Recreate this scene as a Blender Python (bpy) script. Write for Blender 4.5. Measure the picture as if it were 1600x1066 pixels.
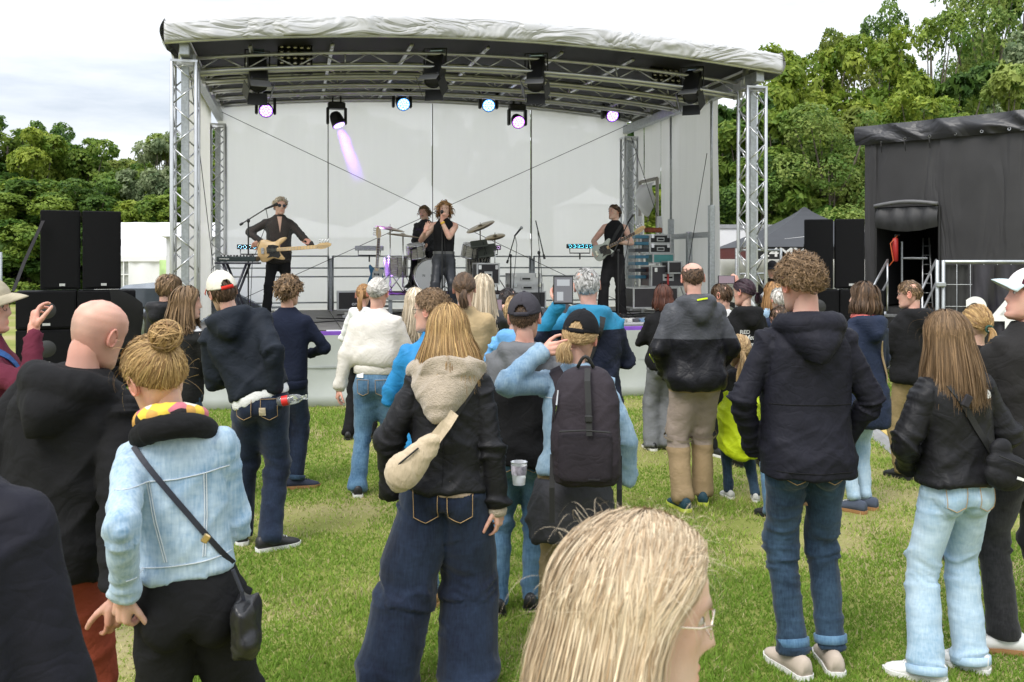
import bpy, bmesh, math, random
import numpy as np
from mathutils import Vector, Matrix
from mathutils.bvhtree import BVHTree

for o in list(bpy.data.objects): bpy.data.objects.remove(o)
scene = bpy.context.scene
COL = scene.collection
RAD = math.radians
CAMZ, F, HZ = 1.85, 1467.0, 408.0          # eye height, focal length and horizon row of the photograph
# ---------------------------------------------------------------- camera
cam = bpy.data.cameras.new('camera'); camo = bpy.data.objects.new('camera', cam); COL.objects.link(camo)
camo.location = (0, 0, CAMZ); camo.rotation_euler = (RAD(90), 0, 0)
cam.sensor_width = 36; cam.lens = F/1600*36; cam.shift_y = -(533-HZ)/1600
cam.clip_start = 0.05; cam.clip_end = 2000
cam.dof.use_dof = True; cam.dof.focus_distance = 10; cam.dof.aperture_fstop = 12
scene.camera = camo
# ---------------------------------------------------------------- sky and sun (bright overcast)
SUN_EL, SUN_AZ = 52, 215                   # sun high, behind and left of the camera
world = bpy.data.worlds.new('World'); scene.world = world; world.use_nodes = True
wn = world.node_tree.nodes; wl = world.node_tree.links; wn.clear()
wout = wn.new('ShaderNodeOutputWorld'); bg = wn.new('ShaderNodeBackground'); sky = wn.new('ShaderNodeTexSky')
sky.sky_type = 'NISHITA'; sky.sun_disc = False; sky.sun_elevation = RAD(SUN_EL); sky.sun_rotation = RAD(SUN_AZ)
tc = wn.new('ShaderNodeTexCoord'); mp = wn.new('ShaderNodeMapping'); mp.inputs['Scale'].default_value = (1.0, 1.0, 5.0)
nz = wn.new('ShaderNodeTexNoise'); nz.inputs['Scale'].default_value = 2.2; nz.inputs['Detail'].default_value = 7; nz.inputs['Roughness'].default_value = .58
cr = wn.new('ShaderNodeValToRGB')
cr.color_ramp.elements[0].position = .36; cr.color_ramp.elements[0].color = (3.3, 3.6, 4.05, 1)
cr.color_ramp.elements[1].position = .60; cr.color_ramp.elements[1].color = (5.6, 5.7, 5.8, 1)
mx = wn.new('ShaderNodeMix'); mx.data_type = 'RGBA'; mx.inputs[0].default_value = .9
wl.new(tc.outputs['Generated'], mp.inputs['Vector']); wl.new(mp.outputs['Vector'], nz.inputs['Vector'])
wl.new(nz.outputs['Fac'], cr.inputs['Fac']); wl.new(sky.outputs['Color'], mx.inputs[6]); wl.new(cr.outputs['Color'], mx.inputs[7])
# an overcast sky grows brighter from the horizon to the zenith
sxz = wn.new('ShaderNodeSeparateXYZ'); wl.new(tc.outputs['Generated'], sxz.inputs[0]); zc_ = wn.new('ShaderNodeClamp'); wl.new(sxz.outputs['Z'], zc_.inputs[0]); zm = wn.new('ShaderNodeMath'); zm.operation = 'MULTIPLY_ADD'; zm.inputs[1].default_value = .95; zm.inputs[2].default_value = .62; wl.new(zc_.outputs[0], zm.inputs[0])
vs = wn.new('ShaderNodeVectorMath'); vs.operation = 'SCALE'; wl.new(mx.outputs[2], vs.inputs[0]); wl.new(zm.outputs[0], vs.inputs['Scale']); wl.new(vs.outputs['Vector'], bg.inputs['Color']); bg.inputs['Strength'].default_value = 0.1
wl.new(bg.outputs['Background'], wout.inputs['Surface'])
sl = bpy.data.lights.new('sun', 'SUN'); sl.energy = 1.0; sl.angle = RAD(28); sl.color = (1, .96, .9)
so = bpy.data.objects.new('sun', sl); COL.objects.link(so)
_d = Vector((math.sin(RAD(SUN_AZ))*math.cos(RAD(SUN_EL)), math.cos(RAD(SUN_AZ))*math.cos(RAD(SUN_EL)), math.sin(RAD(SUN_EL))))
so.rotation_euler = (-_d).to_track_quat('-Z', 'Y').to_euler(); so.location = (0, 0, 30)
scene.view_settings.view_transform = 'Standard'; scene.view_settings.look = 'None'
scene.view_settings.exposure = 1.5; scene.view_settings.gamma = 1
scene.render.engine = 'CYCLES'; scene.cycles.use_denoising = True; scene.cycles.max_bounces = 6
scene.cycles.transparent_max_bounces = 8; scene.cycles.sample_clamp_indirect = 4

# ---------------------------------------------------------------- helpers
def PX(px, Y): return (px-800)/F*Y
def PZ(py, Y): return CAMZ-(py-HZ)/F*Y
def v3(*a): return np.array(a, float)
rng = np.random.default_rng(7)

def hash3(x, y, z, seed):
    h = (x.astype(np.uint64)*np.uint64(374761393) + y.astype(np.uint64)*np.uint64(668265263) + z.astype(np.uint64)*np.uint64(2246822519) + np.uint64(seed*3266489917 % 4294967296)) & np.uint64(0xffffffff)
    h = ((h ^ (h >> np.uint64(15)))*np.uint64(2654435761)) & np.uint64(0xffffffff)
    h = ((h ^ (h >> np.uint64(13)))*np.uint64(1274126177)) & np.uint64(0xffffffff)
    return ((h ^ (h >> np.uint64(16))) & np.uint64(0xffffff)).astype(float)/float(0xffffff)
def vnoise(P, seed=0):
    P = np.asarray(P, float)+1000.0
    i = np.floor(P).astype(np.int64); f = P-i; f = f*f*(3-2*f)
    r = 0
    for dx in (0, 1):
        for dy in (0, 1):
            for dz in (0, 1):
                w = (f[:, 0] if dx else 1-f[:, 0])*(f[:, 1] if dy else 1-f[:, 1])*(f[:, 2] if dz else 1-f[:, 2])
                r = r+w*hash3(i[:, 0]+dx, i[:, 1]+dy, i[:, 2]+dz, seed)
    return r

def norm(a):
    a = np.asarray(a, float); return a/(np.linalg.norm(a, axis=-1, keepdims=True)+1e-12)
def rotm(ax, deg):
    return np.array(Matrix.Rotation(RAD(deg), 3, ax))

class MB:
    """collects shapes; build() links them as one mesh object"""
    def __init__(s): s.V = []; s.Fc = []; s.n = 0
    def add(s, V, Fc):
        V = np.asarray(V, float).reshape(-1, 3); b = s.n
        s.V.append(V); s.Fc.extend([tuple(int(i)+b for i in f) for f in Fc]); s.n += len(V); return s
    def box(s, c, size, R=None, bev=0.0):
        x, y, z = [q/2 for q in size]
        if bev > 0:
            b = min(bev, x*.9, y*.9, z*.9); V = []; 
            for sz, k in ((-z, b), (-z+b, 0), (z-b, 0), (z, b)):
                for (sx, sy) in ((-1, -1), (1, -1), (1, 1), (-1, 1)):
                    X, Y = x-k, y-k
                    if sx*sy > 0: pts = [(sx*X, sy*(Y-b)), (sx*(X-b), sy*Y)] if sx > 0 else [(sx*X, sy*(Y-b)), (sx*(X-b), sy*Y)]
                    else: pts = [(sx*(X-b), sy*Y), (sx*X, sy*(Y-b))]
                    V += [(p[0], p[1], sz) for p in pts]
            V = np.array(V); 
            # order each ring by angle
            out = []
            for r in range(4):
                ring = V[r*8:(r+1)*8]; out.append(ring[np.argsort(np.arctan2(ring[:, 1]/y, ring[:, 0]/x))])
            V = np.concatenate(out)
            Fc = [tuple(range(7, -1, -1)), tuple(range(24, 32))]
            for r in range(3):
                for i in range(8):
                    j = (i+1) % 8; Fc.append((r*8+i, r*8+j, r*8+8+j, r*8+8+i))
        else:
            V = np.array([(-x, -y, -z), (x, -y, -z), (x, y, -z), (-x, y, -z), (-x, -y, z), (x, -y, z), (x, y, z), (-x, y, z)])
            Fc = [(3, 2, 1, 0), (4, 5, 6, 7), (0, 1, 5, 4), (1, 2, 6, 5), (2, 3, 7, 6), (3, 0, 4, 7)]
        if R is not None: V = V@np.asarray(R).T
        return s.add(V+np.asarray(c, float), Fc)
    def loft(s, rings, cap=True, closed=True):
        m = len(rings[0]); V = np.concatenate(rings); Fc = []
        for r in range(len(rings)-1):
            for i in range(m if closed else m-1):
                j = (i+1) % m; Fc.append((r*m+i, r*m+j, (r+1)*m+j, (r+1)*m+i))
        if cap: Fc += [tuple(range(m-1, -1, -1)), tuple((len(rings)-1)*m+i for i in range(m))]
        return s.add(V, Fc)
    def tube(s, pts, r, n=8, cap=True, flat=1.0):
        pts = np.asarray(pts, float); k = len(pts)
        r = np.full(k, r) if np.isscalar(r) else np.asarray(r, float)
        T = np.zeros_like(pts); T[1:-1] = pts[2:]-pts[:-2]; T[0] = pts[1]-pts[0]; T[-1] = pts[-1]-pts[-2]; T = norm(T)
        a = v3(0, 0, 1) if abs(T[0][2]) < .9 else v3(1, 0, 0)
        N = norm(np.cross(T[0], a)); rings = []; th = np.arange(n)/n*2*np.pi
        for i in range(k):
            N = norm(N-T[i]*np.dot(N, T[i])); B = np.cross(T[i], N)
            rings.append(pts[i]+r[i]*(np.cos(th)[:, None]*N+np.sin(th)[:, None]*B*flat))
        return s.loft(rings, cap)
    def capsule(s, a, b, ra, rb, n=12):
        a = np.asarray(a, float); b = np.asarray(b, float); d = b-a; L = np.linalg.norm(d)+1e-9; t = d/L
        P, R = [], []
        for q in (-.95, -.8, -.5): P.append(a+t*ra*q); R.append(ra*math.sqrt(1-q*q))
        P.append(a); R.append(ra); P.append(b); R.append(rb)
        for q in (.5, .8, .95): P.append(b+t*rb*q); R.append(rb*math.sqrt(1-q*q))
        return s.tube(P, R, n)
    def ell(s, c, r, R=None, nu=16, nv=10):
        V, Fc = [], []
        for j in range(1, nv):
            ph = math.pi*j/nv
            for i in range(nu):
                th = 2*math.pi*i/nu; V.append((math.sin(ph)*math.cos(th), math.sin(ph)*math.sin(th), math.cos(ph)))
        V += [(0, 0, 1), (0, 0, -1)]; t, b = len(V)-2, len(V)-1
        for j in range(nv-2):
            for i in range(nu):
                k = (i+1) % nu; Fc.append((j*nu+i, (j+1)*nu+i, (j+1)*nu+k, j*nu+k))
        for i in range(nu):
            k = (i+1) % nu; Fc.append((t, i, k)); Fc.append((b, (nv-2)*nu+k, (nv-2)*nu+i))
        V = np.array(V)*np.asarray(r, float)
        if R is not None: V = V@np.asarray(R).T
        return s.add(V+np.asarray(c, float), Fc)
    def lathe(s, prof, c=(0, 0, 0), R=None, n=20, cap=False):
        th = np.arange(n)/n*2*np.pi
        rings = [np.stack([r*np.cos(th), r*np.sin(th), np.full(n, z)], 1) for r, z in prof]
        if R is not None: rings = [q@np.asarray(R).T for q in rings]
        return s.loft([q+np.asarray(c, float) for q in rings], cap)
    def grid(s, Pts):
        a, b = Pts.shape[:2]; Fc = [(i*b+j, (i+1)*b+j, (i+1)*b+j+1, i*b+j+1) for i in range(a-1) for j in range(b-1)]
        return s.add(Pts.reshape(-1, 3), Fc)
    def mesh(s, name='m'):
        me = bpy.data.meshes.new(name); me.from_pydata(np.concatenate(s.V), [], s.Fc); me.update(); return me
    def build(s, name, mat=None, parent=None, smooth=False, **kw):
        return obj(name, s.mesh(name), mat, parent, smooth, **kw)

def obj(name, me, mat=None, parent=None, smooth=False, label=None, cat=None, group=None, kind=None, loc=None, rz=None):
    o = bpy.data.objects.new(name, me); COL.objects.link(o)
    if me is not None and mat is not None: me.materials.clear(); me.materials.append(mat)
    if smooth and me is not None: me.shade_smooth()
    if parent is not None: o.parent = parent
    if loc is not None: o.location = loc
    if rz is not None: o.rotation_euler = (0, 0, rz)
    tag(o, label, cat, group, kind); return o
def tag(o, label=None, cat=None, group=None, kind=None):
    if label: o['label'] = label
    if cat: o['category'] = cat
    if group: o['group'] = group
    if kind: o['kind'] = kind
    return o
def empty(name, loc=(0, 0, 0), rz=0, label=None, cat=None, group=None, parent=None):
    o = bpy.data.objects.new(name, None); COL.objects.link(o); o.location = loc; o.rotation_euler = (0, 0, rz)
    if parent is not None: o.parent = parent
    return tag(o, label, cat, group)
def inst(name, me, parent, M):
    o = bpy.data.objects.new(name, me); COL.objects.link(o); o.parent = parent; o.matrix_local = M; return o
def arrmesh(name, V, faces, cols=None):
    """fast mesh from arrays, faces (n,k); cols: per-vertex colour"""
    V = np.asarray(V, np.float32); faces = np.asarray(faces, np.int32); n, k = faces.shape
    me = bpy.data.meshes.new(name); me.vertices.add(len(V)); me.vertices.foreach_set('co', V.ravel())
    me.loops.add(n*k); me.loops.foreach_set('vertex_index', faces.ravel())
    me.polygons.add(n); me.polygons.foreach_set('loop_start', np.arange(0, n*k, k, dtype=np.int32))
    me.update(calc_edges=True)
    if cols is not None:
        at = me.color_attributes.new('Col', 'FLOAT_COLOR', 'POINT'); at.data.foreach_set('color', np.asarray(cols, np.float32).ravel())
    return me
def stick(a, b):
    """matrix placing a unit stick (along z, length 1) from a to b"""
    a, b = Vector(a), Vector(b); d = b-a
    return Matrix.Translation(a)@d.to_track_quat('Z', 'Y').to_matrix().to_4x4()@Matrix.Diagonal((1, 1, d.length, 1))
_sticks = {}
def stickmesh(r, mat, n=8):
    k = (round(r, 4), mat.name, n)
    if k not in _sticks:
        m = MB(); m.tube([(0, 0, 0), (0, 0, 1)], r, n); me = m.mesh('stick'); me.materials.append(mat)
        if n > 4: me.shade_smooth()
        _sticks[k] = me
    return _sticks[k]
def remesh(mb, vox, smooth=3):
    me = mb.mesh('tmp'); o = bpy.data.objects.new('tmp', me); COL.objects.link(o)
    m = o.modifiers.new('r', 'REMESH'); m.mode = 'VOXEL'; m.voxel_size = vox
    if smooth: m = o.modifiers.new('s', 'SMOOTH'); m.factor = .5; m.iterations = smooth
    dg = bpy.context.evaluated_depsgraph_get(); out = bpy.data.meshes.new_from_object(o.evaluated_get(dg))
    bpy.data.objects.remove(o); bpy.data.meshes.remove(me); return out
def getV(me):
    a = np.empty(len(me.vertices)*3, np.float32); me.vertices.foreach_get('co', a); return a.reshape(-1, 3).astype(float)
def setV(me, V): me.vertices.foreach_set('co', np.asarray(V, np.float32).ravel()); me.update()
def getN(me):
    a = np.empty(len(me.vertices)*3, np.float32); me.vertex_normals.foreach_get('vector', a); return a.reshape(-1, 3).astype(float)

# ---------------------------------------------------------------- materials
MATS = {}
def mat(name, col, rough=.6, metal=0, var=.12, vscale=6, bump=0, bscale=60, sheen=0, spec=.5, stretch=(1, 1, 1), emit=None, estr=0, alpha=1, trans=0, col2=None, coat=0):
    """principled material with mottled colour and optional fine relief"""
    if name in MATS: return MATS[name]
    m = bpy.data.materials.new(name); m.use_nodes = True; nt = m.node_tree; N = nt.nodes; L = nt.links
    p = N['Principled BSDF']; p.inputs['Roughness'].default_value = rough; p.inputs['Metallic'].default_value = metal
    p.inputs['Specular IOR Level'].default_value = spec; p.inputs['Alpha'].default_value = alpha
    p.inputs['Transmission Weight'].default_value = trans
    if sheen: p.inputs['Sheen Weight'].default_value = sheen; p.inputs['Sheen Roughness'].default_value = .5
    if coat: p.inputs['Coat Weight'].default_value = coat
    if emit: p.inputs['Emission Color'].default_value = (*emit, 1); p.inputs['Emission Strength'].default_value = estr
    tcn = N.new('ShaderNodeTexCoord'); mpn = N.new('ShaderNodeMapping'); mpn.inputs['Scale'].default_value = stretch
    L.new(tcn.outputs['Object'], mpn.inputs['Vector'])
    n1 = N.new('ShaderNodeTexNoise'); n1.inputs['Scale'].default_value = vscale; n1.inputs['Detail'].default_value = 5
    L.new(mpn.outputs['Vector'], n1.inputs['Vector'])
    r = N.new('ShaderNodeValToRGB'); c2 = col2 or tuple(min(1, c*(1+var)) for c in col); c1 = col if col2 else tuple(c*(1-var) for c in col)
    r.color_ramp.elements[0].position = .3; r.color_ramp.elements[1].position = .7
    r.color_ramp.elements[0].color = (*c1, 1); r.color_ramp.elements[1].color = (*c2, 1)
    L.new(n1.outputs['Fac'], r.inputs['Fac']); L.new(r.outputs['Color'], p.inputs['Base Color'])
    if bump:
        n2 = N.new('ShaderNodeTexNoise'); n2.inputs['Scale'].default_value = bscale; n2.inputs['Detail'].default_value = 3
        L.new(mpn.outputs['Vector'], n2.inputs['Vector']); b = N.new('ShaderNodeBump'); b.inputs['Strength'].default_value = bump; b.inputs['Distance'].default_value = .01
        L.new(n2.outputs['Fac'], b.inputs['Height']); L.new(b.outputs['Normal'], p.inputs['Normal'])
    MATS[name] = m; return m
def fabric(name, col, rough=.8, var=.15, bump=.25, bscale=25, sheen=.0, wrinkle=.15, spec=.2, **kw):
    """cloth: mottled colour, fine weave and sharp little creases"""
    if name in MATS: return MATS[name]
    m = mat(name, col, rough, var=var, vscale=9, sheen=sheen, spec=spec, **kw); N = m.node_tree.nodes; L = m.node_tree.links; t = N.new('ShaderNodeTexCoord'); hs = []
    for sc, st, dist, w in ((7, (1, 1, 1.5), 1.6, 1), (15, (1.3, 1, 1), 1.0, .45)):
        mp_ = N.new('ShaderNodeMapping'); mp_.inputs['Scale'].default_value = st; L.new(t.outputs['Object'], mp_.inputs['Vector'])
        n = N.new('ShaderNodeTexNoise'); n.inputs['Scale'].default_value = sc; n.inputs['Detail'].default_value = 1.5; n.inputs['Distortion'].default_value = dist; L.new(mp_.outputs['Vector'], n.inputs['Vector'])
        a = N.new('ShaderNodeMath'); a.operation = 'SUBTRACT'; L.new(n.outputs['Fac'], a.inputs[0]); a.inputs[1].default_value = .5; b = N.new('ShaderNodeMath'); b.operation = 'ABSOLUTE'; L.new(a.outputs[0], b.inputs[0])
        c = N.new('ShaderNodeMath'); c.operation = 'MINIMUM'; L.new(b.outputs[0], c.inputs[0]); c.inputs[1].default_value = .13; d = N.new('ShaderNodeMath'); d.operation = 'MULTIPLY'; L.new(c.outputs[0], d.inputs[0]); d.inputs[1].default_value = w*5; hs.append(d.outputs[0])
    w_ = N.new('ShaderNodeTexNoise'); w_.inputs['Scale'].default_value = 320; L.new(t.outputs['Object'], w_.inputs['Vector']); q = N.new('ShaderNodeMath'); q.operation = 'MULTIPLY'; L.new(w_.outputs['Fac'], q.inputs[0]); q.inputs[1].default_value = .12; hs.append(q.outputs[0]); acc = hs[0]
    for h in hs[1:]: a = N.new('ShaderNodeMath'); a.operation = 'ADD'; L.new(acc, a.inputs[0]); L.new(h, a.inputs[1]); acc = a.outputs[0]
    bp = N.new('ShaderNodeBump'); bp.inputs['Strength'].default_value = wrinkle; bp.inputs['Distance'].default_value = .016; L.new(acc, bp.inputs['Height']); L.new(bp.outputs['Normal'], N['Principled BSDF'].inputs['Normal']); return m
def zones(name, cols, zs, base, rough=.7, axis='Z', soft=.004):
    """fabric whose colour changes at heights zs (panels sewn together)"""
    if name in MATS: return MATS[name]
    m = fabric(name, base, rough); nt = m.node_tree; N = nt.nodes; L = nt.links; p = N['Principled BSDF']
    tcn = N.new('ShaderNodeTexCoord'); sx = N.new('ShaderNodeSeparateXYZ'); L.new(tcn.outputs['Object'], sx.inputs['Vector'])
    r = N.new('ShaderNodeValToRGB'); r.color_ramp.interpolation = 'CONSTANT'
    mr = N.new('ShaderNodeMapRange'); mr.inputs['From Min'].default_value = 0; mr.inputs['From Max'].default_value = 2
    L.new(sx.outputs[axis], mr.inputs['Value']); L.new(mr.outputs['Result'], r.inputs['Fac'])
    e = r.color_ramp.elements; e[0].position = 0; e[0].color = (*cols[0], 1); e[1].position = zs[0]/2; e[1].color = (*cols[1], 1)
    for z, c in zip(zs[1:], cols[2:]): q = e.new(z/2); q.color = (*c, 1)
    old = p.inputs['Base Color'].links[0].from_socket
    mixn = N.new('ShaderNodeMix'); mixn.data_type = 'RGBA'; mixn.blend_type = 'MULTIPLY'; mixn.inputs[0].default_value = .35
    n1 = N.new('ShaderNodeTexNoise'); n1.inputs['Scale'].default_value = 10; L.new(tcn.outputs['Object'], n1.inputs['Vector'])
    L.new(r.outputs['Color'], mixn.inputs[6]); L.new(n1.outputs['Fac'], mixn.inputs[7]); L.new(mixn.outputs[2], p.inputs['Base Color'])
    return m
def denim(name, dark, light, wear=.5):
    if name in MATS: return MATS[name]
    m = mat(name, dark, .85, var=.1, sheen=.15, spec=.2); nt = m.node_tree; N = nt.nodes; L = nt.links; p = N['Principled BSDF']
    tcn = N.new('ShaderNodeTexCoord')
    def noise(sc, st, det=4):
        mpn = N.new('ShaderNodeMapping'); mpn.inputs['Scale'].default_value = st; L.new(tcn.outputs['Object'], mpn.inputs['Vector'])
        n = N.new('ShaderNodeTexNoise'); n.inputs['Scale'].default_value = sc; n.inputs['Detail'].default_value = det; L.new(mpn.outputs['Vector'], n.inputs['Vector']); return n.outputs['Fac']
    a = noise(5, (1, 1, .7)); b = noise(130, (1, 1, .12), 2); c = noise(28, (1, 1, 2.2), 3)
    def M(op, x, y):
        q = N.new('ShaderNodeMath'); q.operation = op
        for i, s in enumerate((x, y)):
            if isinstance(s, (int, float)): q.inputs[i].default_value = s
            else: L.new(s, q.inputs[i])
        return q.outputs[0]
    v = M('ADD', M('ADD', M('MULTIPLY', a, 1.1), M('MULTIPLY', b, .45)), M('MULTIPLY', c, .35))
    v = M('ADD', v, -.95+.5*wear)
    r = N.new('ShaderNodeValToRGB'); r.color_ramp.elements[0].color = (*dark, 1); r.color_ramp.elements[1].color = (*light, 1)
    r.color_ramp.elements[0].position = 0; r.color_ramp.elements[1].position = .6
    L.new(v, r.inputs['Fac']); L.new(r.outputs['Color'], p.inputs['Base Color'])
    bm = N.new('ShaderNodeBump'); bm.inputs['Strength'].default_value = .3; bm.inputs['Distance'].default_value = .004
    L.new(M('ADD', c, M('MULTIPLY', b, .4)), bm.inputs['Height']); L.new(bm.outputs['Normal'], p.inputs['Normal']); return m
def attrmat(name, rough=.5, spec=.4, transl=0, bump=0, sss=0):
    """colour from the mesh's own colour attribute"""
    if name in MATS: return MATS[name]
    m = bpy.data.materials.new(name); m.use_nodes = True; nt = m.node_tree; N = nt.nodes; L = nt.links; p = N['Principled BSDF']
    a = N.new('ShaderNodeAttribute'); a.attribute_name = 'Col'; L.new(a.outputs['Color'], p.inputs['Base Color'])
    p.inputs['Roughness'].default_value = rough; p.inputs['Specular IOR Level'].default_value = spec
    if sss:
        p.inputs['Subsurface Weight'].default_value = sss; p.inputs['Subsurface Radius'].default_value = (.012, .004, .002); p.inputs['Subsurface Scale'].default_value = .5
    if bump:
        n2 = N.new('ShaderNodeTexNoise'); n2.inputs['Scale'].default_value = 220; tcn = N.new('ShaderNodeTexCoord'); L.new(tcn.outputs['Object'], n2.inputs['Vector'])
        b = N.new('ShaderNodeBump'); b.inputs['Strength'].default_value = bump; b.inputs['Distance'].default_value = .002
        L.new(n2.outputs['Fac'], b.inputs['Height']); L.new(b.outputs['Normal'], p.inputs['Normal'])
    if transl:
        t = N.new('ShaderNodeBsdfTranslucent'); L.new(a.outputs['Color'], t.inputs['Color']); x = N.new('ShaderNodeMixShader'); x.inputs[0].default_value = transl
        L.new(p.outputs[0], x.inputs[1]); L.new(t.outputs[0], x.inputs[2]); L.new(x.outputs[0], N['Material Output'].inputs['Surface'])
    MATS[name] = m; return m
M_SKIN = attrmat('skin', .5, .3, bump=.3, sss=.06)
M_HAIR = attrmat('hair', .5, .3)
def _hairstreak():
    N = M_HAIR.node_tree.nodes; L = M_HAIR.node_tree.links; p = N['Principled BSDF']; uv = N.new('ShaderNodeUVMap'); uv.uv_map = 'UVMap'; nz_ = N.new('ShaderNodeTexNoise'); nz_.noise_dimensions = '2D'; nz_.inputs['Scale'].default_value = 1; nz_.inputs['Detail'].default_value = 2; L.new(uv.outputs['UV'], nz_.inputs['Vector'])
    mr = N.new('ShaderNodeMapRange'); mr.inputs['From Min'].default_value = .3; mr.inputs['From Max'].default_value = .7; mr.inputs['To Min'].default_value = .68; mr.inputs['To Max'].default_value = 1.25; L.new(nz_.outputs['Fac'], mr.inputs['Value'])
    a = p.inputs['Base Color'].links[0].from_socket; mx_ = N.new('ShaderNodeVectorMath'); mx_.operation = 'SCALE'; L.new(a, mx_.inputs[0]); L.new(mr.outputs['Result'], mx_.inputs['Scale']); L.new(mx_.outputs['Vector'], p.inputs['Base Color'])
    b = N.new('ShaderNodeBump'); b.inputs['Strength'].default_value = .5; b.inputs['Distance'].default_value = .002; L.new(nz_.outputs['Fac'], b.inputs['Height']); L.new(b.outputs['Normal'], p.inputs['Normal'])
_hairstreak()
M_LEAF = attrmat('leaf', .6, .25, transl=.42)
M_ALU = mat('aluminium', (.62, .63, .64), .35, .85, var=.08, vscale=20)
M_STEEL = mat('galvanised steel', (.42, .44, .45), .45, .7, var=.15, vscale=30)
M_BLACK = mat('black paint', (.014, .014, .015), .45, var=.2)
M_RUBBER = mat('black rubber', (.012, .012, .012), .7, var=.2)
M_CHROME = mat('chrome', (.75, .75, .76), .15, 1, var=.03)
M_WHITE = mat('white paint', (.78, .78, .77), .5, var=.03)
M_BLKFAB = fabric('black nylon', (.012, .012, .014), .6)
M_DARKFAB = fabric('charcoal strap', (.03, .028, .032), .8)
# ---------------------------------------------------------------- ground and grass
def ground_mat():
    m = mat('meadow ground', (.085, .095, .035), .95, var=.3, vscale=.8, bump=.6, bscale=25, spec=.1); N = m.node_tree.nodes; L = m.node_tree.links; p = N['Principled BSDF']
    t = N.new('ShaderNodeTexCoord'); n = N.new('ShaderNodeTexNoise'); n.inputs['Scale'].default_value = .55; n.inputs['Detail'].default_value = 6; L.new(t.outputs['Object'], n.inputs['Vector'])
    n3 = N.new('ShaderNodeTexNoise'); n3.inputs['Scale'].default_value = 34; n3.inputs['Detail'].default_value = 4; L.new(t.outputs['Object'], n3.inputs['Vector'])
    ad = N.new('ShaderNodeMath'); ad.operation = 'MULTIPLY_ADD'; L.new(n3.outputs['Fac'], ad.inputs[0]); ad.inputs[1].default_value = .35; L.new(n.outputs['Fac'], ad.inputs[2])
    r = N.new('ShaderNodeValToRGB'); e = r.color_ramp.elements; e[0].position = .5; e[0].color = (.16, .19, .045, 1); e[1].position = .86; e[1].color = (.33, .27, .155, 1); q = e.new(.68); q.color = (.23, .24, .07, 1)
    L.new(ad.outputs[0], r.inputs['Fac']); L.new(r.outputs['Color'], p.inputs['Base Color']); return m
g = MB(); g.add([(-600, -30, 0), (600, -30, 0), (600, 900, 0), (-600, 900, 0)], [(0, 1, 2, 3)]); g.build('ground', ground_mat(), kind='structure')
def patchy(x, y):
    P = np.stack([x*.9, y*.9, 0*x], 1); return .55*vnoise(P, 3)+.3*vnoise(P*2.7, 4)+.15*vnoise(P*7, 5)
def make_grass():
    n = 410000; Y = 2.9*np.exp(rng.uniform(0, math.log(15.5/2.9), n)); X = rng.uniform(-1, 1, n)*(Y*.60+.3)
    dry = patchy(X, Y); keep = rng.uniform(0, 1, n) > np.clip((dry-.54)*6, 0, .85); X, Y, dry = X[keep], Y[keep], dry[keep]; n = len(X)
    sc = .75+.5*vnoise(np.stack([X*2.3, Y*2.3, 0*X], 1), 8); h = rng.uniform(.012, .034, n)*sc*(1+.3*(Y > 9)); w = (.0022+.00042*Y)*rng.uniform(.7, 1.3, n); a = rng.uniform(0, 2*np.pi, n); ln = rng.uniform(.2, 1.3, n)*h; b = a+np.pi/2+rng.normal(0, .8, n)
    base = np.stack([X, Y, np.zeros(n)], 1); dx = np.stack([np.cos(a), np.sin(a), 0*a], 1)*w[:, None]; tip = base+np.stack([np.cos(b)*ln, np.sin(b)*ln, h], 1)
    V = np.stack([base-dx, base+dx, tip], 1).reshape(-1, 3); Fc = np.arange(3*n).reshape(-1, 3)
    g1, g2, g3 = np.array([.20, .325, .045]), np.array([.36, .465, .09]), np.array([.56, .49, .27])
    t = np.clip((dry-.36)*2.6+rng.normal(0, .25, n), 0, 1)[:, None]; c = g1*(1-t)+g2*t; s = (rng.uniform(0, 1, n) < np.clip((dry-.46)*2.4, .03, .7))[:, None]; c = np.where(s, g3, c)*rng.uniform(.7, 1.25, (n, 1))
    C = np.repeat(np.concatenate([c, np.ones((n, 1))], 1), 3, axis=0)
    o = obj('grass', arrmesh('grass', V, Fc, C), attrmat('grass blade', .6, .2, transl=.5)); tag(o, 'short trodden meadow grass with dry straw patches', 'grass', kind='stuff')
    # far tall grass by the wood edge
    n = 9000; X = rng.uniform(-36, -13, n); Y = rng.uniform(44, 48, n); h = rng.uniform(.5, 1.1, n); a = rng.uniform(0, 6.28, n); base = np.stack([X, Y, 0*X], 1); dx = np.stack([np.cos(a), np.sin(a), 0*a], 1)*.035; tip = base+np.stack([rng.normal(0, .15, n), rng.normal(0, .15, n), h], 1)
    C = np.repeat(np.concatenate([np.array([.30, .30, .12])*rng.uniform(.7, 1.3, (n, 1)), np.ones((n, 1))], 1), 3, axis=0)
    o = obj('tall_grass', arrmesh('tall_grass', np.stack([base-dx, base+dx, tip], 1).reshape(-1, 3), np.arange(3*n).reshape(-1, 3), C), MATS['grass blade']); tag(o, 'pale tall grass along the edge of the wood', 'grass', kind='stuff')
make_grass()
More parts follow.
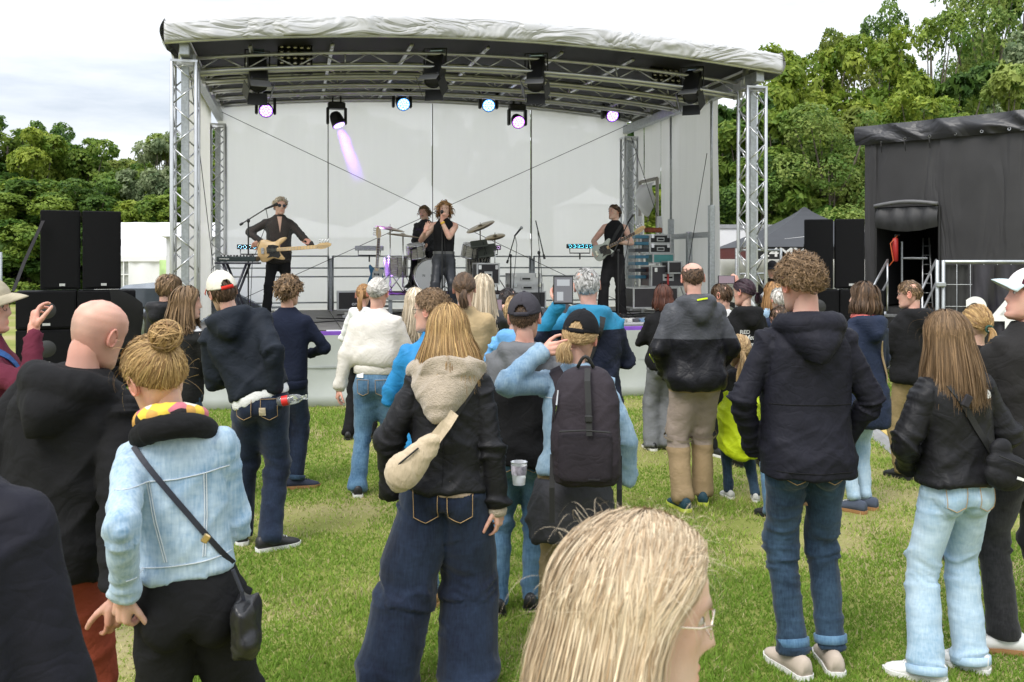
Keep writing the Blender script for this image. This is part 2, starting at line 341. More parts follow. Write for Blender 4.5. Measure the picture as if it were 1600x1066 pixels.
# ---------------------------------------------------------------- trees
def tree_geo(h, r, n, seed, c1, c2, leaf=.17, low=.12, lobes=48, squash=1.0, loose=0.0):
    q = np.random.default_rng(seed); zc = h*(low+1)/2; rz = h*(1-low)/2
    d = norm(q.normal(0, 1, (lobes, 3))); rr = q.uniform(.35, .95, lobes)[:, None]; cen = d*rr*np.array([r, r*squash, rz*.93])
    taper = 1-.45*np.clip(cen[:, 2]/rz, 0, 1)**1.5; cen[:, :2] *= taper[:, None]
    lo = np.arange(lobes) > lobes*.62; nl = lo.sum(); an = q.uniform(0, 6.28, nl); ra_ = q.uniform(.45, .95, nl)*r
    cen[lo] = np.stack([np.cos(an)*ra_, np.sin(an)*ra_*squash, q.uniform(-1.0, -.1, nl)*rz], 1)
    # a few leading tops break the outline
    for i in range(5): cen[i] = (q.uniform(-.5, .5)*r, q.uniform(-.5, .5)*r*squash, rz*q.uniform(.75, 1.0))
    lr = q.uniform(.20, .36, lobes)*r*(1-.25*(np.arange(lobes) < 5)); lr = np.clip(lr, .45, 1.6)
    w = lr**2; k = q.choice(lobes, n, p=w/w.sum()); dd = norm(q.normal(0, 1, (n, 3))+np.array([0, 0, .35])); rad = lr[k]*q.uniform(.45, 1.0, n)**.5*(1+loose*q.normal(0, .25, n))
    # leaves sit on twig tips: small sub-clumps within each lobe
    sub = norm(q.normal(0, 1, (lobes, 26, 3))+np.array([0, 0, .3])); si = q.integers(0, 26, n); dd = norm(sub[k, si]+q.normal(0, .24, (n, 3)))
    P = cen[k]+dd*rad[:, None]*np.array([1.1, 1.1, .85]); 
    nr = norm(dd+q.normal(0, .55, (n, 3))+np.array([0, 0, .45])); t = norm(np.cross(nr, q.normal(0, 1, (n, 3)))); b = np.cross(nr, t)
    L = (leaf*q.uniform(.6, 1.35, n))[:, None]; P = P+np.array([0, 0, zc])
    V = np.stack([P-t*L*.5-b*L*.42, P+b*L*.5-t*L*.3, P+t*L*.75-nr*L*.15], 1).reshape(-1, 3); Fc = np.arange(3*n).reshape(-1, 3)
    mixv = np.clip(.5+.28*q.normal(0, 1, lobes)[k]+.22*q.normal(0, 1, (lobes, 26))[k, si]+.15*q.normal(0, 1, n), 0, 1)[:, None]
    c = (np.array(c1)*(1-mixv)+np.array(c2)*mixv)*q.uniform(.8, 1.2, (n, 1)); C = np.repeat(np.concatenate([c, np.ones((n, 1))], 1), 3, axis=0)
    crown = arrmesh('crown', V, Fc, C)
    m = MB(); tw = .03*h**.9; m.tube([(0, 0, -.1), (.03*r, 0, h*.25), (-.03*r, .02*r, h*.55), (0, 0, h*.86)], [tw, tw*.75, tw*.5, tw*.15], 10)
    for i in range(min(lobes, 22)):
        z0 = np.clip(cen[i, 2]*.55+zc*.62, h*.15, h*.7); e = cen[i]+np.array([0, 0, zc]); s = np.array([0, 0, z0]); md = (s+e)/2+np.array([0, 0, -.06*h]); m.tube([s, md, e], [tw*.38, tw*.24, tw*.07], 6)
    return crown, m.mesh('trunk')
M_BARK = mat('bark', (.09, .075, .055), .9, var=.35, vscale=4, bump=.5, bscale=14)
LEAFC = {'lime': ((0.119, 0.202, 0.019), (0.347, 0.41, 0.063)), 'mid': ((0.069, 0.152, 0.022), (0.248, 0.332, 0.055)), 'dark': ((0.046, 0.104, 0.021), (0.156, 0.252, 0.048)), 'olive': ((0.097, 0.153, 0.028), (0.291, 0.334, 0.069)), 'grey': ((0.113, 0.17, 0.077), (0.354, 0.41, 0.226)), 'pale': ((0.104, 0.187, 0.036), (0.334, 0.403, 0.104))}
_tg = {}
def tree(label, px, top, Y, r, kind, shape=0, low=.05, n=13000, leaf=.17, group='trees of the wood', rz=0, bush=False, loose=0):
    h = PZ(top, Y); shape = shape % 2; key = (kind, shape, round(low, 2), n, leaf, loose)
    if key not in _tg: _tg[key] = tree_geo(10, 3.6, n, 100+len(_tg)*7, *LEAFC[kind], leaf=leaf*10/max(h, 3), low=low, loose=loose)
    cr_, tr = _tg[key]; o = empty('bush' if bush else 'tree', (PX(px, Y), Y, 0), rz, label, 'bush' if bush else 'tree', group)
    a = obj('crown', cr_, M_LEAF, o); b = obj('trunk', tr, M_BARK, o, True)
    s = (r/3.6, r/3.6, h/10); a.scale = s; b.scale = s; return o
# ---------------------------------------------------------------- stage
SA = RAD(13); SU = v3(math.cos(SA), math.sin(SA), 0); SD = v3(-math.sin(SA), math.cos(SA), 0); SO = v3(-4.176, 12.0, 0); W, D, DZ = 7.9, 5.25, .934
def SW(u, d, z=0): return SO+SU*u+SD*d+v3(0, 0, z)
def SL(px, Y, z=0):
    """stage-local point seen at column px and distance Y"""
    p = v3(PX(px, Y), Y, 0)-SO; return (float(p@SU), float(p@SD), z)
STG = empty('open_air_stage', tuple(SO), SA, 'open air stage with aluminium truss towers, curved pale roof and grey skirt', 'stage')
M_TARP = mat('grey roof tarpaulin', (.47, .47, .475), .45, var=.1, vscale=3)
M_LINING = mat('black roof lining', (.022, .022, .026), .7, var=.2, vscale=2)
M_SKIRT = mat('silver grey skirt tarpaulin', (.40, .42, .40), .4, var=.12, vscale=1.5, bump=.25, bscale=5)
def creases(m, sc, st, strength, dist_):
    N = m.node_tree.nodes; L = m.node_tree.links; t = N.new('ShaderNodeTexCoord'); mp_ = N.new('ShaderNodeMapping'); mp_.inputs['Scale'].default_value = st; L.new(t.outputs['Object'], mp_.inputs['Vector']); n = N.new('ShaderNodeTexNoise'); n.inputs['Scale'].default_value = sc; n.inputs['Detail'].default_value = 3; n.inputs['Distortion'].default_value = 1.2; L.new(mp_.outputs['Vector'], n.inputs['Vector'])
    a = N.new('ShaderNodeMath'); a.operation = 'SUBTRACT'; L.new(n.outputs['Fac'], a.inputs[0]); a.inputs[1].default_value = .5; b = N.new('ShaderNodeMath'); b.operation = 'ABSOLUTE'; L.new(a.outputs[0], b.inputs[0]); c = N.new('ShaderNodeMath'); c.operation = 'MINIMUM'; L.new(b.outputs[0], c.inputs[0]); c.inputs[1].default_value = .12
    q = N.new('ShaderNodeBump'); q.inputs['Strength'].default_value = strength; q.inputs['Distance'].default_value = dist_; L.new(c.outputs[0], q.inputs['Height']); L.new(q.outputs['Normal'], N['Principled BSDF'].inputs['Normal'])
creases(M_TARP, 1.1, (1, 1, 2.4), .55, .5)
def scrim(name, col, tr=.16, tl=.55):
    m = mat(name, col, .8, var=.05, vscale=1.5, stretch=(8, 8, .5)); N = m.node_tree.nodes; L = m.node_tree.links; p = N['Principled BSDF']
    a = N.new('ShaderNodeBsdfTranslucent'); a.inputs['Color'].default_value = (*col, 1); b = N.new('ShaderNodeMixShader'); b.inputs[0].default_value = tl; L.new(p.outputs[0], b.inputs[1]); L.new(a.outputs[0], b.inputs[2])
    t = N.new('ShaderNodeBsdfTransparent'); c = N.new('ShaderNodeMixShader'); c.inputs[0].default_value = tr; L.new(b.outputs[0], c.inputs[1]); L.new(t.outputs[0], c.inputs[2]); L.new(c.outputs[0], N['Material Output'].inputs['Surface']); return m
M_SCRIM = scrim('pale mesh scrim', (.92, .91, .90), .055, .78); M_SIDE = scrim('side wall mesh', (.82, .81, .79), .03, .55)
zb = lambda u: 4.54+.26*(1-((u-W/2)/4.2)**2)
# deck: panels on a frame
m = MB(); m.box((W/2, D/2-.15, DZ-.12), (W+.1, D+.5, .14)); m.build('deck_frame', M_STEEL, STG)
M_DECK = mat('grey brown deck plywood', (.13, .125, .12), .6, var=.22, vscale=5, bump=.1)
pm = MB(); pm.box((0, 0, 0), (.974, 1.94, .05), bev=.006); pmesh = pm.mesh('deck_panel'); pmesh.materials.append(M_DECK)
for i in range(8):
    for j in range(3):
        o = inst('deck_panel', pmesh, STG, Matrix.Translation((.5+i*.985, -.4+.95+j*1.92-.0, DZ-.025))@Matrix.Diagonal((1, .985, 1, 1)))
def wavy(n, m_, f): return np.array([[f(i/(n-1), j/(m_-1)) for j in range(m_)] for i in range(n)])
def skirt(name, u0, u1, d, ang=None):
    n = 70; U_ = np.linspace(u0, u1, n); Z = np.linspace(.0, DZ-.03, 14); A = np.zeros((n, 14, 3)); P = np.stack(np.meshgrid(U_, Z, indexing='ij'), -1)
    q = np.concatenate([P.reshape(-1, 2)*[1.6, 1.2], np.zeros((n*14, 1))], 1); w = .05*(vnoise(q, 4)-.5)+.03*(vnoise(q*[4, .6, 1], 5)-.5)
    A[..., 0] = P[..., 0]; A[..., 2] = P[..., 1]; A[..., 1] = d-.05+w.reshape(n, 14)-.05*np.exp(-(P[..., 1]/.18)**2)*(1-np.exp(-(P[..., 1]/.04)**2)); return A
for i in range(3):
    m = MB(); m.grid(skirt('s', -.05+i*2.68, -.05+(i+1)*2.68-.006, -.42)); m.build('skirt_panel', M_SKIRT, STG, True)
m = MB(); m.box((W/2, -.475, .50), (W+.2, .006, .02)); m.build('skirt_seam', mat('skirt seam', (.33, .35, .34), .5), STG)
M_PURPLE = mat('purple lit edge', (.20, .075, .42), .8, var=.15); 
m = MB(); m.box((W/2, -.36, DZ+.005), (W+.1, .10, .014)); m.box((W/2, -.42, DZ-.03), (W+.1, .01, .06)); m.build('edge_strip', M_PURPLE, STG)  # purple stage light along the front edge, put into the strip's colour
m = MB(); m.box((1.9, -.31, DZ+.02), (.28, .06, .012)); m.build('paper_sheet', M_WHITE, STG)
# truss towers
def truss_tower(u, d, z0, z1, s=.29, rot=0):
    t = MB(); t.box((0, 0, z0+.01), (s+.1, s+.1, .02)); o = t.build('truss_tower', M_ALU, STG); t = MB(); t.box((0, 0, z1), (s+.04, s+.04, .03)); t.build('top_plate', M_ALU, o); o.location = (u, d, 0); o.rotation_euler = (0, 0, rot)
    h = s/2; cs = [(-h, -h), (h, -h), (h, h), (-h, h)]; sm, bm_ = stickmesh(.026, M_ALU, 10), stickmesh(.010, M_ALU, 6)
    for x, y in cs: inst('chord', sm, o, stick((x, y, z0+.02), (x, y, z1-.015)))
    n = int(round((z1-z0)/.27)); dz = (z1-z0-.06)/n
    for f in range(4):
        a, b = cs[f], cs[(f+1) % 4]
        for i in range(n):
            p, q = (a, b) if (i+f) % 2 == 0 else (b, a); inst('brace', bm_, o, stick((*p, z0+.04+i*dz), (*q, z0+.04+(i+1)*dz)))
    inst('brace', bm_, o, stick((-h, -h, z1-.06), (h, -h, z1-.06)))
    m = MB(); m.box((0, 0, (z0+z1)/2), (.09, .09, z1-z0-.1)); m.build('mast', M_STEEL, o); return o
truss_tower(0, 0, .05, 4.38); truss_tower(W, 0, .05, 4.38); truss_tower(0, D-.05, .05, 4.32, .26); truss_tower(W, D-.05, .05, 4.32, .26)
for u in (0, W):
    m = MB(); m.tube([(u-.05, .1, 4.35), (u-.05, .1, 4.75)], .045, 10); m.build('head_tube', M_ALU, STG, True)
# arched roof trusses
M_TRUSS = mat('dull truss tube', (.60, .60, .60), .4, .7, var=.1)
def arch_truss(d, zc, u0=.1, u1=W-.1):
    zf = lambda u: zc+.24*(1-((u-W/2)/4.0)**2)-.24; o = MB()
    for u in (u0, u1): o.box((u, d, zf(u)+.1), (.04, .24, .26))
    o = o.build('arch_truss', M_TRUSS, STG); us = np.linspace(u0, u1, 25)
    for dd, dz, r in ((-.1, 0, .024), (.1, 0, .024), (0, .2, .024)):
        m = MB(); m.tube([(u, d+dd, zf(u)+dz) for u in us], r, 8); m.build('chord', M_TRUSS, o, True)
    bm_ = stickmesh(.0095, M_TRUSS, 6)
    for i in range(24):
        a, b = us[i], us[i+1]; lo, hi = (-.1, 0), (0, .2)
        p, q = (lo, hi) if i % 2 == 0 else (hi, lo); inst('brace', bm_, o, stick((a, d+p[0], zf(a)+p[1]), (b, d+q[0], zf(b)+q[1])))
        if i % 4 == 2: inst('brace', bm_, o, stick((a, d-.1, zf(a)), (a, d, zf(a)+.2)))
    return o
TR = [(.25, 4.52), (1.45, 4.62), (2.65, 4.71), (3.85, 4.80), (4.95, 4.86)]
for d, z in TR: arch_truss(d, z)
for i, u in enumerate(np.linspace(.8, W-.8, 7)):
    inst('purlin', stickmesh(.028, M_ALU, 8), STG, stick((u, .0, zb(u)-.02), (u, 5.2, zb(u)+.12)))
for u in (.02, W-.02):
    m = MB(); m.box((u, D/2, 4.50), (.12, D+.6, .16), bev=.01); m.build('side_beam', M_STEEL, STG); m = MB(); m.box((u, D/2, 4.72), (.07, D+.4, .10), bev=.01); m.build('side_beam', M_TRUSS, STG)
# roof skin, front valance and black lining
n1, n2 = 220, 34
def roof(u, v):
    U_ = -.28+u*(W+.56); q = np.array([[U_*1.5, v*5, .3]]); return U_
A = np.zeros((n1, n2, 3)); us = np.linspace(-.20, W+.26, n1)
prof = [(-.42, 0), (-.425, .035), (-.425, .08), (-.425, .12), (-.425, .165), (-.42, .21), (-.40, .25), (-.34, .28), (0, .30)]+[(x, .33+.02*x/5.5) for x in np.linspace(.3, 5.6, n2-9)]
for i, u in enumerate(us):
    for j, (d, dz) in enumerate(prof): A[i, j] = (u, d, zb(u)+dz)
P = A.reshape(-1, 3); ww = 0
for a_, sd in ((2.3, 21), (-2.0, 22), (.4, 23)): ww = ww+(1-np.abs(2*vnoise(np.stack([P[:, 0]*1.1, P[:, 1]*0, P[:, 2]*6+P[:, 0]*a_*.5], 1), sd)-1))**3*.016
fade = np.clip((P[:, 1] < .2)*1.0, 0, 1)*np.clip((P[:, 2]-zb(P[:, 0]))/.08, .15, 1); A[..., 1] -= (ww*fade).reshape(n1, n2); A[..., 1] -= .03*np.abs(np.sin(A[..., 0]*2.9+.8*np.sin(A[..., 0]*1.3)))**14*np.clip((.26-(A[..., 2]-zb(A[..., 0])))/.2, 0, 1)*(A[..., 1] < -.3)
m = MB(); m.grid(A); o = m.build('roof_canopy', M_TARP, STG, True); q = o.modifiers.new('t', 'SOLIDIFY'); q.thickness = .008
for s_, u in ((-1, -.20), (1, W+.26)):
    B = np.zeros((20, 8, 3))
    for i, d in enumerate(np.linspace(-.40, 5.6, 20)):
        for j, f in enumerate(np.linspace(0, 1, 8)): B[i, j] = (u+s_*.06*math.sin(f*3)*(1+.4*math.sin(i*2.1)), d, zb(u)+.30-f*(.30+.03*math.sin(i*1.7)))
    m = MB(); m.grid(B); m.build('roof_side_flap', M_TARP, STG, True)
B = np.array([[(u, d, zb(u)+.11+.03*d/5) for d in np.linspace(-.36, 5.5, 6)] for u in np.linspace(-.2, W+.24, 30)]); m = MB(); m.grid(B); m.build('roof_lining', M_LINING, STG, True)
m = MB(); m.tube([(u, -.39, zb(u)) for u in np.linspace(-.2, W+.25, 24)], .022, 8); m.build('front_bar', M_ALU, STG, True)
# backdrop of four scrim panels with seams
us = [-.02, 1.97, 3.94, 5.90, W+.02]
for i in range(4):
    a, b = us[i]+.008, us[i+1]-.008; n, m_ = 26, 26; A = np.zeros((n, m_, 3))
    for x, u in enumerate(np.linspace(a, b, n)):
        for y_, f in enumerate(np.linspace(0, 1, m_)):
            z = DZ+.02+f*(zb(u)+.12-DZ); A[x, y_] = (u, D+.06, z)
    P = A.reshape(-1, 3); A[..., 1] += (.05*vnoise(P*[1.2, 1, .35], 31+i)+.02*vnoise(P*[5, 1, .4], 35)).reshape(n, m_); m = MB(); m.grid(A); m.build('backdrop_panel', M_SCRIM, STG, True)
for u in us[1:4]: inst('backdrop_seam', stickmesh(.011, mat('seam webbing', (.30, .29, .27), .8), 6), STG, stick((u, D+.03, DZ), (u, D+.05, zb(u)+.1)))
# side walls
def wall_sheet(name, u, d0, d1, z0, z1, seed):
    n, m_ = 16, 22; A = np.zeros((n, m_, 3))
    for x, d in enumerate(np.linspace(d0, d1, n)):
        for y_, z in enumerate(np.linspace(z0, z1, m_)): A[x, y_] = (u, d, z)
    P = A.reshape(-1, 3); A[..., 0] += (.06*vnoise(P*[1, 3, .5], seed)).reshape(n, m_); m = MB(); m.grid(A); return m.build(name, M_SIDE, STG, True)
wall_sheet('side_wall', W+.12, 1.42, 2.95, .9, 4.6, 41); wall_sheet('side_wall', W+.12, 2.96, 3.90, .9, 4.6, 42); wall_sheet('side_wall', W+.12, 3.90, 4.80, 3.30, 4.6, 43); wall_sheet('side_wall', W+.12, 4.80, 5.3, .9, 4.6, 44); wall_sheet('side_wall', W+.12, 3.90, 4.80, .9, 2.0, 46)
wall_sheet('side_wall', -.14, 1.1, 5.3, .9, 4.6, 45)
# rolled-up window flap
P_ = []; m = MB(); n, k = 14, 16
A = np.zeros((n, k, 3))
for i, d in enumerate(np.linspace(3.95, 4.78, n)):
    for j, f in enumerate(np.linspace(0, 1, k)):
        sag = .34*math.sin(math.pi*(i/(n-1)))**.7; A[i, j] = (W+.06-.14*math.sin(f*3.1)*(.5+math.sin(math.pi*i/(n-1))), d, 3.34-f*(.30+sag))
A[..., 0] += .05*(vnoise(A.reshape(-1, 3)*[3, 5, 7], 47)-.5).reshape(n, k); m.grid(A); m.build('window_flap', mat('white tent vinyl', (.72, .72, .72), .3, var=.03), STG, True)
for d in (3.9, 4.8): inst('window_trim', stickmesh(.035, mat('grey webbing', (.36, .34, .31), .8), 4), STG, stick((W+.08, d, 2.0), (W+.08, d, 3.4)))
inst('window_trim', stickmesh(.035, MATS['grey webbing'], 4), STG, stick((W+.08, 3.9, 3.4), (W+.08, 4.8, 3.4)))
# guard rails at the back and posts at the right side
for i in range(4):
    u0, u1 = .12+i*1.93, .12+i*1.93+1.85; o = MB()
    o.box(((u0+u1)/2, D-.12, 1.0), (.3, .05, .04)); o = o.build('guard_rail', M_STEEL, STG); sm = stickmesh(.02, M_STEEL, 8); ss = stickmesh(.014, M_STEEL, 8)
    for u in (u0, u1): inst('upright', sm, o, stick((u, D-.12, DZ), (u, D-.12, 1.95)))
    for z in (1.94, 1.72, 1.56, 1.08): inst('rail', ss, o, stick((u0, D-.12, z), (u1, D-.12, z)))
    m = MB(); m.box((u1+.04, D-.12, 1.4), (.05, .05, 1.0)); m.build('clamp_post', M_STEEL, o)
for d, zt in ((1.42, 2.75), (2.3, 2.35), (3.1, 2.6)):
    m = MB(); m.box((W+.02, d, (DZ+zt)/2), (.09, .09, zt-DZ), bev=.008); m.build('side_post', M_STEEL, STG)
    if d != 2.3: inst('side_pole', stickmesh(.022, M_STEEL, 8), STG, stick((W+.02, d, zt), (W+.02, d, 4.45)))
m = MB(); m.box((W+.02, 2.25, 2.28), (.05, 1.7, .09)); m.build('side_rail', M_STEEL, STG)
M_WIRE = mat('dark wire', (.03, .03, .03), .5, .5)
for a, b in (((.05, D-.2, 4.55), (W-.1, D-.15, DZ+.05)), ((W-.1, D-.2, 4.55), (.05, D-.15, DZ+.05)), ((W-.05, D-.3, 4.3), (W-.05, 2.1, DZ)), ((W-.02, 1.5, 3.6), (W-.02, 2.4, 1.4)), ((.03, .3, 4.3), (.03, 4.6, 1.2))):
    inst('bracing_wire', stickmesh(.006, M_WIRE, 5), STG, stick(a, b))
# steps rail by the right front tower
o = MB(); o.box((W+.9, 1.9, .45), (.8, .3, .04)); o = o.build('stage_steps', M_STEEL, STG)
for i in range(4): m = MB(); m.box((W+.75+.0, 1.2+i*.25, .2+i*.2), (.9, .28, .03)); m.build('tread', M_STEEL, o)
for d in (.5, 1.35): inst('handrail_post', stickmesh(.024, M_STEEL, 8), o, stick((W-.25+d*.9, .9, 0), (W-.25+d*.9, .9, 2.05)))
for z in (2.02, 1.65, 1.4): inst('handrail', stickmesh(.018, M_STEEL, 8), o, stick((W+.2, .9, z), (W+.965, .9, z)))
T = tree
WL, WR, WB = 'trees of the wood on the left', 'trees of the wood on the right', 'trees behind the stage backdrop'
for a in [
 ('tall broad green tree at the far left edge of the photo', 12, 190, 48, 3.6, 'mid', 0, WL), ('bright green tree rising left of the tall loudspeakers', 58, 212, 46, 2.6, 'lime', 0, WL),
 ('dark rounded treetop next to the highest crown on the left', 92, 203, 50, 2.3, 'dark', 1, WL), ('full green tree directly behind the left loudspeakers', 128, 224, 48, 2.8, 'mid', 1, WL),
 ('lower brownish green tree in the dip of the left treeline', 170, 250, 52, 2.6, 'olive', 0, WL), ('small mid green tree between the dip and the stage tower', 205, 258, 50, 2.2, 'mid', 2, WL),
 ('loose feathery tree just left of the front stage tower', 243, 217, 47, 2.2, 'grey', 0, WL), ('tree with open branches touching the left stage tower', 278, 226, 48, 2.3, 'pale', 0, WL),
 ('dark low tree at the wood edge by the left photo margin', -15, 290, 43, 3.2, 'dark', 0, WL), ('dark leafy understorey tree behind the left loudspeaker stack', 45, 285, 43, 2.8, 'mid', 2, WL),
 ('green understorey tree above the right loudspeaker of the left stack', 140, 290, 44, 2.6, 'dark', 1, WL), ('yellowish bushy tree above the white tent roof', 210, 318, 43, 2.2, 'lime', 1, WL), ('mid green bushy tree above the tent near the tower', 258, 300, 43, 2.2, 'mid', 0, WL),
 ('dark shadowy tree filling the wood behind the left stack', 85, 300, 46, 3.0, 'dark', 2, WL)]:
    T(a[0], a[1], a[2], a[3], a[4], a[5], a[6], group=a[7], rz=a[1]*.7, n=30000, leaf=.185)
for i, (px, top) in enumerate([(370, 205), (450, 192), (530, 208), (590, 190), (660, 214), (730, 195), (800, 210), (870, 188), (940, 200), (1010, 190)]):
    T(f'{("leftmost", "second", "third", "fourth", "fifth", "sixth", "seventh", "eighth", "ninth", "rightmost")[i]} from the left of the hazy trees showing through the backdrop', px, top, 46+i % 3, 3.0, ('mid', 'dark')[i % 2], i % 3, group=WB, rz=i*1.3, n=30000, leaf=.185)
for a in [
 ('dark tree behind the right rear corner of the stage', 1120, 170, 33, 2.6, 'dark', 0), ('leafy tree beside the right front stage tower', 1165, 200, 31, 2.2, 'mid', 0), ('bright tree whose top meets the right roof corner', 1235, 84, 38, 3.0, 'lime', 0),
 ('rounded lime green tree right of the stage roof', 1285, 66, 40, 2.9, 'lime', 1), ('tree with bare twigs poking from its thin top', 1335, 50, 42, 2.8, 'olive', 0), ('yellow green broad tree above the black trailer corner', 1390, 62, 38, 2.8, 'lime', 2),
 ('dark tall tree in the gap of the right treeline', 1400, 30, 50, 2.8, 'dark', 1), ('tall blue green tree behind the yellow green one', 1455, 28, 48, 3.2, 'mid', 1), ('very tall bright tree cut off by the top edge', 1535, -35, 50, 4.0, 'pale', 0), 
 ('tallest dark tree at the upper right corner', 1600, -50, 54, 4.0, 'mid', 2), ('silvery tree with drooping leaves at the right edge', 1610, 60, 40, 2.6, 'grey', 1), ('pale dense bushy tree above the trailer roof on the right', 1570, 128, 32, 2.2, 'pale', 1),
 ('dark hollow tree between the pale bush and lime tree', 1490, 120, 44, 3.0, 'dark', 2), ('leafy lower tree right of the stage tower', 1215, 185, 30, 2.2, 'mid', 2), ('pale flowering tree hanging towards the trailer corner', 1300, 175, 29, 2.5, 'pale', 2),
 ('dense green tree left of the trailer wall', 1345, 190, 31, 2.0, 'olive', 1), ('dark green tree behind the white truck', 1180, 255, 29, 2.0, 'dark', 1), ('dark tree low behind the gazebo peak', 1265, 235, 31, 2.1, 'mid', 0), ('bushy tree seen above the trailer in the middle', 1440, 150, 34, 2.5, 'lime', 3), ('green tree on the trailer roofline near the right edge', 1500, 175, 33, 2.0, 'mid', 3), ('tree seen through the window of the stage side wall', 1010, 300, 30, 2.2, 'lime', 3)]:
    T(*a, group=WR, rz=a[1]*.9, n=31000, leaf=.22, loose=.12 if a[5] in ('olive', 'grey') else 0)
# ---------------------------------------------------------------- people: body, clothes, hair
BODY_M = np.array([(.80, .150, .085, .10), (.88, .168, .10, .122), (.95, .168, .105, .12), (1.05, .150, .108, .095), (1.15, .150, .112, .092), (1.28, .172, .122, .102), (1.38, .178, .112, .108), (1.435, .150, .085, .098), (1.485, .085, .062, .08), (1.52, .060, .056, .062)])
BODY_F = np.array([(.80, .160, .085, .105), (.88, .178, .10, .128), (.95, .172, .10, .12), (1.05, .138, .095, .088), (1.15, .132, .10, .085), (1.28, .148, .125, .092), (1.38, .155, .105, .098), (1.435, .135, .080, .090), (1.485, .075, .056, .072), (1.52, .052, .050, .055)])
BODY_M = BODY_M*[1, .875, .92, .92]; BODY_F = BODY_F*[1, .885, .92, .92]
def sec(tab, z): return np.array([np.interp(z, tab[:, 0], tab[:, i]) for i in (1, 2, 3)])

def ik(a, c, l1, l2, pole):
    a = np.asarray(a, float); c = np.asarray(c, float); d = c-a; L = np.linalg.norm(d); m = (l1+l2)*.995
    if L > m: c = a+d/L*m; d = c-a; L = m
    t = d/L; x = (l1*l1-l2*l2+L*L)/(2*L); h = math.sqrt(max(0, l1*l1-x*x))
    p = np.asarray(pole, float); p = p-t*np.dot(p, t); p = norm(p)
    return a+t*x+p*h, c

def folds(me, bones, seed, amp, fu=15, torso=1.0):
    V = getV(me); N = getN(me); best = np.full(len(V), 1e9); D = np.zeros(len(V))
    for k, (a, b, kind, r) in enumerate(bones):
        a = np.asarray(a); b = np.asarray(b); d = b-a; L = np.linalg.norm(d); d = d/L
        t = (V-a)@d/L; tc_ = np.clip(t, 0, 1); pr = V-a-np.outer(tc_*L, d); dist = np.linalg.norm(pr, axis=1)/r
        sel = dist < best; best[sel] = dist[sel]
        v = V[sel]; ts = t[sel]; pp = pr[sel]
        warp = (vnoise(v*6, seed+k*7)-.5)*.16
        if kind == 'limb':
            q = pp*4.5+np.outer((ts*L+warp)*fu, d)+k*11.3
            A = .3+.95*np.exp(-((ts-1)/.2)**2)+.7*np.exp(-(ts/.22)**2)
            n = vnoise(q, seed+k); n2 = vnoise(q*2.1+5, seed+k+50)
            D[sel] = A*(1.15*((1-np.abs(2*n-1))**2.2-.33)+.55*((1-np.abs(2*n2-1))**2-.35))
        else:
            out = 0
            for s_, w in ((1, 1), (-1, 1), (0, .5)):
                c_, n_ = math.cos(s_*.75), math.sin(s_*.75)
                u = v[:, 0]*c_+v[:, 2]*n_; ww = -v[:, 0]*n_+v[:, 2]*c_
                q = np.stack([u*3.2+warp*2, v[:, 1]*3, ww*11+warp*6], 1) if s_ else np.stack([u*9+warp*4, v[:, 1]*6, ww*2.2], 1)
                n = vnoise(q+k*3, seed+k+int(s_*9)+20); n2 = vnoise(q*[1.3, 1.5, 2.0]+7, seed+k+int(s_*9)+70); out = out+w*((1-np.abs(2*n-1))**2.6-.3)+w*.4*((1-np.abs(2*n2-1))**2.5-.3)
            D[sel] = torso*.62*out*(.55+.6*np.clip(1-ts, 0, 1))
    setV(me, V+N*(amp*D)[:, None]); return me

_hands = {}
def hand_mesh(pose, vox):
    key = (pose, vox)
    if key in _hands: return _hands[key]
    curl = {'relaxed': 24, 'grip': 62, 'open': 6, 'fret': 48, 'point': 30}[pose]
    m = MB()     # fingers along +z, thumb on +x side, palm faces -y
    m.capsule((0, 0, -.02), (0, 0, .02), .026, .027)
    m.capsule((.02, 0, .03), (.026, .002, .075), .019, .014); m.capsule((-.018, 0, .03), (-.027, .002, .07), .019, .014); m.capsule((0, 0, .03), (0, .004, .08), .021, .016)
    for i, (x, L, r) in enumerate(((.029, .074, .0088), (.010, .082, .0092), (-.010, .077, .0088), (-.028, .060, .0076))):
        p = v3(x, .002, .082-.006*abs(i-1.2)); ang = (2+i*3) if pose == 'relaxed' else 0; sp = (1.2-i)*(.10 if pose == 'open' else .03)
        for j, (fr, rr) in enumerate(((.44, 1), (.31, .92), (.25, .82))):
            ang += curl*(.75 if j == 0 else 1.0)+(i*3 if pose == 'relaxed' else 0)
            q = p+L*fr*v3(math.sin(sp), -math.sin(RAD(ang)), math.cos(RAD(ang))*math.cos(sp)); m.capsule(p, q, r*rr, r*rr*.93, 10); p = q
    p = v3(.026, -.006, .018)
    for d, L, r in ((v3(.62, -.35, .7), .045, .0125), (v3(.40, -.45 if pose != 'open' else -.1, .8), .034, .0105), (v3(.1, -.5 if pose != 'open' else -.05, .86), .028, .009)):
        q = p+norm(d)*L; m.capsule(p, q, r, r*.92, 10); p = q
    me = remesh(m, vox, 1); V = getV(me); Fc = [tuple(f.vertices) for f in me.polygons]; bpy.data.meshes.remove(me)
    _hands[key] = (V, Fc); return _hands[key]

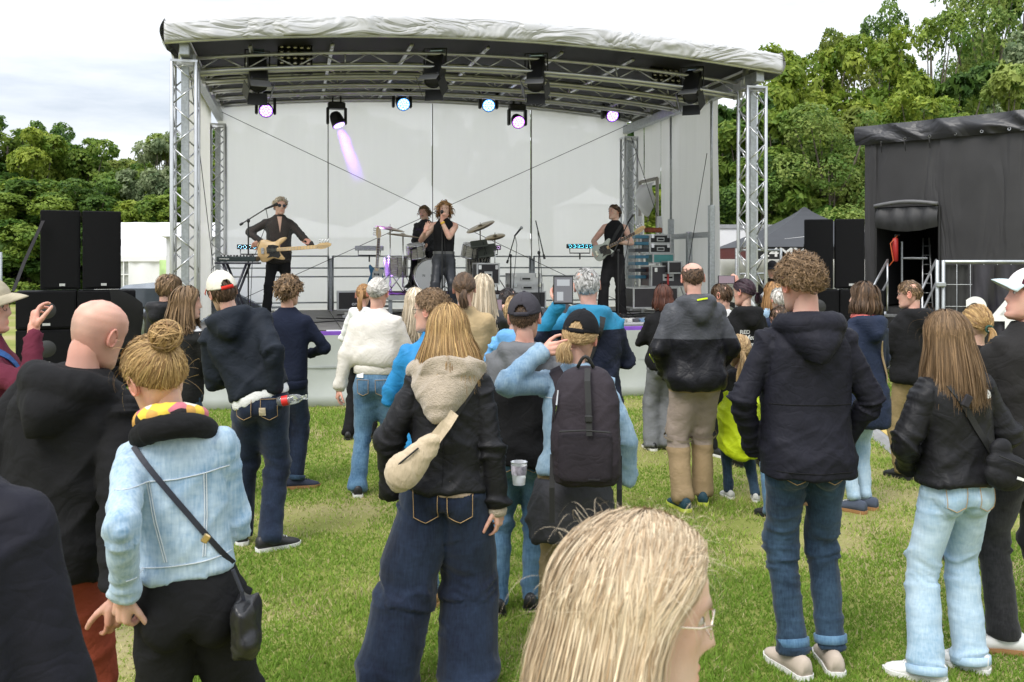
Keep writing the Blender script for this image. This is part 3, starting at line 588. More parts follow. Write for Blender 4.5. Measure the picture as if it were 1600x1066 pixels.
HEADT = np.array([(-.116, .016, .072, .02), (-.106, .040, .084, .005), (-.088, .053, .087, -.03), (-.062, .060, .084, -.06), (-.03, .066, .083, -.082), (0, .071, .085, -.094), (.03, .0745, .089, -.0995), (.06, .0735, .084, -.097), (.085, .064, .066, -.084), (.105, .042, .036, -.054), (.116, .012, .002, -.02)])
def head_geo(nu=44, nv=44, fem=False):
    """face looks along +y, centre of the skull near the origin"""
    V, Fc = [], []
    for j in range(nv+1):
        z = -math.cos(math.pi*j/nv)*.116
        w, f, b = sec(HEADT, z)
        for i in range(nu):
            th = 2*math.pi*i/nu; c, s_ = math.cos(th), math.sin(th); e = .88
            x = w*np.sign(c)*abs(c)**e; y = (b+f)/2+(f-b)/2*np.sign(s_)*abs(s_)**e
            V.append((x, y, z))
    V = np.array(V); x, y, z = V.T.copy(); front = np.clip((y-.03)/.04, 0, 1)
    g = lambda a, m, s_: np.exp(-((a-m)/s_)**2)
    prof = np.interp(z, [-.05, -.040, -.030, -.012, .012, .03], [0, .25, 1, .72, .32, 0]); wn_ = np.interp(z, [-.04, -.025, .0, .02], [.017, .0145, .0095, .009])
    y = y+front*(.026*prof*np.exp(-(x/wn_)**2))
    y = y-front*.011*g(np.abs(x), .031, .015)*g(z, .010, .012)
    y = y+front*.005*g(np.abs(x), .03, .02)*g(z, .031, .007)
    y = y+front*.007*g(x, 0, .020)*(g(z, -.058, .0055)+g(z, -.071, .006))-front*.004*g(x, 0, .022)*g(z, -.0645, .003)
    y = y+front*.006*g(x, 0, .02)*g(z, -.098, .012)-front*.004*g(x, 0, .03)*g(z, -.083, .007)
    x = x+np.sign(x)*front*.003*g(np.abs(x), .052, .015)*g(z, -.012, .02)
    V = np.stack([x, y, z], 1)
    for j in range(nv):
        for i in range(nu):
            k = (i+1) % nu; Fc.append((j*nu+i, j*nu+k, (j+1)*nu+k, (j+1)*nu+i))
    tint = np.ones((len(V), 3)); lip = front*g(x, 0, .022)*np.clip(g(z, -.058, .006)+g(z, -.071, .0065), 0, 1)
    cheek = front*g(np.abs(x), .045, .022)*g(z, -.028, .022); brow = front*np.clip(1.5*g(np.abs(x), .032, .015)*g(z, .032, .0042), 0, 1)
    red = np.array([1.05, .62, .60]) if not fem else np.array([1.05, .52, .52])
    tint = tint*(1-.8*lip[:, None])+red*.8*lip[:, None]; tint = tint*(1-.25*cheek[:, None])+np.array([1.08, .78, .74])*.25*cheek[:, None]
    tint = tint*(1-.62*brow[:, None])
    m = MB(); m.add(V, Fc); n0 = m.n
    for s_ in (-1, 1):
        R = rotm('Z', -s_*18)
        m.ell((s_*.076, -.012, .002), (.007, .017, .031), R, 10, 8)
        th = np.linspace(0, 2*np.pi, 15); P = np.stack([np.full(15, s_*.083), -.014+.015*np.cos(th)*(1-.15*np.sin(th)), .004+.029*np.sin(th)], 1)
        m.tube(P, .0042, 6)
    tint = np.concatenate([tint, np.tile([1.06, .86, .84], (m.n-n0, 1))])
    return np.concatenate(m.V), m.Fc, tint

HC, HR = v3(0, -.006, .022), v3(.078, .101, .098)
def scalp(th, ph, s=1.0):
    return HC+np.stack([np.sin(ph)*np.sin(th), np.sin(ph)*np.cos(th), np.cos(ph)], -1)*HR*np.asarray(s)[..., None]
def phimax(th, front=58, side=92, back=122):
    c = np.cos(th); return np.radians(np.where(c > 0, side+(front-side)*c**1.5, side+(back-side)*(-c)**1.2))
def ribbons(P, w, cen, cols):
    """P (n,m,3) strand points -> flat tapering ribbons facing away from cen"""
    n, m = P.shape[:2]; T = np.zeros_like(P); T[:, 1:-1] = P[:, 2:]-P[:, :-2]; T[:, 0] = P[:, 1]-P[:, 0]; T[:, -1] = P[:, -1]-P[:, -2]
    O = norm(P-cen)+rng.normal(0, .22, (n, 1, 3)); S = norm(np.cross(T, O))
    tap = np.interp(np.linspace(0, 1, m), [0, .1, .7, 1], [.6, 1, .9, .25])
    W = (np.asarray(w).reshape(-1, 1)*tap[None])[..., None]*.5
    V = np.stack([P-S*W, P+S*W], 2).reshape(-1, 3)
    base = (np.arange(n)*m*2)[:, None]+(np.arange(m-1)*2)[None]
    Fc = np.stack([base, base+1, base+3, base+2], -1).reshape(-1, 4)
    C = np.repeat(cols, m*2, axis=0); C = np.concatenate([C, np.ones((len(C), 1))], 1); return V, Fc, C
def strandcols(n, c1, c2, spread=.25):
    t = np.clip(rng.normal(.5, .3, n), 0, 1)[:, None]; c = np.array(c1)*(1-t)+np.array(c2)*t
    return c*(1+rng.normal(0, spread*.5, (n, 1))).clip(.5, 1.6)
def hair_geo(sp):
    """head-local hair: list of (V,F,C)"""
    st = sp['style']; c1, c2 = sp['c1'], sp['c2']; q = sp.get('q', 1.0); out = []
    fr, sd, bk = sp.get('line', (58, 92, 122)); bulk = sp.get('bulk', 1.0)
    # under-shell
    if st != 'none':
        nu, nv = 40, 16; V = []; th = np.linspace(-np.pi, np.pi, nu, endpoint=False)
        for j in range(nv+1): V.append(scalp(th, phimax(th, fr, sd, bk)*max(j/nv, .001), np.full(nu, (sp.get('shell', 1.03) if st != 'curly' else sp.get('rs', 1.10)*(1-.07*(j/nv)**4))*(1-.02*(j == nv)))*(1+(.05*np.sin(th*9+j*1.7)*np.sin(j*1.9+th*4) if st == 'curly' else 0))))
        V = np.concatenate(V); Fc = [(j*nu+i, (j+1)*nu+i, (j+1)*nu+(i+1) % nu, j*nu+(i+1) % nu) for j in range(int(sp.get('bald', 0)*nv+.5), nv) for i in range(nu)]
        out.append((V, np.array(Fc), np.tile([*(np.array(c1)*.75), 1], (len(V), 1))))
    def roots(n, lo=0.0, hi=.97):
        th = rng.uniform(-np.pi, np.pi, n); return th, phimax(th, fr, sd, bk)*np.sqrt(rng.uniform(lo**2, hi**2, n))
    if st == 'long':
        n = int(2600*q); L = sp.get('len', .36); m1, m2 = 6, 7; th, ph = roots(n, 0, .85)
        side = np.sign(th+1e-6); op = RAD(sp.get('open', 66)); th_e = np.where(np.abs(th) < op, side*(op+np.abs(th)/op*RAD(10)), th); ph_e = np.maximum(ph+.12, np.radians(100)*np.ones(n)); s0 = 1.04+.13*rng.uniform(0, 1, n)*bulk; inner = rng.uniform(0, 1, n) < .2; s0[inner] = rng.uniform(1.03, 1.06, inner.sum()); wk = np.where(inner, 3.6, 1)
        cl = rng.integers(0, int(sp.get('clumps', 70)), n); coff = rng.normal(0, 1, (200, 4))[cl]
        th_e = th_e+coff[:, 3]*.07
        u = np.linspace(0, 1, m1)[None]; TH = th[:, None]+(th_e-th)[:, None]*u**.8; PH = ph[:, None]+(ph_e-ph)[:, None]*u
        A = scalp(TH, PH, s0[:, None]*(1+.03*np.sin(np.pi*u)))
        e = A[:, -1]; tip = -(L+rng.normal(0, sp.get('ragged', .03), n)-.0); dz = tip-e[:, 2]; u2 = (np.arange(1, m2+1)/m2)[None]
        rad = norm(np.stack([e[:, 0], e[:, 1], 0*e[:, 0]], 1)); flare = sp.get('flare', .03); cin = sp.get('curlin', 0)
        B = np.stack([e[:, 0:1]+rad[:, 0:1]*(flare*np.sin(u2*1.8)-cin*u2**3)+coff[:, 0:1]*.010*u2, e[:, 1:2]+rad[:, 1:2]*(flare*np.sin(u2*1.8)-cin*u2**3)+coff[:, 1:2]*.010*u2, e[:, 2:3]+dz[:, None]*u2], -1)
        wv = sp.get('wave', .004); phs = coff[:, 2:3]*2+rng.normal(0, .4, (n, 1))
        B[..., 0] += wv*np.sin(u2*sp.get('wfreq', 9)+phs)*u2; B[..., 1] += wv*np.cos(u2*sp.get('wfreq', 9)+phs)*u2
        P = np.concatenate([A, B], 1)
        for _ in range(3): P[:, 1:-1] = (P[:, :-2]+2*P[:, 1:-1]+P[:, 2:])/4
        cc = strandcols(n, c1, c2, sp.get('spread', .25))*(1+sp.get('streak', .16)*rng.normal(0, 1, 200)[cl].clip(-2, 1.6))[:, None]*(.72+.28*np.clip((s0-1.04)/.08, 0, 1))[:, None]; out.append(('strands', P, wk*rng.uniform(.5, 1.3, n)*sp.get('w', .006), cc))  # inner strands darker: shade between the locks put into their colour
    if st == 'curly':
        n = int(2600*q); th, ph = roots(n, 0, 1.0); fr_ = np.clip((np.cos(th)-.35)/.4, 0, 1)*np.clip(ph/.7, 0, 1); L = sp.get('len', .05)*rng.uniform(.55, 1.25, n)*(1-.55*fr_); m = 9; u = np.linspace(0, 1, m)[None, :, None]
        r0 = scalp(th, ph, np.full(n, sp.get('rs', 1.10)-.05)); d = norm(r0-HC); fallv = sp.get('fall', .35); d = norm(d*1.0+np.array([0, -.1, -fallv])+rng.normal(0, .35, (n, 3)))
        P = r0[:, None]+d[:, None]*L[:, None, None]*(u**.8)+np.array([0, 0, -1])*(sp.get('drop', .015)*u**2)*rng.uniform(.5, 1.5, (n, 1, 1))*(1-.8*fr_)[:, None, None]
        a = norm(np.cross(d, rng.normal(0, 1, (n, 3)))); b = np.cross(d, a); R = sp.get('ring', .012)*rng.uniform(.6, 1.2, (n, 1, 1)); w = u*rng.uniform(5, 10, (n, 1, 1))+rng.uniform(0, 6, (n, 1, 1))
        P = P+R*np.minimum(1, u*3)*(np.cos(w)*a[:, None]+np.sin(w)*b[:, None]); out.append(('strands', P, rng.uniform(.6, 1.4, n)*sp.get('w', .006), strandcols(n, c1, c2, .4)))
    if st in ('short', 'crop'):
        n = int(2600*q); th, ph = roots(n, sp.get('bald', 0), 1.0); L = sp.get('len', .035)*rng.uniform(.6, 1.3, n); m = 5; u = np.linspace(0, 1, m)[None]
        lift = sp.get('lift', .12); tw = rng.normal(0, .35, n)+sp.get('sweep', 0)
        TH = th[:, None]+tw[:, None]*u*L[:, None]/.1/np.maximum(.35, np.sin(ph))[:, None]; PH = ph[:, None]+u*L[:, None]/.098
        P = scalp(TH, PH, 1.01+lift*rng.uniform(.3, 1.2, n)[:, None]*np.sin(u*1.9)); out.append(('strands', P, rng.uniform(.6, 1.2, n)*sp.get('w', .005), strandcols(n, c1, c2)))
    if st in ('tail', 'bun'):
        tie = np.array(sp.get('tie', (0, -.125, .0))); n = int(1900*q); th, ph = roots(n, .05, 1.0); m = 8; u = np.linspace(0, 1, m)[None, :, None]
        r0 = norm(scalp(th, ph, np.ones(n))-HC); t1 = norm((tie-HC)/HR); t0 = norm(r0/HR*1.0+0) ; t0 = norm((scalp(th, ph, np.ones(n))-HC)/HR)
        D = norm(t0[:, None]*(1-u)+t1[None, None]*u+1e-4); s_ = (1.035+.05*rng.uniform(0, 1, (n, 1, 1))*bulk)*(1+.05*np.sin(np.pi*u))
        P = HC+D*HR*s_; P[:, -1] = P[:, -1]*.3+tie*.7; P += rng.normal(0, .0015, P.shape)
        out.append(('strands', P, rng.uniform(.5, 1.2, n)*sp.get('w', .006), strandcols(n, c1, c2)))
        if st == 'tail':
            n = int(500*q); L = sp.get('len', .24); m = 12; u = np.linspace(0, 1, m)[None]; a = rng.uniform(0, 2*np.pi, (n, 1)); r = rng.uniform(.2, 1, (n, 1))*sp.get('thick', .028)*np.sin(np.clip(u*1.25+.22, 0, 2.9))
            Ls = L*rng.uniform(.8, 1.08, (n, 1)); wv = .006*np.sin(u*8+rng.normal(0, .6, (n, 1)))
            out_ = sp.get('kick', .05)
            P = np.stack([tie[0]+r*np.cos(a)+wv, tie[1]-out_*np.sin(u*2.6)+r*np.sin(a)-.01, tie[2]+.01-Ls*u**1.15+.012*np.sin(u*3)], -1)
            out.append(('strands', P, rng.uniform(.5, 1.2, n)*sp.get('w', .006), strandcols(n, c1, c2)))
        else:
            n = int(420*q); m = 14; R = sp.get('bunr', .045)*rng.uniform(.55, 1.08, (n, 1, 1)); a = norm(rng.normal(0, 1, (n, 3))*np.array([.5, .5, 1])); b = norm(np.cross(a, rng.normal(0, 1, (n, 3)))); c = np.cross(a, b)
            w = np.linspace(0, 3.6, m)[None, :, None]+rng.uniform(0, 6, (n, 1, 1)); P = tie*1.0+np.array(sp.get('bunoff', (0, -.03, .03)))+R*(np.cos(w)*b[:, None]+np.sin(w)*c[:, None])
            out.append(('strands', P, rng.uniform(.5, 1.2, n)*sp.get('w', .006), strandcols(n, c1, c2)))
    if sp.get('wisps'):
        n = sp['wisps']; th, ph = roots(n, .1, 1.0); m = 12; u = np.linspace(0, 1, m)[None, :, None]; r0 = scalp(th, ph, np.full(n, 1.05)); d = norm(r0-HC+rng.normal(0, .06, (n, 3))); sid = norm(np.cross(d, rng.normal(0, 1, (n, 3))))
        L = sp.get('wlen', .07)*rng.uniform(.5, 1.6, (n, 1, 1)); P = r0[:, None]+L*(d[:, None]*np.sin(u*2.2)*.55+sid[:, None]*u*.9)+np.array([0, 0, -.03])*u**2
        out.append(('strands', P, np.full(n, sp.get('w', .006)*.22), strandcols(n, c2, c2)))
    return out

def shoe_mesh(upper, sole, lace=None):
    pass
_shoes = {}
def shoe_parts(boot):
    if boot in _shoes: return _shoes[boot]
    ys = np.array([-.085, -.07, -.03, .02, .07, .12, .16, .185, .197]); ws = np.array([.026, .036, .037, .037, .045, .050, .044, .028, .008])
    hs = np.array([.085, .098, .10, .095, .078, .062, .05, .04, .028]) + (np.array([.09, .1, .1, .08, .02, 0, 0, 0, 0]) if boot else 0)
    m = MB(); rings = []
    for y, w, h in zip(ys, ws, hs):
        t = np.linspace(0, np.pi, 11); rings.append(np.concatenate([np.stack([w*np.cos(t), np.full(11, y), .022+(h-.022)*np.sin(t)**.7], 1), [[-w*.6, y, .02], [w*.6, y, .02]]]))
    m.loft(rings); up = m.mesh('shoe'); up.shade_smooth()
    m = MB(); out = [(w+.005, y) for y, w in zip(ys, ws)]; ring = [(x, y) for x, y in out]+[(0, .206)]+[(-x, y) for x, y in out[::-1]]+[(0, -.094)]
    r = np.array([(x, y, 0) for x, y in ring]); m.loft([r*[.96, .99, 1]+[0, 0, .0], r+[0, 0, .008], r+[0, 0, .026]]); so_ = m.mesh('sole')
    m = MB()
    for i in range(5): m.tube([(-.022, .03+i*.018, .098-i*.0075), (0, .034+i*.018, .1005-i*.0075), (.022, .03+i*.018, .098-i*.0075)], .003, 5)
    la = m.mesh('laces'); _shoes[boot] = (up, so_, la); return _shoes[boot]

ARMS = {'hang': ((.235, .0, .87), (.4, -1, 0), 'relaxed'), 'pocket': ((.175, .10, .94), (.7, -1, 0), None), 'front': ((.07, .27, 1.14), (.8, -.35, -.6), None), 'back': ((.24, -.05, .90), (1, -.6, 0), 'relaxed'), 'phone': ((.10, .38, 1.47), (.7, -.2, -.8), 'grip'), 'cross': ((-.05, .2, 1.16), (1, .1, -.5), None)}
class Person: pass
def person(label, x, y, h=1.72, yaw=0, sex='m', z=0, lean=(0, 0), head=(0, 0, 0), arms=('hang', 'hang'), feet=((-.11, 0, 8), (.11, .02, -8)), top=None, bottom=None, shoes=None, hair=None, skin=(.55, .33, .25), vox=None, seed=1, sway=(0, 0), group='people watching the concert', hipdrop=0, name='person', headk=1.0, eyes=False, girth=1.0, under=True, kneepole=(0, 1, 0), nohead=False, twist=0):
    k = h/1.75; BT = BODY_M if sex == 'm' else BODY_F; dist = math.hypot(x, y); sid = seed*13
    vox = vox or float(np.clip(dist*.0033, .0105, .025)); P = Person(); P.k = k
    jr = np.random.default_rng(seed+500); lean = (lean[0]+jr.normal(0, 1.3), lean[1]+jr.normal(0, 1.0)); sway = (sway[0]+jr.normal(0, .022), sway[1]); head = (head[0]+jr.normal(0, 5), head[1]+jr.normal(0, 2), head[2]+jr.normal(0, 2.5))
    feet = tuple((f[0]+jr.normal(0, .015), f[1]+jr.normal(0, .05), f[2]+jr.normal(0, 6), *f[3:]) for f in feet)
    pel0 = v3(0, 0, .95*k); pel = pel0+v3(sway[0], sway[1], -hipdrop)
    R = rotm('Y', lean[0])@rotm('X', -lean[1])@rotm('Z', twist)
    U = lambda p: pel+(np.asarray(p, float)*k-pel0)@R.T
    P.U = U; P.Uinv = lambda q: ((np.asarray(q)-pel)@R+pel0)/k
    sw = (.156 if sex == 'm' else .139)*(.5+.5*girth)
    sh = {s_: U((s_*sw, -.008, 1.398)) for s_ in (-1, 1)}
    wr, el, hd = {}, {}, {}
    for s_, a in zip((-1, 1), arms):
        if isinstance(a, str): a = ARMS[a]
        tgt, pole, pose = a[:3]; loc_ = a[3] if len(a) > 3 else 'u'
        T = U((tgt[0]*s_, tgt[1], tgt[2])) if loc_ == 'u' else rotm('Z', -yaw)@(np.array(tgt, float)-v3(x, y, z))
        pl = np.array([pole[0]*s_, pole[1], pole[2]])@R.T
        el[s_], wr[s_] = ik(sh[s_], T, .285*k, .262*k, pl); hd[s_] = (pose, a[4] if len(a) > 4 else None)
    hip, kn, an = {}, {}, {}
    for s_, f in zip((-1, 1), feet):
        hip[s_] = pel+v3(s_*.078*k, 0, -.04*k); an[s_] = v3(f[0]*k, f[1]*k, (f[3] if len(f) > 3 else 0)+.085*k)
        kn[s_], an[s_] = ik(hip[s_], an[s_], .43*k, .42*k, (s_*.12+kneepole[0]*s_, kneepole[1], kneepole[2]))
    P.sh, P.el, P.wr, P.hip, P.kn, P.an = sh, el, wr, hip, kn, an
    HRt = R@rotm('Z', head[0])@rotm('X', head[1])@rotm('Y', head[2]); hk = (.62+.38*k)*headk*1.02
    npiv = U((0, -.012, 1.515)); HM = lambda p: npiv+(np.asarray(p, float)*hk+np.array([0, .024, .118])*hk)@HRt.T
    P.HM = HM; P.HRt = HRt; P.hk = hk
    def ring(z, w, f, b, n=28, e=2.4, yo=0):
        t = np.arange(n)/n*2*np.pi; c, s_ = np.cos(t), np.sin(t); q = 2/e
        return U(np.stack([w*np.sign(c)*np.abs(c)**q, yo+np.where(s_ > 0, f, b)*np.sign(s_)*np.abs(s_)**q, np.full(n, z)], 1))
    # ---- body: one continuous skin surface
    bare = top and top.get('bare'); m = MB(); sk = .90
    m.loft([ring(z_, w*sk, f*sk, b*sk, 20) for z_, w, f, b in BT[1:]])
    for s_ in (-1, 1):
        q = 1 if bare else .85
        m.capsule(U((s_*.045, -.015, 1.435)), sh[s_], .045*k*q, .055*k*q); m.capsule(sh[s_], sh[s_]*.5+el[s_]*.5, .057*k*q, .05*k*q); m.capsule(sh[s_]*.5+el[s_]*.5, el[s_], .05*k*q, .041*k*q)
        m.capsule(el[s_], el[s_]*.65+wr[s_]*.35, .042*k*q, .042*k*q); m.capsule(el[s_]*.65+wr[s_]*.35, wr[s_], .042*k*q, .027*k)
        m.capsule(hip[s_]+v3(-s_*.012, 0, 0), kn[s_], .06*k, .048*k); m.capsule(kn[s_], an[s_], .052*k, .035*k); m.capsule(an[s_], an[s_]+v3(0, .08, -.05), .035*k, .03*k)
    if not nohead: m.tube([U((0, -.02, 1.42)), U((0, -.012, 1.50)), HM((0, -.035, -.05)), HM((0, -.03, .0))], np.array([.066, .056, .054, .052])*k*(1 if sex == 'm' else .88), 14)
    bm_ = remesh(m, .017 if bare else .03, 2 if not bare else 3); V = getV(bm_); Fc = [tuple(f.vertices) for f in bm_.polygons]; bpy.data.meshes.remove(bm_)
    mb = MB(); mb.add(V, Fc); tint = [np.ones((len(V), 3))]
    if not nohead:
        hv, hf, ht = head_geo(*((56, 60) if dist < 2 else (38, 40) if eyes else (24, 24)), sex == 'f'); mb.add(HM(hv), hf)
        if hair is None: ht = ht*(1-(np.clip(1-((hv[:, 2]-.005)/.055)**2, 0, 1)*np.clip((.035-hv[:, 1])/.03, 0, 1)*(.10+.10*vnoise(hv*160, 5)))[:, None]*np.array([1.0, .9, .8]))
        tint.append(ht)
    for s_ in (-1, 1):
        pose, dirs = hd[s_]
        if pose is None: continue
        hv, hf = hand_mesh(pose, .0045 if dist < 6 else .008); hv = hv.copy(); hv[:, 0] *= -s_ if dirs is None else -s_
        zd = norm(wr[s_]-el[s_]); back = np.array([s_*1.0, -.35, 0]) if dirs is None else np.array(dirs[0], float)
        if dirs is not None and len(dirs) > 1: zd = norm(np.array(dirs[1], float))
        yd = norm(back-zd*np.dot(back, zd)); xd = np.cross(yd, zd)
        hv = wr[s_]+(hv*k*.97+np.array([0, 0, .012]))@np.stack([xd, yd, zd]); 
        if s_ > 0: hf = [f[::-1] for f in hf]
        mb.add(hv, hf); tint.append(np.tile([1.03, .93, .92], (len(hv), 1)))
    me = mb.mesh('person'); C = np.concatenate(tint)*np.array(skin)
    C *= (1+.30*(vnoise(np.concatenate(mb.V)*45, sid)-.5)+.25*(vnoise(np.concatenate(mb.V)*13, sid)-.5))[:, None]*(1+(vnoise(np.concatenate(mb.V)*17, sid+3)-.5)[:, None]*np.array([.05, -.22, -.22]))
    at = me.color_attributes.new('Col', 'FLOAT_COLOR', 'POINT'); at.data.foreach_set('color', np.concatenate([C, np.ones((len(C), 1))], 1).astype(np.float32).ravel())
    ob = obj(name, me, M_SKIN, None, True, label, 'person', group); ob.location = (x, y, z); ob.rotation_euler = (0, 0, RAD(yaw)); P.o = ob; P.bones = []
    arm_b = [(sh[s_], el[s_], 'limb', .075*k) for s_ in (-1, 1)]+[(el[s_], wr[s_], 'limb', .065*k) for s_ in (-1, 1)]
    tor_b = [(U((0, 0, .88)), U((0, 0, 1.42)), 'torso', .19*k)]
    # ---- trousers
    if bottom:
        r0, r1, r2, r3 = np.array(bottom.get('r', (.102, .088, .07, .062)))*bottom.get('rk', .80); hem = bottom.get('hem', .05); m = MB(); we = bottom.get('ease', .012)
        zs = [z_ for z_ in (.84, .88, .92, .96, 1.0, bottom.get('waist', 1.03))]
        m.loft([ring(z_, *(sec(BT, z_)*girth+we), n=24) for z_ in zs])
        for s_ in (-1, 1):
            H0, K0, A0 = hip[s_], kn[s_], an[s_]; dn = norm(A0-K0); A1 = A0+dn*max(0, (A0[2]-hem*k))/max(.3, -dn[2])
            pts = [H0+v3(0, 0, .03), H0*.75+K0*.25, H0*.45+K0*.55, K0+v3(0, -.004, .05), K0*.93+A0*.07, K0*.5+A1*.5, K0*.2+A1*.8, A1]
            rr = np.array([r0, r0*.97, r1, r1*.45+r2*.55, r2, r2*.5+r3*.5, r3, r3*bottom.get('cuff', 1.0)])*k*(.5+.5*girth)
            m.tube(pts, rr, 18, flat=1.06)
            m.ell(pel+v3(s_*.068*k, -.052*k, -.075*k), np.array([.075, .068, .095])*k*(.97 if sex == 'm' else 1.04))
        tm = remesh(m, vox*1.15, 2)
        leg_b = [(hip[s_], kn[s_], 'limb', .09*k) for s_ in (-1, 1)]+[(kn[s_], an[s_]-v3(0, 0, .04), 'limb', .07*k) for s_ in (-1, 1)]
        folds(tm, leg_b+[(pel+v3(0, 0, -.05), pel+v3(0, 0, .15), 'torso', .16*k)], sid+3, bottom.get('fold', .017)*1.0, fu=bottom.get('fu', 15), torso=.5)
        P.trousers = obj(bottom.get('name', 'trousers'), tm, bottom['mat'], ob, True); P.tbvh = BVHTree.FromPolygons(getV(tm).tolist(), [tuple(f.vertices) for f in tm.polygons])
        if bottom.get('turnup'):
            for s_ in (-1, 1):
                A0 = an[s_]; m = MB(); dn = norm(kn[s_]-A0); R3 = r3*k*(.5+.5*girth)*1.14
                c = A0+dn*(hem*k-.085*k); m.tube([c-dn*.002, c+dn*.002, c+dn*.036, c+dn*.038], [R3*.9, R3, R3*1.02, R3*.9], 20, cap=False, flat=1.06); m.build('turn_up', bottom['turnup'], ob, True)
        P.pockets = []
        if bottom.get('pockets'):
            for s_ in (-1, 1):
                zc = .885+bottom.get('pz', 0); pts = [(-.056, .07), (.056, .07), (.053, -.05), (0, -.075), (-.053, -.05)]
                q = patch(P.tbvh, pts, pel+v3(s_*.078*k, -.4, (zc-.95)*k), v3(0, 1, 0), v3(1, 0, 0), v3(0, 0, 1), .004, k*bottom.get('psize', 1))
                if q:
                    po = q.build('back_pocket', bottom['mat'], P.trousers, True)
                    if dist < 9 and bottom.get('stitch'):
                        ring_ = [(-.05, .062), (.05, .062), (.047, -.046), (0, -.069), (-.047, -.046), (-.05, .062)]
                        st = line_on(P.tbvh, ring_, pel+v3(s_*.078*k, -.4, (zc-.95)*k), v3(0, 1, 0), v3(1, 0, 0), v3(0, 0, 1), .0085, .0016, k*bottom.get('psize', 1))
                        if st: st.build('stitching', bottom['stitch'], po)
            m = MB(); zz = bottom.get('waist', 1.03)
        if bottom.get('belt'):
            m = MB(); z_ = bottom.get('waist', 1.03)-.02; q = sec(BT, z_)*girth+we+.008; m.loft([ring(z_-.02, *q), ring(z_+.02, *q)], False); m.build('belt', bottom['belt'], ob, True)
    if shoes:
        up, so_, la = shoe_parts(shoes.get('boot', False))
        for s_, f in zip((-1, 1), feet):
            A0 = an[s_]; Mx = Matrix.Translation((A0[0], A0[1]-.01*k, A0[2]-.085*k))@Matrix.Rotation(RAD(f[2]), 4, 'Z')@Matrix.Scale(k*shoes.get('s', 1.0), 4)
            for nme, mesh_, mt, par in (('shoe', up, shoes['mat'], None), ('sole', so_, shoes.get('sole', shoes['mat']), 1), ('laces', la, shoes.get('lace', shoes['mat']), 1)):
                key = (mesh_.name, mt.name)
                if key not in _shoes: c = mesh_.copy(); c.materials.clear(); c.materials.append(mt); _shoes[key] = c
                if par is None: par_o = inst('shoe', _shoes[key], ob, Mx)
                else: inst(nme, _shoes[key], par_o, Matrix.Identity(4))
    # ---- upper garment
    if top:
        hem = top.get('hem', .86); ease = top.get('ease', .025)*.8; boxy = top.get('boxy', .5); m = MB(); ch = sec(BT, 1.33)*girth+ease
        zs = np.array([hem, hem+.03, hem+.09, hem+.18, 1.10, 1.2, 1.30, 1.37, 1.42, 1.455, 1.49, 1.515]); zs = np.unique(zs); tab = []
        for z_ in zs:
            q = sec(BT, max(z_, .86))*girth+ease*np.interp(z_, [.8, 1.35, 1.45, 1.52], [1, 1, .55, .35])
            if z_ < 1.33: q = q*(1-boxy)+np.maximum(q, ch)*boxy
            bl = top.get('blouse', 0); q = q+bl*math.exp(-((z_-hem-.10)/.07)**2)-bl*.5*(z_ == hem); q = q+np.array([top.get('flare', 0)]*3)*np.clip((1.1-z_)/.3, 0, 1.5)
            q[2] += top.get('hunch', 0)*math.exp(-((z_-1.33)/.12)**2)
            tab.append((z_, *q))
        P.tab = np.array(tab)
        m.loft([ring(z_, w, f, b, e=2.5) for z_, w, f, b in tab])
        for s_ in (-1, 1):
            ra, rb, rc = top.get('sleeve', (.068, .060, .05)); q = .83*k*(.4+.6*girth)
            m.capsule(U((s_*.045, -.014, 1.437)), sh[s_] if top.get('sleeves', True) else sh[s_]*.8+U((0, -.01, 1.40))*.2, .046*k+ease*.3, ra*q*(.93 if top.get('sleeves', True) else .72))
            if top.get('sleeves', True):
                el_, wr_ = el[s_], wr[s_]*(1-top.get('rolled', 0))+el[s_]*top.get('rolled', 0); wr_ = wr_+norm(wr_-el_)*top.get('slen', .015)
                pts = [sh[s_], sh[s_]*.6+el_*.4, sh[s_]*.18+el_*.82]; e2 = [el_*.8+wr_*.2, el_*.4+wr_*.6, wr_]
                mid = el_+(norm(el_-sh[s_])-norm(wr_-el_))*.0
                m.capsule(pts[0], pts[1], ra*q, (ra*.4+rb*.6)*q, 14); m.capsule(pts[1], mid, (ra*.4+rb*.6)*q, rb*q, 14)
                m.capsule(mid, e2[1], rb*q, (rb*.35+rc*.65)*q, 14); m.tube([e2[1]*.9+mid*.1, e2[1], e2[1]*.3+e2[2]*.7, e2[2]], np.array([rb*.4+rc*.6, rb*.35+rc*.65, rc*1.04, rc*top.get('cuffk', .92)])*q, 14)
        c = top.get('collar', 0)
        if c: m.loft([ring(1.44, .085+c*.2, .075, .09, 20), ring(1.49, .078, .072, .082, 20), ring(1.49+c, .072, .07, .078, 20), ring(1.49+c, .062, .06, .066, 20), ring(1.46, .05, .05, .05, 20)])
        hs = top.get('hood', 0)
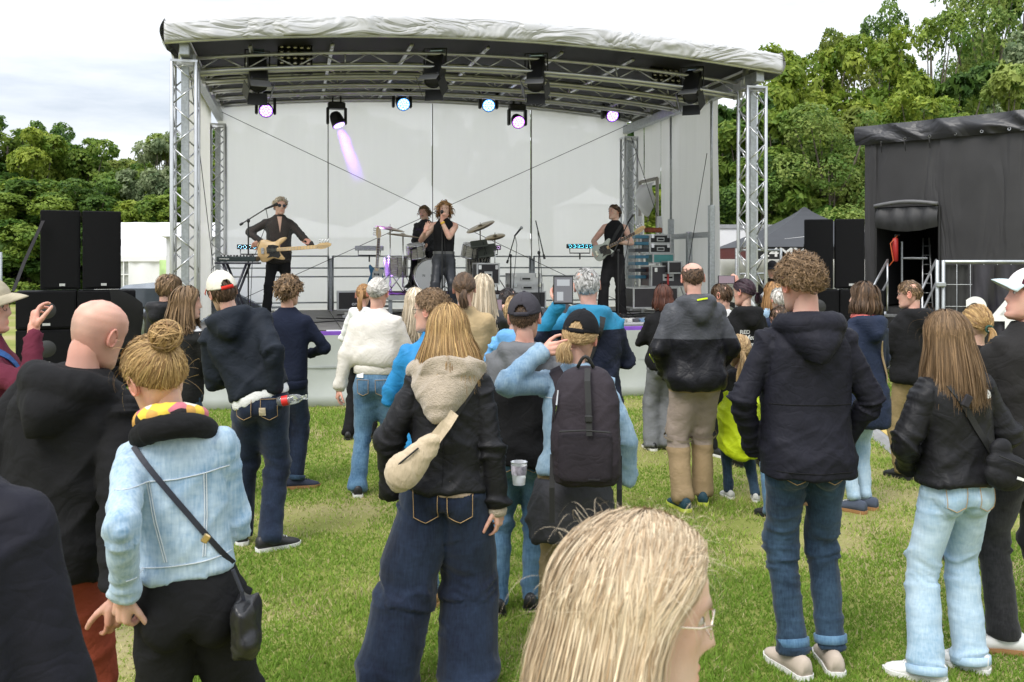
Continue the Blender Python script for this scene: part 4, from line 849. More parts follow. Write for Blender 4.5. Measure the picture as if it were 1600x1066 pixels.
        if hs:
            a = np.radians(np.linspace(-150, 150, 15)); bk = (np.cos(a)+1)/2
            pts = [U((.098*math.sin(t)*(1+.12*hs), -.03-.115*math.cos(t)*(.85+.2*hs), 1.485-.015*b_*hs-.05*(1-b_)**2)) for t, b_ in zip(a, bk)]
            m.tube(pts, (.026+.024*bk*hs)*k, 12)
            hr = []
            for f_, z_ in zip(np.linspace(0, 1, 7), np.linspace(1.51, 1.34-.03*hs, 7)):
                t_ = np.linspace(0, 2*np.pi, 18, endpoint=False); wx = (.135-.075*f_**2.2)*(.8+.2*hs); th_ = (.045+.03*math.sin(f_*2.6))*(.6+.4*hs)
                cx = np.cos(t_); hr.append(U(np.stack([wx*cx, -.10-.05*math.sin(f_*2.2)+.05*(np.abs(cx)**2)-th_*np.sin(t_)*(1-.3*cx**2), np.full(18, z_)+.03*np.abs(cx)*f_], 1)))
            m.loft(hr)
        tm = remesh(m, vox, top.get('smooth', 2))
        folds(tm, arm_b+tor_b, sid, top.get('fold', .022), fu=top.get('fu', 15), torso=top.get('tfold', 1.0))
        P.top = obj(top.get('name', 'jacket'), tm, top['mat'], ob, True); P.bvh = BVHTree.FromPolygons(getV(tm).tolist(), [tuple(f.vertices) for f in tm.polygons])
        if top.get('band'):
            z_ = hem-.005; q = np.array(tab[0][1:])+.004; m = MB(); m.loft([ring(z_-.055, *(q*.97-.004)), ring(z_-.05, *(q*.985)), ring(z_, *q), ring(z_+.02, *(q*.97))]); m.build('hem_band', top['band'], P.top, True)
        if top.get('cuffs') and top.get('sleeves', True):
            for s_ in (-1, 1):
                wr_ = wr[s_]; d = norm(wr_-el[s_]); rc = .83*top.get('sleeve', (.072, .062, .05))[2]*k*(.4+.6*girth); m = MB()
                m.tube([wr_-d*.03, wr_-d*.02, wr_+d*.028, wr_+d*.03], [rc*.8, rc*.86, rc*.8, rc*.6], 14); m.build('cuff', top['cuffs'], P.top, True)
        if top.get('shirt'):      # paler layer showing below the hem
            s = top['shirt']; m = MB(); zl = hem-s.get('drop', .05)
            m.loft([ring(zl, *(np.array(tab[0][1:])-.012)), ring(zl+.03, *(np.array(tab[0][1:])-.01)), ring(hem+.06, *(np.array(tab[0][1:])-.014))]); me2 = remesh(m, vox, 1); folds(me2, tor_b, sid+5, .006); obj('shirt', me2, s['mat'], ob, True)
    # ---- hair
    if hair and not nohead:
        V, Fc, C, UV, n = [], [], [], [], 0
        cen = HM(HC)
        qd = float(np.clip(4.3/dist, .24, 1)); hair = dict(hair); hair['q'] = hair.get('q', 1)*qd*(1 if dist < 2 else .9 if dist < 5.3 else .36); hair['w'] = hair.get('w', .006)*qd**-.5*(1 if dist < 2 else .9 if dist < 5.3 else 1.6)
        for item in hair_geo(hair):
            if isinstance(item[0], str):
                Pt = HM(item[1])
                if top and hair['style'] in ('long', 'tail'):       # lie over the shoulders and back
                    q = P.Uinv(Pt.reshape(-1, 3)); zz = q[:, 2]; cl = zz < 1.47; w, f, b = [np.interp(zz, P.tab[:, 0], P.tab[:, i]) for i in (1, 2, 3)]
                    f2 = np.where(q[:, 1] > 0, f, b); r = np.sqrt((q[:, 0]/w)**2+(q[:, 1]/f2)**2); lift = 1.06+top.get('hood', 0)*.18*np.clip((zz-1.28)/.1, 0, 1)+.07*rng.uniform(0, 1, len(r))
                    s_ = np.where(cl & (r < lift), lift/np.maximum(r, .2), 1); q[:, 1] *= s_; q[:, 0] *= np.minimum(s_, 1.12)
                    Pt = U(q).reshape(Pt.shape)
                a, b, c = ribbons(Pt, item[2]*hk, cen, item[3]); ns, mp_ = Pt.shape[:2]; fine = np.clip(np.asarray(item[2])/.0010, 2, 22); uu = rng.uniform(0, 900, (ns, 1, 1))+np.array([0., 1.])[None, None]*fine[:, None, None]; UV.append(np.stack([np.broadcast_to(uu, (ns, mp_, 2)), np.broadcast_to(np.linspace(0, 2.5, mp_)[None, :, None], (ns, mp_, 2))], -1).reshape(-1, 2))
            else: a, b, c = HM(item[0]), item[1], item[2]; UV.append(np.zeros((len(a), 2))+.5)
            V.append(a); Fc.append(np.asarray(b)+n); C.append(c); n += len(a)
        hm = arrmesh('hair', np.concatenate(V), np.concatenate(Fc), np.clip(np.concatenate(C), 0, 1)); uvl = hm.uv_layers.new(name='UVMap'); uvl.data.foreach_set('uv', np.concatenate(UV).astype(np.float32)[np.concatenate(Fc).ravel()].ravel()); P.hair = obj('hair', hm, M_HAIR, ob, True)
    if eyes:
        for s_ in (-1, 1):
            m = MB(); m.ell((0, 0, 0), (.0112, .0112, .0085), None, 14, 10); e = m.build('eye', mat('eye white', (.52, .47, .45), .2, var=.04), ob, True); Mx = np.eye(4); Mx[:3, :3] = HRt*hk; Mx[:3, 3] = HM((s_*.031, .0668, .0105)); e.matrix_local = Matrix(Mx.tolist())
            m = MB(); m.ell((0, .0078, 0), (.0062, .0045, .0062), None, 12, 8); i_ = m.build('iris', mat('iris', (.05, .035, .025), .1, var=.1), e, True)
    return P

def patch(bvh, pts, origin, d, ux, uz, off, k=1.0, n=7):
    """outline pts projected along d on to a surface: a thin raised piece"""
    P2 = np.array(pts); c = P2.mean(0); m = MB(); rings = []
    den = []
    for i in range(len(P2)):
        a, b = P2[i], P2[(i+1) % len(P2)]; kk = max(2, int(np.linalg.norm(b-a)/.02)); den += [a+(b-a)*t/kk for t in range(kk)]
    den = np.array(den)
    def proj(q, o):
        s = np.asarray(origin)+ux*q[0]*k+uz*q[1]*k; h, nn, _, _ = bvh.ray_cast(Vector(s), Vector(d))
        return None if h is None else np.array(h)-np.asarray(d)*o
    for fr, o in ((1.0, -.004), (1.0, off), (.92, off), (.6, off), (.3, off), (.02, off)):
        r = []
        for q in den:
            h = proj(c+(q-c)*fr, o)
            if h is None: return None
            r.append(h)
        rings.append(np.array(r))
    m.loft(rings, False); return m
def line_on(bvh, pts, origin, d, ux, uz, off, r, k=1.0, step=.012):
    """thin cord laid over a surface along a 2d path"""
    den = []
    for a, b in zip(np.array(pts)[:-1], np.array(pts)[1:]):
        kk = max(2, int(np.linalg.norm(b-a)*k/step)); den += [a+(b-a)*t/kk for t in range(kk)]
    den.append(np.array(pts)[-1]); out = []
    for q in den:
        h, nn, _, _ = bvh.ray_cast(Vector(np.asarray(origin)+ux*q[0]*k+uz*q[1]*k), Vector(d))
        if h is None: continue
        out.append(np.array(h)-np.asarray(d)*off)
    if len(out) < 2: return None
    m = MB(); m.tube(out, r, 5); return m
def strap_on(bvh, pts, w, off=.006, th=.004, cen=None):
    """flat strap through local points, pulled on to the surface (towards the body axis)"""
    pts = np.asarray(pts, float); seg = []
    for a, b in zip(pts[:-1], pts[1:]):
        kk = max(2, int(np.linalg.norm(b-a)/.025)); seg += [a+(b-a)*t/kk for t in range(kk)]
    seg.append(pts[-1]); out, nor = [], []
    for p in seg:
        h, nn, _, _ = bvh.find_nearest(Vector(p)); nn = np.array(nn); h = np.array(h)
        out.append(h+nn*off); nor.append(nn)
    out = np.array(out); nor = np.array(nor)
    for _ in range(2): out[1:-1] = (out[:-2]+2*out[1:-1]+out[2:])/4; nor[1:-1] = norm(nor[:-2]+nor[1:-1]*2+nor[2:])
    T = np.gradient(out, axis=0); S = norm(np.cross(T, nor)); m = MB()
    m.loft([np.array([o-s*w/2, o+s*w/2, o+s*w/2+n*th, o-s*w/2+n*th]) for o, s, n in zip(out, S, nor)]); return m

def strap_back(P, pts, w, off=.004, th=.004):
    """flat strap lying over the back, through (x, z) points of the torso"""
    d = norm(P.U((0, 1, 1.2))-P.U((0, 0, 1.2))); pts = np.array(pts, float); den = []
    for a, b in zip(pts[:-1], pts[1:]): kk = max(2, int(np.linalg.norm(b-a)/.02)); den += [a+(b-a)*t/kk for t in range(kk)]
    out = []
    for x, z in den+[pts[-1]]:
        h, nn, _, _ = P.bvh.ray_cast(Vector(P.U((x, -.8, z))), Vector(d))
        if h is not None: out.append(np.array(h)-d*off)
    out = np.array(out)
    for _ in range(3): out[1:-1] = np.minimum(out[1:-1], (out[:-2]+2*out[1:-1]+out[2:])/4*[1, 1, 1]) if False else (out[:-2]+2*out[1:-1]+out[2:])/4
    out = out-d*.004; T = np.gradient(out, axis=0); S = norm(np.cross(T, d)); m = MB()
    m.loft([np.array([o-s*w/2, o+s*w/2, o+s*w/2-d*th, o-s*w/2-d*th]) for o, s in zip(out, S)]); return m
def cap_on(P, m1, visor=None, front=None, back_open=True, strap=None, turn=0, size=1.0, tilt=0, rot=0):
    """baseball cap on a person's head (head-local), visor towards +y turned by turn degrees"""
    nu, nv = 84, 24; Rz = rotm('Z', turn)@rotm('X', tilt); th = np.linspace(-np.pi, np.pi, nu, endpoint=False); V = []; s = 1.085*size
    for j in range(nv+1):
        ph = np.radians(np.interp(np.cos(th), [-1, 0, 1], [93, 86, 72]))*max(j/nv, .001)
        p = scalp(th, ph, np.full(nu, s+.015*np.sin(j/nv*3.14)))-HC; p[:, 2] = p[:, 2]*1.04+.006; V.append(p@Rz.T+HC)
    V = np.concatenate(V); Fc, Ff = [], []
    for j in range(nv):
        for i in range(nu):
            t = abs(th[i]); 
            if back_open and t > math.pi-.42 and j >= nv-1-6.5*math.sqrt(max(0, 1-((math.pi-t)/.42)**2)): continue
            (Ff if front and t < 1.0 else Fc).append((j*nu+i, (j+1)*nu+i, (j+1)*nu+(i+1) % nu, j*nu+(i+1) % nu))
    def solid(V, Fc, name, mt, par):
        me = bpy.data.meshes.new(name); me.from_pydata(P.HM(V).tolist(), [], Fc); o = obj(name, me, mt, par, True); q = o.modifiers.new('t', 'SOLIDIFY'); q.thickness = .003; q.offset = 0; return o
    c = solid(V, Fc, 'cap', m1, P.o)
    if front: solid(V, Ff, 'front_panel', front, c)
    # seams and button
    mb = MB(); mb.ell(P.HM(HC+np.array([0, 0, HR[2]*s*1.05+.008])@Rz.T), (.009, .009, .005), None, 10, 6); mb.build('button', m1, c, True)
    mb = MB()
    for a in np.radians([0, 60, 120, 180, 240, 300]):
        pts = []
        for f in np.linspace(.05, .97 if abs(a-math.pi) > .1 else .6, 9):
            ph = np.radians(np.interp(np.cos(a), [-1, 0, 1], [93, 86, 72]))*f; p = scalp(np.array([a]), np.array([ph]), np.array([s+.015*math.sin(f*3.14)+.012]))-HC; p[:, 2] = p[:, 2]*1.04+.006; pts.append((p@Rz.T+HC)[0])
        mb.tube(P.HM(np.array(pts)), .0016, 5)
    mb.build('seam', m1, c, True)
    if back_open:
        pts = []
        for a in np.linspace(math.pi-.46, math.pi+.46, 9):
            p = scalp(np.array([a]), np.array([np.radians(91)]), np.array([s+.004]))-HC; p[:, 2] = p[:, 2]*1.04+.008; pts.append(p[0]@Rz.T+HC)
        pts = np.array(pts); mb = MB(); mb.loft([P.HM(np.array([p-[0, 0, .011], p+[0, 0, .011], (p-HC)*1.02+HC+[0, 0, .011], (p-HC)*1.02+HC-[0, 0, .011]])) for p in pts]); mb.build('strap', strap or m1, c, True)
    vm = visor or m1; A = []; a = np.radians(np.linspace(-66, 66, 17))
    for f in np.linspace(0, 1, 7):
        r = []
        for t in a:
            p = scalp(np.array([t]), np.array([np.radians(np.interp(np.cos(t), [-1, 0, 1], [93, 86, 72]))]), np.array([s]))[0]-HC; p[2] = p[2]*1.04+.006
            ext = .072*math.cos(t*1.12)**.7 if abs(t) < 1.4 else 0; r.append((p+np.array([p[0]*.05*f, ext*f, -.012*f*f-.02*f*(t/1.15)**2-.004*f]))@Rz.T+HC)
        A.append(r)
    me = MB(); me.grid(P.HM(np.array(A))); o = me.build('visor', vm, c, True); q = o.modifiers.new('t', 'SOLIDIFY'); q.thickness = .004
    return c
def glasses_on(P, mt, dark=None, r=.021):
    m = MB()
    for s_ in (-1, 1):
        t = np.linspace(0, 2*np.pi, 21); q = np.stack([s_*.033+r*1.15*np.cos(t), .094-.012*np.abs(np.cos(t)*.6+s_*0)*1.0-np.abs(s_*.033+r*np.cos(t))*.12, .008+r*.92*np.sin(t)], 1); m.tube(P.HM(q), .0013*(1 if not dark else 1.8), 5, cap=False)
        m.tube(P.HM(np.array([(s_*.057, .083, .014), (s_*.072, .06, .014), (s_*.077, .0, .014), (s_*.077, -.02, .004)])), .0014, 5)
    m.tube(P.HM(np.array([(-.011, .096, .012), (0, .1, .015), (.011, .096, .012)])), .0013, 5)
    g = m.build('glasses', mt, P.o, True)
    if dark:
        for s_ in (-1, 1):
            m = MB(); m.ell((0, 0, 0), (r*1.1, .0012, r*.88), None, 14, 6); e = m.build('lens', dark, g, True); Mx = np.eye(4); Mx[:3, :3] = P.HRt*P.hk; Mx[:3, 3] = P.HM((s_*.033, .088, .008)); e.matrix_local = Matrix(Mx.tolist())
    return g
# ---------------------------------------------------------------- lights hung in the roof
def lampglow(name, col, s): return mat(name, tuple(c*.5 for c in col), .3, var=.05, emit=col, estr=s)
M_LENSP = lampglow('violet lamp lens', (.38, .12, 1.0), .9); M_LENSB = lampglow('blue lamp lens', (.06, .38, 1.0), .8); M_LENSM = lampglow('magenta lamp lens', (.65, .15, 1.0), .9)
M_LED = lampglow('lamp led', (.72, .66, 1.0), .9)
trz = lambda u, d: np.interp(d, [t[0] for t in TR], [t[1] for t in TR])+.24*(1-((u-W/2)/4.0)**2)-.24
def moving_head(px, py, Y, lens, label, tx=0, tz=-20, hang=.22):
    u, d, _ = SL(px, Y); z = PZ(py, Y); p = SW(u, d); o = MB(); o.box((0, 0, .23), (.30, .20, .12), bev=.02); o = o.build('moving_head_lamp', M_BLACK, None, label=label, cat='stage lamp', group='lamps hung in the stage roof'); o.location = (p[0], p[1], z); o.rotation_euler = (0, 0, SA)
    for s_ in (-1, 1):
        m = MB(); m.box((s_*.155, 0, .05), (.05, .12, .30), bev=.015); m.build('yoke_arm', M_BLACK, o); m = MB(); m.box((s_*.07, 0, .34), (.03, .06, .12)); m.build('clamp', M_BLACK, o)
    R = rotm('Z', tx)@rotm('X', tz)      # lens looks towards -y (audience)
    m = MB(); m.lathe([(.001, -.12), (.07, -.12), (.10, -.08), (.115, 0), (.125, .10), (.125, .13), (.11, .13)], R=R@rotm('X', 90), n=20); h = m.build('head', M_BLACK, o, True)
    m = MB(); m.lathe([(.001, 0), (.11, 0), (.11, .012)], c=R@np.array([0, -.118, 0]), R=R@rotm('X', 90), n=20); l = m.build('lens', lens, h)
    for r_, k in ((0, 1), (.045, 6), (.085, 12)):
        for i in range(k):
            a = i/k*6.283; m = MB(); m.ell((0, 0, 0), (.017, .007, .017), None, 8, 6); e = m.build('led', M_LED, h, True); e.location = tuple(R@np.array([r_*math.cos(a), -.132, r_*math.sin(a)])); e.rotation_euler = Matrix(R.tolist()).to_euler()
    return o, R
moving_head(415, 170, 16.4, M_LENSP, 'violet lit moving lamp at the far left of the rear truss', 5, 25)
beam_o, beam_R = moving_head(526, 186, 16.6, M_LENSP, 'violet moving lamp throwing a bright beam down the backdrop', 52, 64)
moving_head(628, 160, 16.9, M_LENSB, 'left blue lit moving lamp on the rear truss', 8, 25)
moving_head(763, 162, 17.2, M_LENSB, 'right blue lit moving lamp on the rear truss', -8, 25)
moving_head(808, 188, 17.3, M_LENSM, 'pink violet moving lamp hanging lower than the blue ones', 0, 25)
moving_head(954, 178, 17.7, M_LENSP, 'violet moving lamp at the right end of the rear truss', 0, 25)
# the beam: a spot in the lamp and the stage fog it lights
bo = np.array(beam_o.location); bd = norm(v3(.55, -.25, -1.45)); L_ = 1.1
m = MB(); m.tube([bo+bd*.15, bo+bd*(.15+L_*.5), bo+bd*(.15+L_)], [.09, .12, .15], 24); fog = m.build('stage_fog', None, None, label='violet wisp of stage fog below the second lamp', cat='fog', kind='stuff')
fm = bpy.data.materials.new('stage fog'); fm.use_nodes = True; fm.node_tree.nodes.remove(fm.node_tree.nodes['Principled BSDF']); pv = fm.node_tree.nodes.new('ShaderNodeVolumePrincipled'); tcf = fm.node_tree.nodes.new('ShaderNodeTexCoord'); sx_ = fm.node_tree.nodes.new('ShaderNodeSeparateXYZ'); pw = fm.node_tree.nodes.new('ShaderNodeMath'); pw.operation = 'POWER'; pw.inputs[1].default_value = 1.6; ml = fm.node_tree.nodes.new('ShaderNodeMath'); ml.operation = 'MULTIPLY'; ml.inputs[1].default_value = 1.5; fm.node_tree.links.new(tcf.outputs['Generated'], sx_.inputs[0]); fm.node_tree.links.new(sx_.outputs['Z'], pw.inputs[0]); fm.node_tree.links.new(pw.outputs[0], ml.inputs[0]); fm.node_tree.links.new(ml.outputs[0], pv.inputs['Density']); pv.inputs['Color'].default_value = (.95, .92, 1, 1); fm.node_tree.links.new(pv.outputs[0], fm.node_tree.nodes['Material Output'].inputs['Volume']); fog.data.materials.append(fm)
def spot(loc, d, e, col, size, name='lamp_beam', r=.06):
    l = bpy.data.lights.new(name, 'SPOT'); l.energy = e; l.color = col; l.spot_size = RAD(size); l.spot_blend = .5; l.shadow_soft_size = r; o = bpy.data.objects.new(name, l); COL.objects.link(o); o.location = loc; o.rotation_euler = Vector(d).to_track_quat('-Z', 'Y').to_euler(); return o
spot(bo+bd*.145, bd, 2400, (.36, .12, 1.0), 16, r=.10)
M_GLASSB = mat('blue glass heat window', (.35, .45, .6), .15, .6)
def profile_spot(px, py, Y, yaw, tilt, label):
    u, d, _ = SL(px, Y); p = SW(u, d); o = empty('theatre_spotlight', (p[0], p[1], PZ(py, Y)), SA+RAD(yaw), label, 'stage lamp', 'lamps hung in the stage roof'); R = rotm('X', tilt)
    m = MB(); m.box((0, 0, 0), (.24, .46, .25), R, bev=.02); m.build('housing', M_BLACK, o)
    m = MB(); m.box(R@np.array([0, .27, .02]), (.20, .07, .20), R, bev=.01); m.build('rear_window', M_GLASSB, o)
    m = MB(); m.tube([(-.16, 0, 0), (-.16, 0, .28), (.16, 0, .28), (.16, 0, 0)], .012, 6); m.build('yoke', M_BLACK, o)
    for i, (ax, off, sz) in enumerate((('X', (0, -.33, .17), (.26, .16, .006)), ('X', (0, -.33, -.17), (.26, .16, .006)), ('Z', (.17, -.33, 0), (.006, .16, .26)), ('Z', (-.17, -.33, 0), (.006, .16, .26)))):
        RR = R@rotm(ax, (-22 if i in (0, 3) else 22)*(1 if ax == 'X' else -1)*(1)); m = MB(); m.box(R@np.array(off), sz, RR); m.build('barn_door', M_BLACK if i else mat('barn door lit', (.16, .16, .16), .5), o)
    m = MB(); m.lathe([(.001, 0), (.10, 0), (.11, .03)], c=R@np.array([0, -.235, 0]), R=R@rotm('X', 90), n=16); m.build('lens', mat('dark lens', (.05, .05, .06), .1), o)
for a in ((402, 112, 12.6, 10, 62, 'black theatre spotlight with barn doors at the left front truss'), (680, 108, 13.0, -25, 55, 'black theatre spotlight tilted right of the roof centre'), (838, 115, 13.3, -20, 55, 'black theatre spotlight with barn doors right of centre'), (1082, 135, 13.8, -35, 50, 'black theatre spotlight below the right roof corner')): profile_spot(*a)
def blinder(px, py, Y, label):
    u, d, _ = SL(px, Y); p = SW(u, d); o = MB(); o.box((0, 0, 0), (.47, .07, .47), bev=.01); o = o.build('lamp_panel', M_BLACK, None, label=label, cat='stage lamp', group='lamps hung in the stage roof'); o.location = (p[0], p[1], PZ(py, Y)); o.rotation_euler = (RAD(-25), 0, SA)
    cm = mat('warm lamp cup', (.45, .42, .38), .2, .8); m = MB(); m.lathe([(.008, -.0), (.03, -.01), (.036, -.02)], R=rotm('X', 90), n=12); cup = m.mesh('lamp_cup'); cup.materials.append(cm); cup.shade_smooth()
    for i in range(5):
        for j in range(5): inst('lamp_cup', cup, o, Matrix.Translation((-.18+i*.09, -.052, -.18+j*.09)))
    m = MB(); m.tube([(-.1, .04, .2), (-.1, .1, .34), (.1, .1, .34), (.1, .04, .2)], .012, 6); m.build('bracket', M_BLACK, o)
blinder(461, 92, 12.9, 'square panel of small round lamps in the roof on the left'); blinder(1040, 119, 14.3, 'square panel of small round lamps in the roof on the right')
def led_bar(px, py, Y, glow, name, label, post=None):
    p = v3(PX(px, Y), Y, PZ(py, Y)); o = MB(); o.box((0, 0, 0), (.52, .07, .085), bev=.008); o = o.build('led_light_bar', M_BLACK if post != 'grey' else M_STEEL, None, label=label, cat='light bar', group='light bars along the back rail'); o.location = p; o.rotation_euler = (0, 0, SA)
    gm = lampglow(name, glow[0], glow[1])
    for i in range(6): m = MB(); m.lathe([(.001, -.012), (.022, -.012), (.028, 0)], R=rotm('X', 90), n=12); e = m.build('led', gm, o, True); e.location = (-.205+i*.082, -.036, 0)
    m = MB(); m.tube([(-.2, .0, -.03), (-.2, .0, -.13), (.2, 0, -.13), (.2, 0, -.03)], .012, 6); m.tube([(0, 0, -.13), (0, 0, -.25)], .015, 6); m.build('bracket', M_BLACK, o)
led_bar(577, 388, 17.2, ((.9, .9, .95), .8), 'white led glow', 'grey light bar with white dots left of the drums', 'grey'); led_bar(761, 387, 17.5, ((.85, .55, 1), 5), 'violet led', 'violet lit light bar right of the drums'); led_bar(906, 385, 17.9, ((.15, .75, 1), 14), 'cyan led', 'cyan lit light bar behind the guitarist'); led_bar(394, 386, 16.7, ((.3, .7, 1), 14), 'blue led', 'blue white lit light bar behind the keyboard')  # white dots of the grey bar: unlit leds given a faint added glow
# ---------------------------------------------------------------- loudspeakers
M_CAB = mat('black speaker cabinet', (.006, .006, .007), .7, var=.3, vscale=12, bump=.3, bscale=150, spec=.15); M_GRILLE = mat('speaker grille', (.008, .008, .009), .8, spec=.12, var=.35, vscale=200, bump=.4, bscale=300); M_BADGE = mat('badge', (.55, .55, .55), .4, .3)
def cabinet(x, y, z, w, h, d, rz, label, cone=None, group='loudspeakers beside the stage'):
    o = MB(); o.box((0, d/2, h/2), (w, d, h), bev=.012); o = o.build('loudspeaker', M_CAB, None, label=label, cat='loudspeaker', group=group); o.location = (x, y, z); o.rotation_euler = (0, 0, rz)
    n = 10; A = np.array([[(-w/2+.03+(w-.06)*i/n, -.008-.012*math.sin(math.pi*i/n), .035+(h-.07)*j/2) for j in range(3)] for i in range(n+1)]); m = MB(); m.grid(A); m.build('grille', M_GRILLE, o, True)
    if cone: m = MB(); m.lathe([(.001, .01), (.07, .012), (.1, .0), (cone, -.02)], c=(0, -.026, h*.5), R=rotm('X', 90), n=24); m.build('cone', mat('paper cone', (.03, .03, .03), .5), o, True)
    m = MB(); m.box((-.0 if cone else w*.05, -.024, .07), (.075 if not cone else .10, .006, .035)); m.build('badge', M_BADGE, o)
    for s_ in (-1, 1):
        m = MB(); m.box((s_*(w/2+.002), d/2, h*.6), (.012, .16, .10), bev=.004); m.build('handle', M_RUBBER, o)
    return o
for px0, Yb, hb, w1, nm, rows in ((62, 13.3, 1.135, .525, 'left', 0), (1256, 15.2, 1.12, .455, 'right', 0)):
    s = F/Yb; X0 = PX(px0, Yb); rz_ = .42 if nm == 'left' else -.30; ca, sa_ = math.cos(rz_), math.sin(rz_); AL = lambda a_, b_=0: (X0+a_*ca-b_*sa_, Yb+a_*sa_+b_*ca); ztop = PZ(328 if nm == 'left' else 343, Yb); z1 = ztop-hb
    cabinet(*AL(w1/2), z1, w1-.012, hb, .5, rz_, f'tall black loudspeaker, left of the two standing on the {nm} stack'); cabinet(*AL(w1*1.5+.02), z1, w1-.012, hb, .5, rz_, f'tall black loudspeaker, right of the two standing on the {nm} stack')
    hs = .545; sw_ = .775 if nm == 'left' else .66; xs = -.30 if nm == 'left' else -.12
    for r in range(2):
        for c in range(2): cabinet(*AL(xs+sw_/2+c*(sw_+.01), -.06), z1-.012-(r+1)*hs, sw_, hs-.008, .7, rz_, f'wide black subwoofer, {"upper" if r == 0 else "lower"} {"left" if c == 0 else "right"} box of the {nm} stack', .17)
    zb_ = z1-.012-2*hs
    m = MB(); m.box((0, 0, zb_/2-.005), (2*sw_+.1, .75, zb_-.02), bev=.02); wp_ = m.build('wheeled_platform', M_CAB, None, label=f'black platform under the {nm} loudspeaker stack', cat='platform'); wp_.location = (*AL(xs+sw_, .3), 0); wp_.rotation_euler = (0, 0, rz_)
# ratchet strap and post on the left, cover on the sub
m = MB(); m.loft([np.array([(x-.02, y, z), (x+.03, y, z), (x+.03, y+.006, z), (x-.02, y+.006, z)]) for x, y, z in [(PX(64, 13.2), 13.25, PZ(345, 13.25)), (PX(40, 13.1), 13.05, PZ(410, 13.1)), (PX(20, 12.9), 12.9, PZ(455, 12.9))]]); m.build('ratchet_strap', M_DARKFAB, None, label='dark ratchet strap slanting down from the left loudspeakers', cat='strap')
m = MB(); m.tube([(PX(0, 14), 14, 0), (PX(0, 14), 14, PZ(394, 14))], .03, 10); m.build('metal_post', M_STEEL, None, True, label='grey metal post at the left edge of the photo', cat='post')
m = MB(); q = [(PX(196, 13.3), 13.4, PZ(452, 13.3))]; P0 = np.array([[(PX(176+i*5, 13.3)+.02*math.sin(j*1.3), 13.2+.08*i, PZ(452, 13.3)-.0-j*.13-.02*i*i*.3) for j in range(8)] for i in range(7)]); m.grid(P0); m.build('rain_cover', M_RUBBER, None, True, label='black rain cover hanging beside the left subwoofers', cat='cover')
# ---------------------------------------------------------------- stage equipment
M_CASE = mat('dark flight case panel', (.035, .03, .032), .5, var=.2); M_EDGE = mat('aluminium edging', (.6, .6, .6), .35, .8)
def text_on(s, name, size, mt, parent, loc, rot, ext=.001, shear=0, bold=0):
    cu = bpy.data.curves.new(name, 'FONT'); cu.body = s; cu.size = size; cu.extrude = ext; cu.align_x = 'CENTER'; cu.align_y = 'CENTER'; cu.shear = shear; cu.offset = bold; t = bpy.data.objects.new(name, cu); COL.objects.link(t)
    dg = bpy.context.evaluated_depsgraph_get(); me = bpy.data.meshes.new_from_object(t.evaluated_get(dg)); bpy.data.objects.remove(t); bpy.data.curves.remove(cu)
    me.materials.clear(); me.materials.append(mt); o = obj(name, me, None, parent); o.location = loc; o.rotation_euler = rot; return o
def flight_case(px, py0, py1, Y, w, d, label, panel=M_CASE, rz=SA, shelf=None, handle=True, name='flight_case'):
    z0, z1 = PZ(py1, Y), PZ(py0, Y); h = z1-z0; o = MB(); o.box((0, d/2, h/2), (w-.02, d-.02, h-.02)); o = o.build(name, panel, None, label=label, cat='flight case', group='flight cases on the stage'); o.location = (PX(px, Y), Y, z0); o.rotation_euler = (0, 0, rz)
    m = MB()
    for x in (-w/2+.012, w/2-.012):
        for y in (.012, d-.012): m.box((x, y, h/2), (.024, .024, h))
        for z in (.012, h-.012): m.box((x, d/2, z), (.022, d-.05, .022))
    for y in (.012, d-.012):
        for z in (.012, h-.012): m.box((0, y, z), (w-.05, .022, .022))
    e = m.build('edging', M_EDGE, o); e['kind'] = 'stuff'
    if handle:
        m = MB(); m.box((0, -.004, h*.45), (min(.2, w*.35), .012, min(.12, h*.4)), bev=.004); hd_ = m.build('handle_plate', M_EDGE, o); m = MB(); m.box((0, -.016, h*.45), (min(.14, w*.25), .012, .03)); m.build('handle', M_RUBBER, hd_)
        for s_ in (-1, 1): m = MB(); m.box((s_*w*.36, -.006, h*.8), (.05, .012, .07)); m.build('latch', M_CHROME, o)
    return o
# amplifier case left of the drums
a = flight_case(556, 455, 485, 16.0, .62, .3, 'long black amplifier case with white logo beside the drum riser', handle=False); text_on('orange', 'lettering', .085, M_WHITE, a, (.05, -.002, .11), (RAD(90), 0, 0), bold=.002); m = MB(); m.ell((.05, -.004, .19), (.03, .004, .012)); m.ell((.05, -.004, .205), (.012, .004, .018)); e = m.build('emblem', M_WHITE, a); e['kind'] = 'stuff'
flight_case(763, 411, 445, 15.9, .40, .4, 'black flight case with silver corners on the drum riser'); 
flight_case(822, 427, 443, 16.1, .55, .4, 'flat silver rack case on top right of the drums', M_EDGE); flight_case(824, 443, 455, 16.05, .58, .42, 'silver rack case with orange label under the flat one', mat('white case panel', (.6, .6, .58), .5)); flight_case(826, 455, 482, 16.0, .62, .45, 'black equipment case at the bottom right of the drums', handle=False)
# drum riser
RZ = PZ(461, 15.6); rp = SL(700, 16.6); ro = empty('drum_riser', tuple(SW(rp[0], rp[1], 0)), SA, 'low platform with white edge carrying the drums', 'riser')
m = MB(); m.box((0, 0, RZ-.04), (2.3, 1.9, .08), bev=.006); m.build('platform', mat('riser edge', (.62, .62, .60), .5), ro); m = MB(); m.box((0, 0, RZ+.006), (2.2, 1.8, .012)); m.build('carpet', mat('dark red drum carpet', (.04, .02, .022), .95, var=.3), ro)
for x in (-1.1, 0, 1.1):
    for y in (-.85, .85): m = MB(); m.box((x, y, (RZ-.08+DZ)/2), (.06, .06, RZ-.08-DZ)); m.build('leg', M_STEEL, ro)
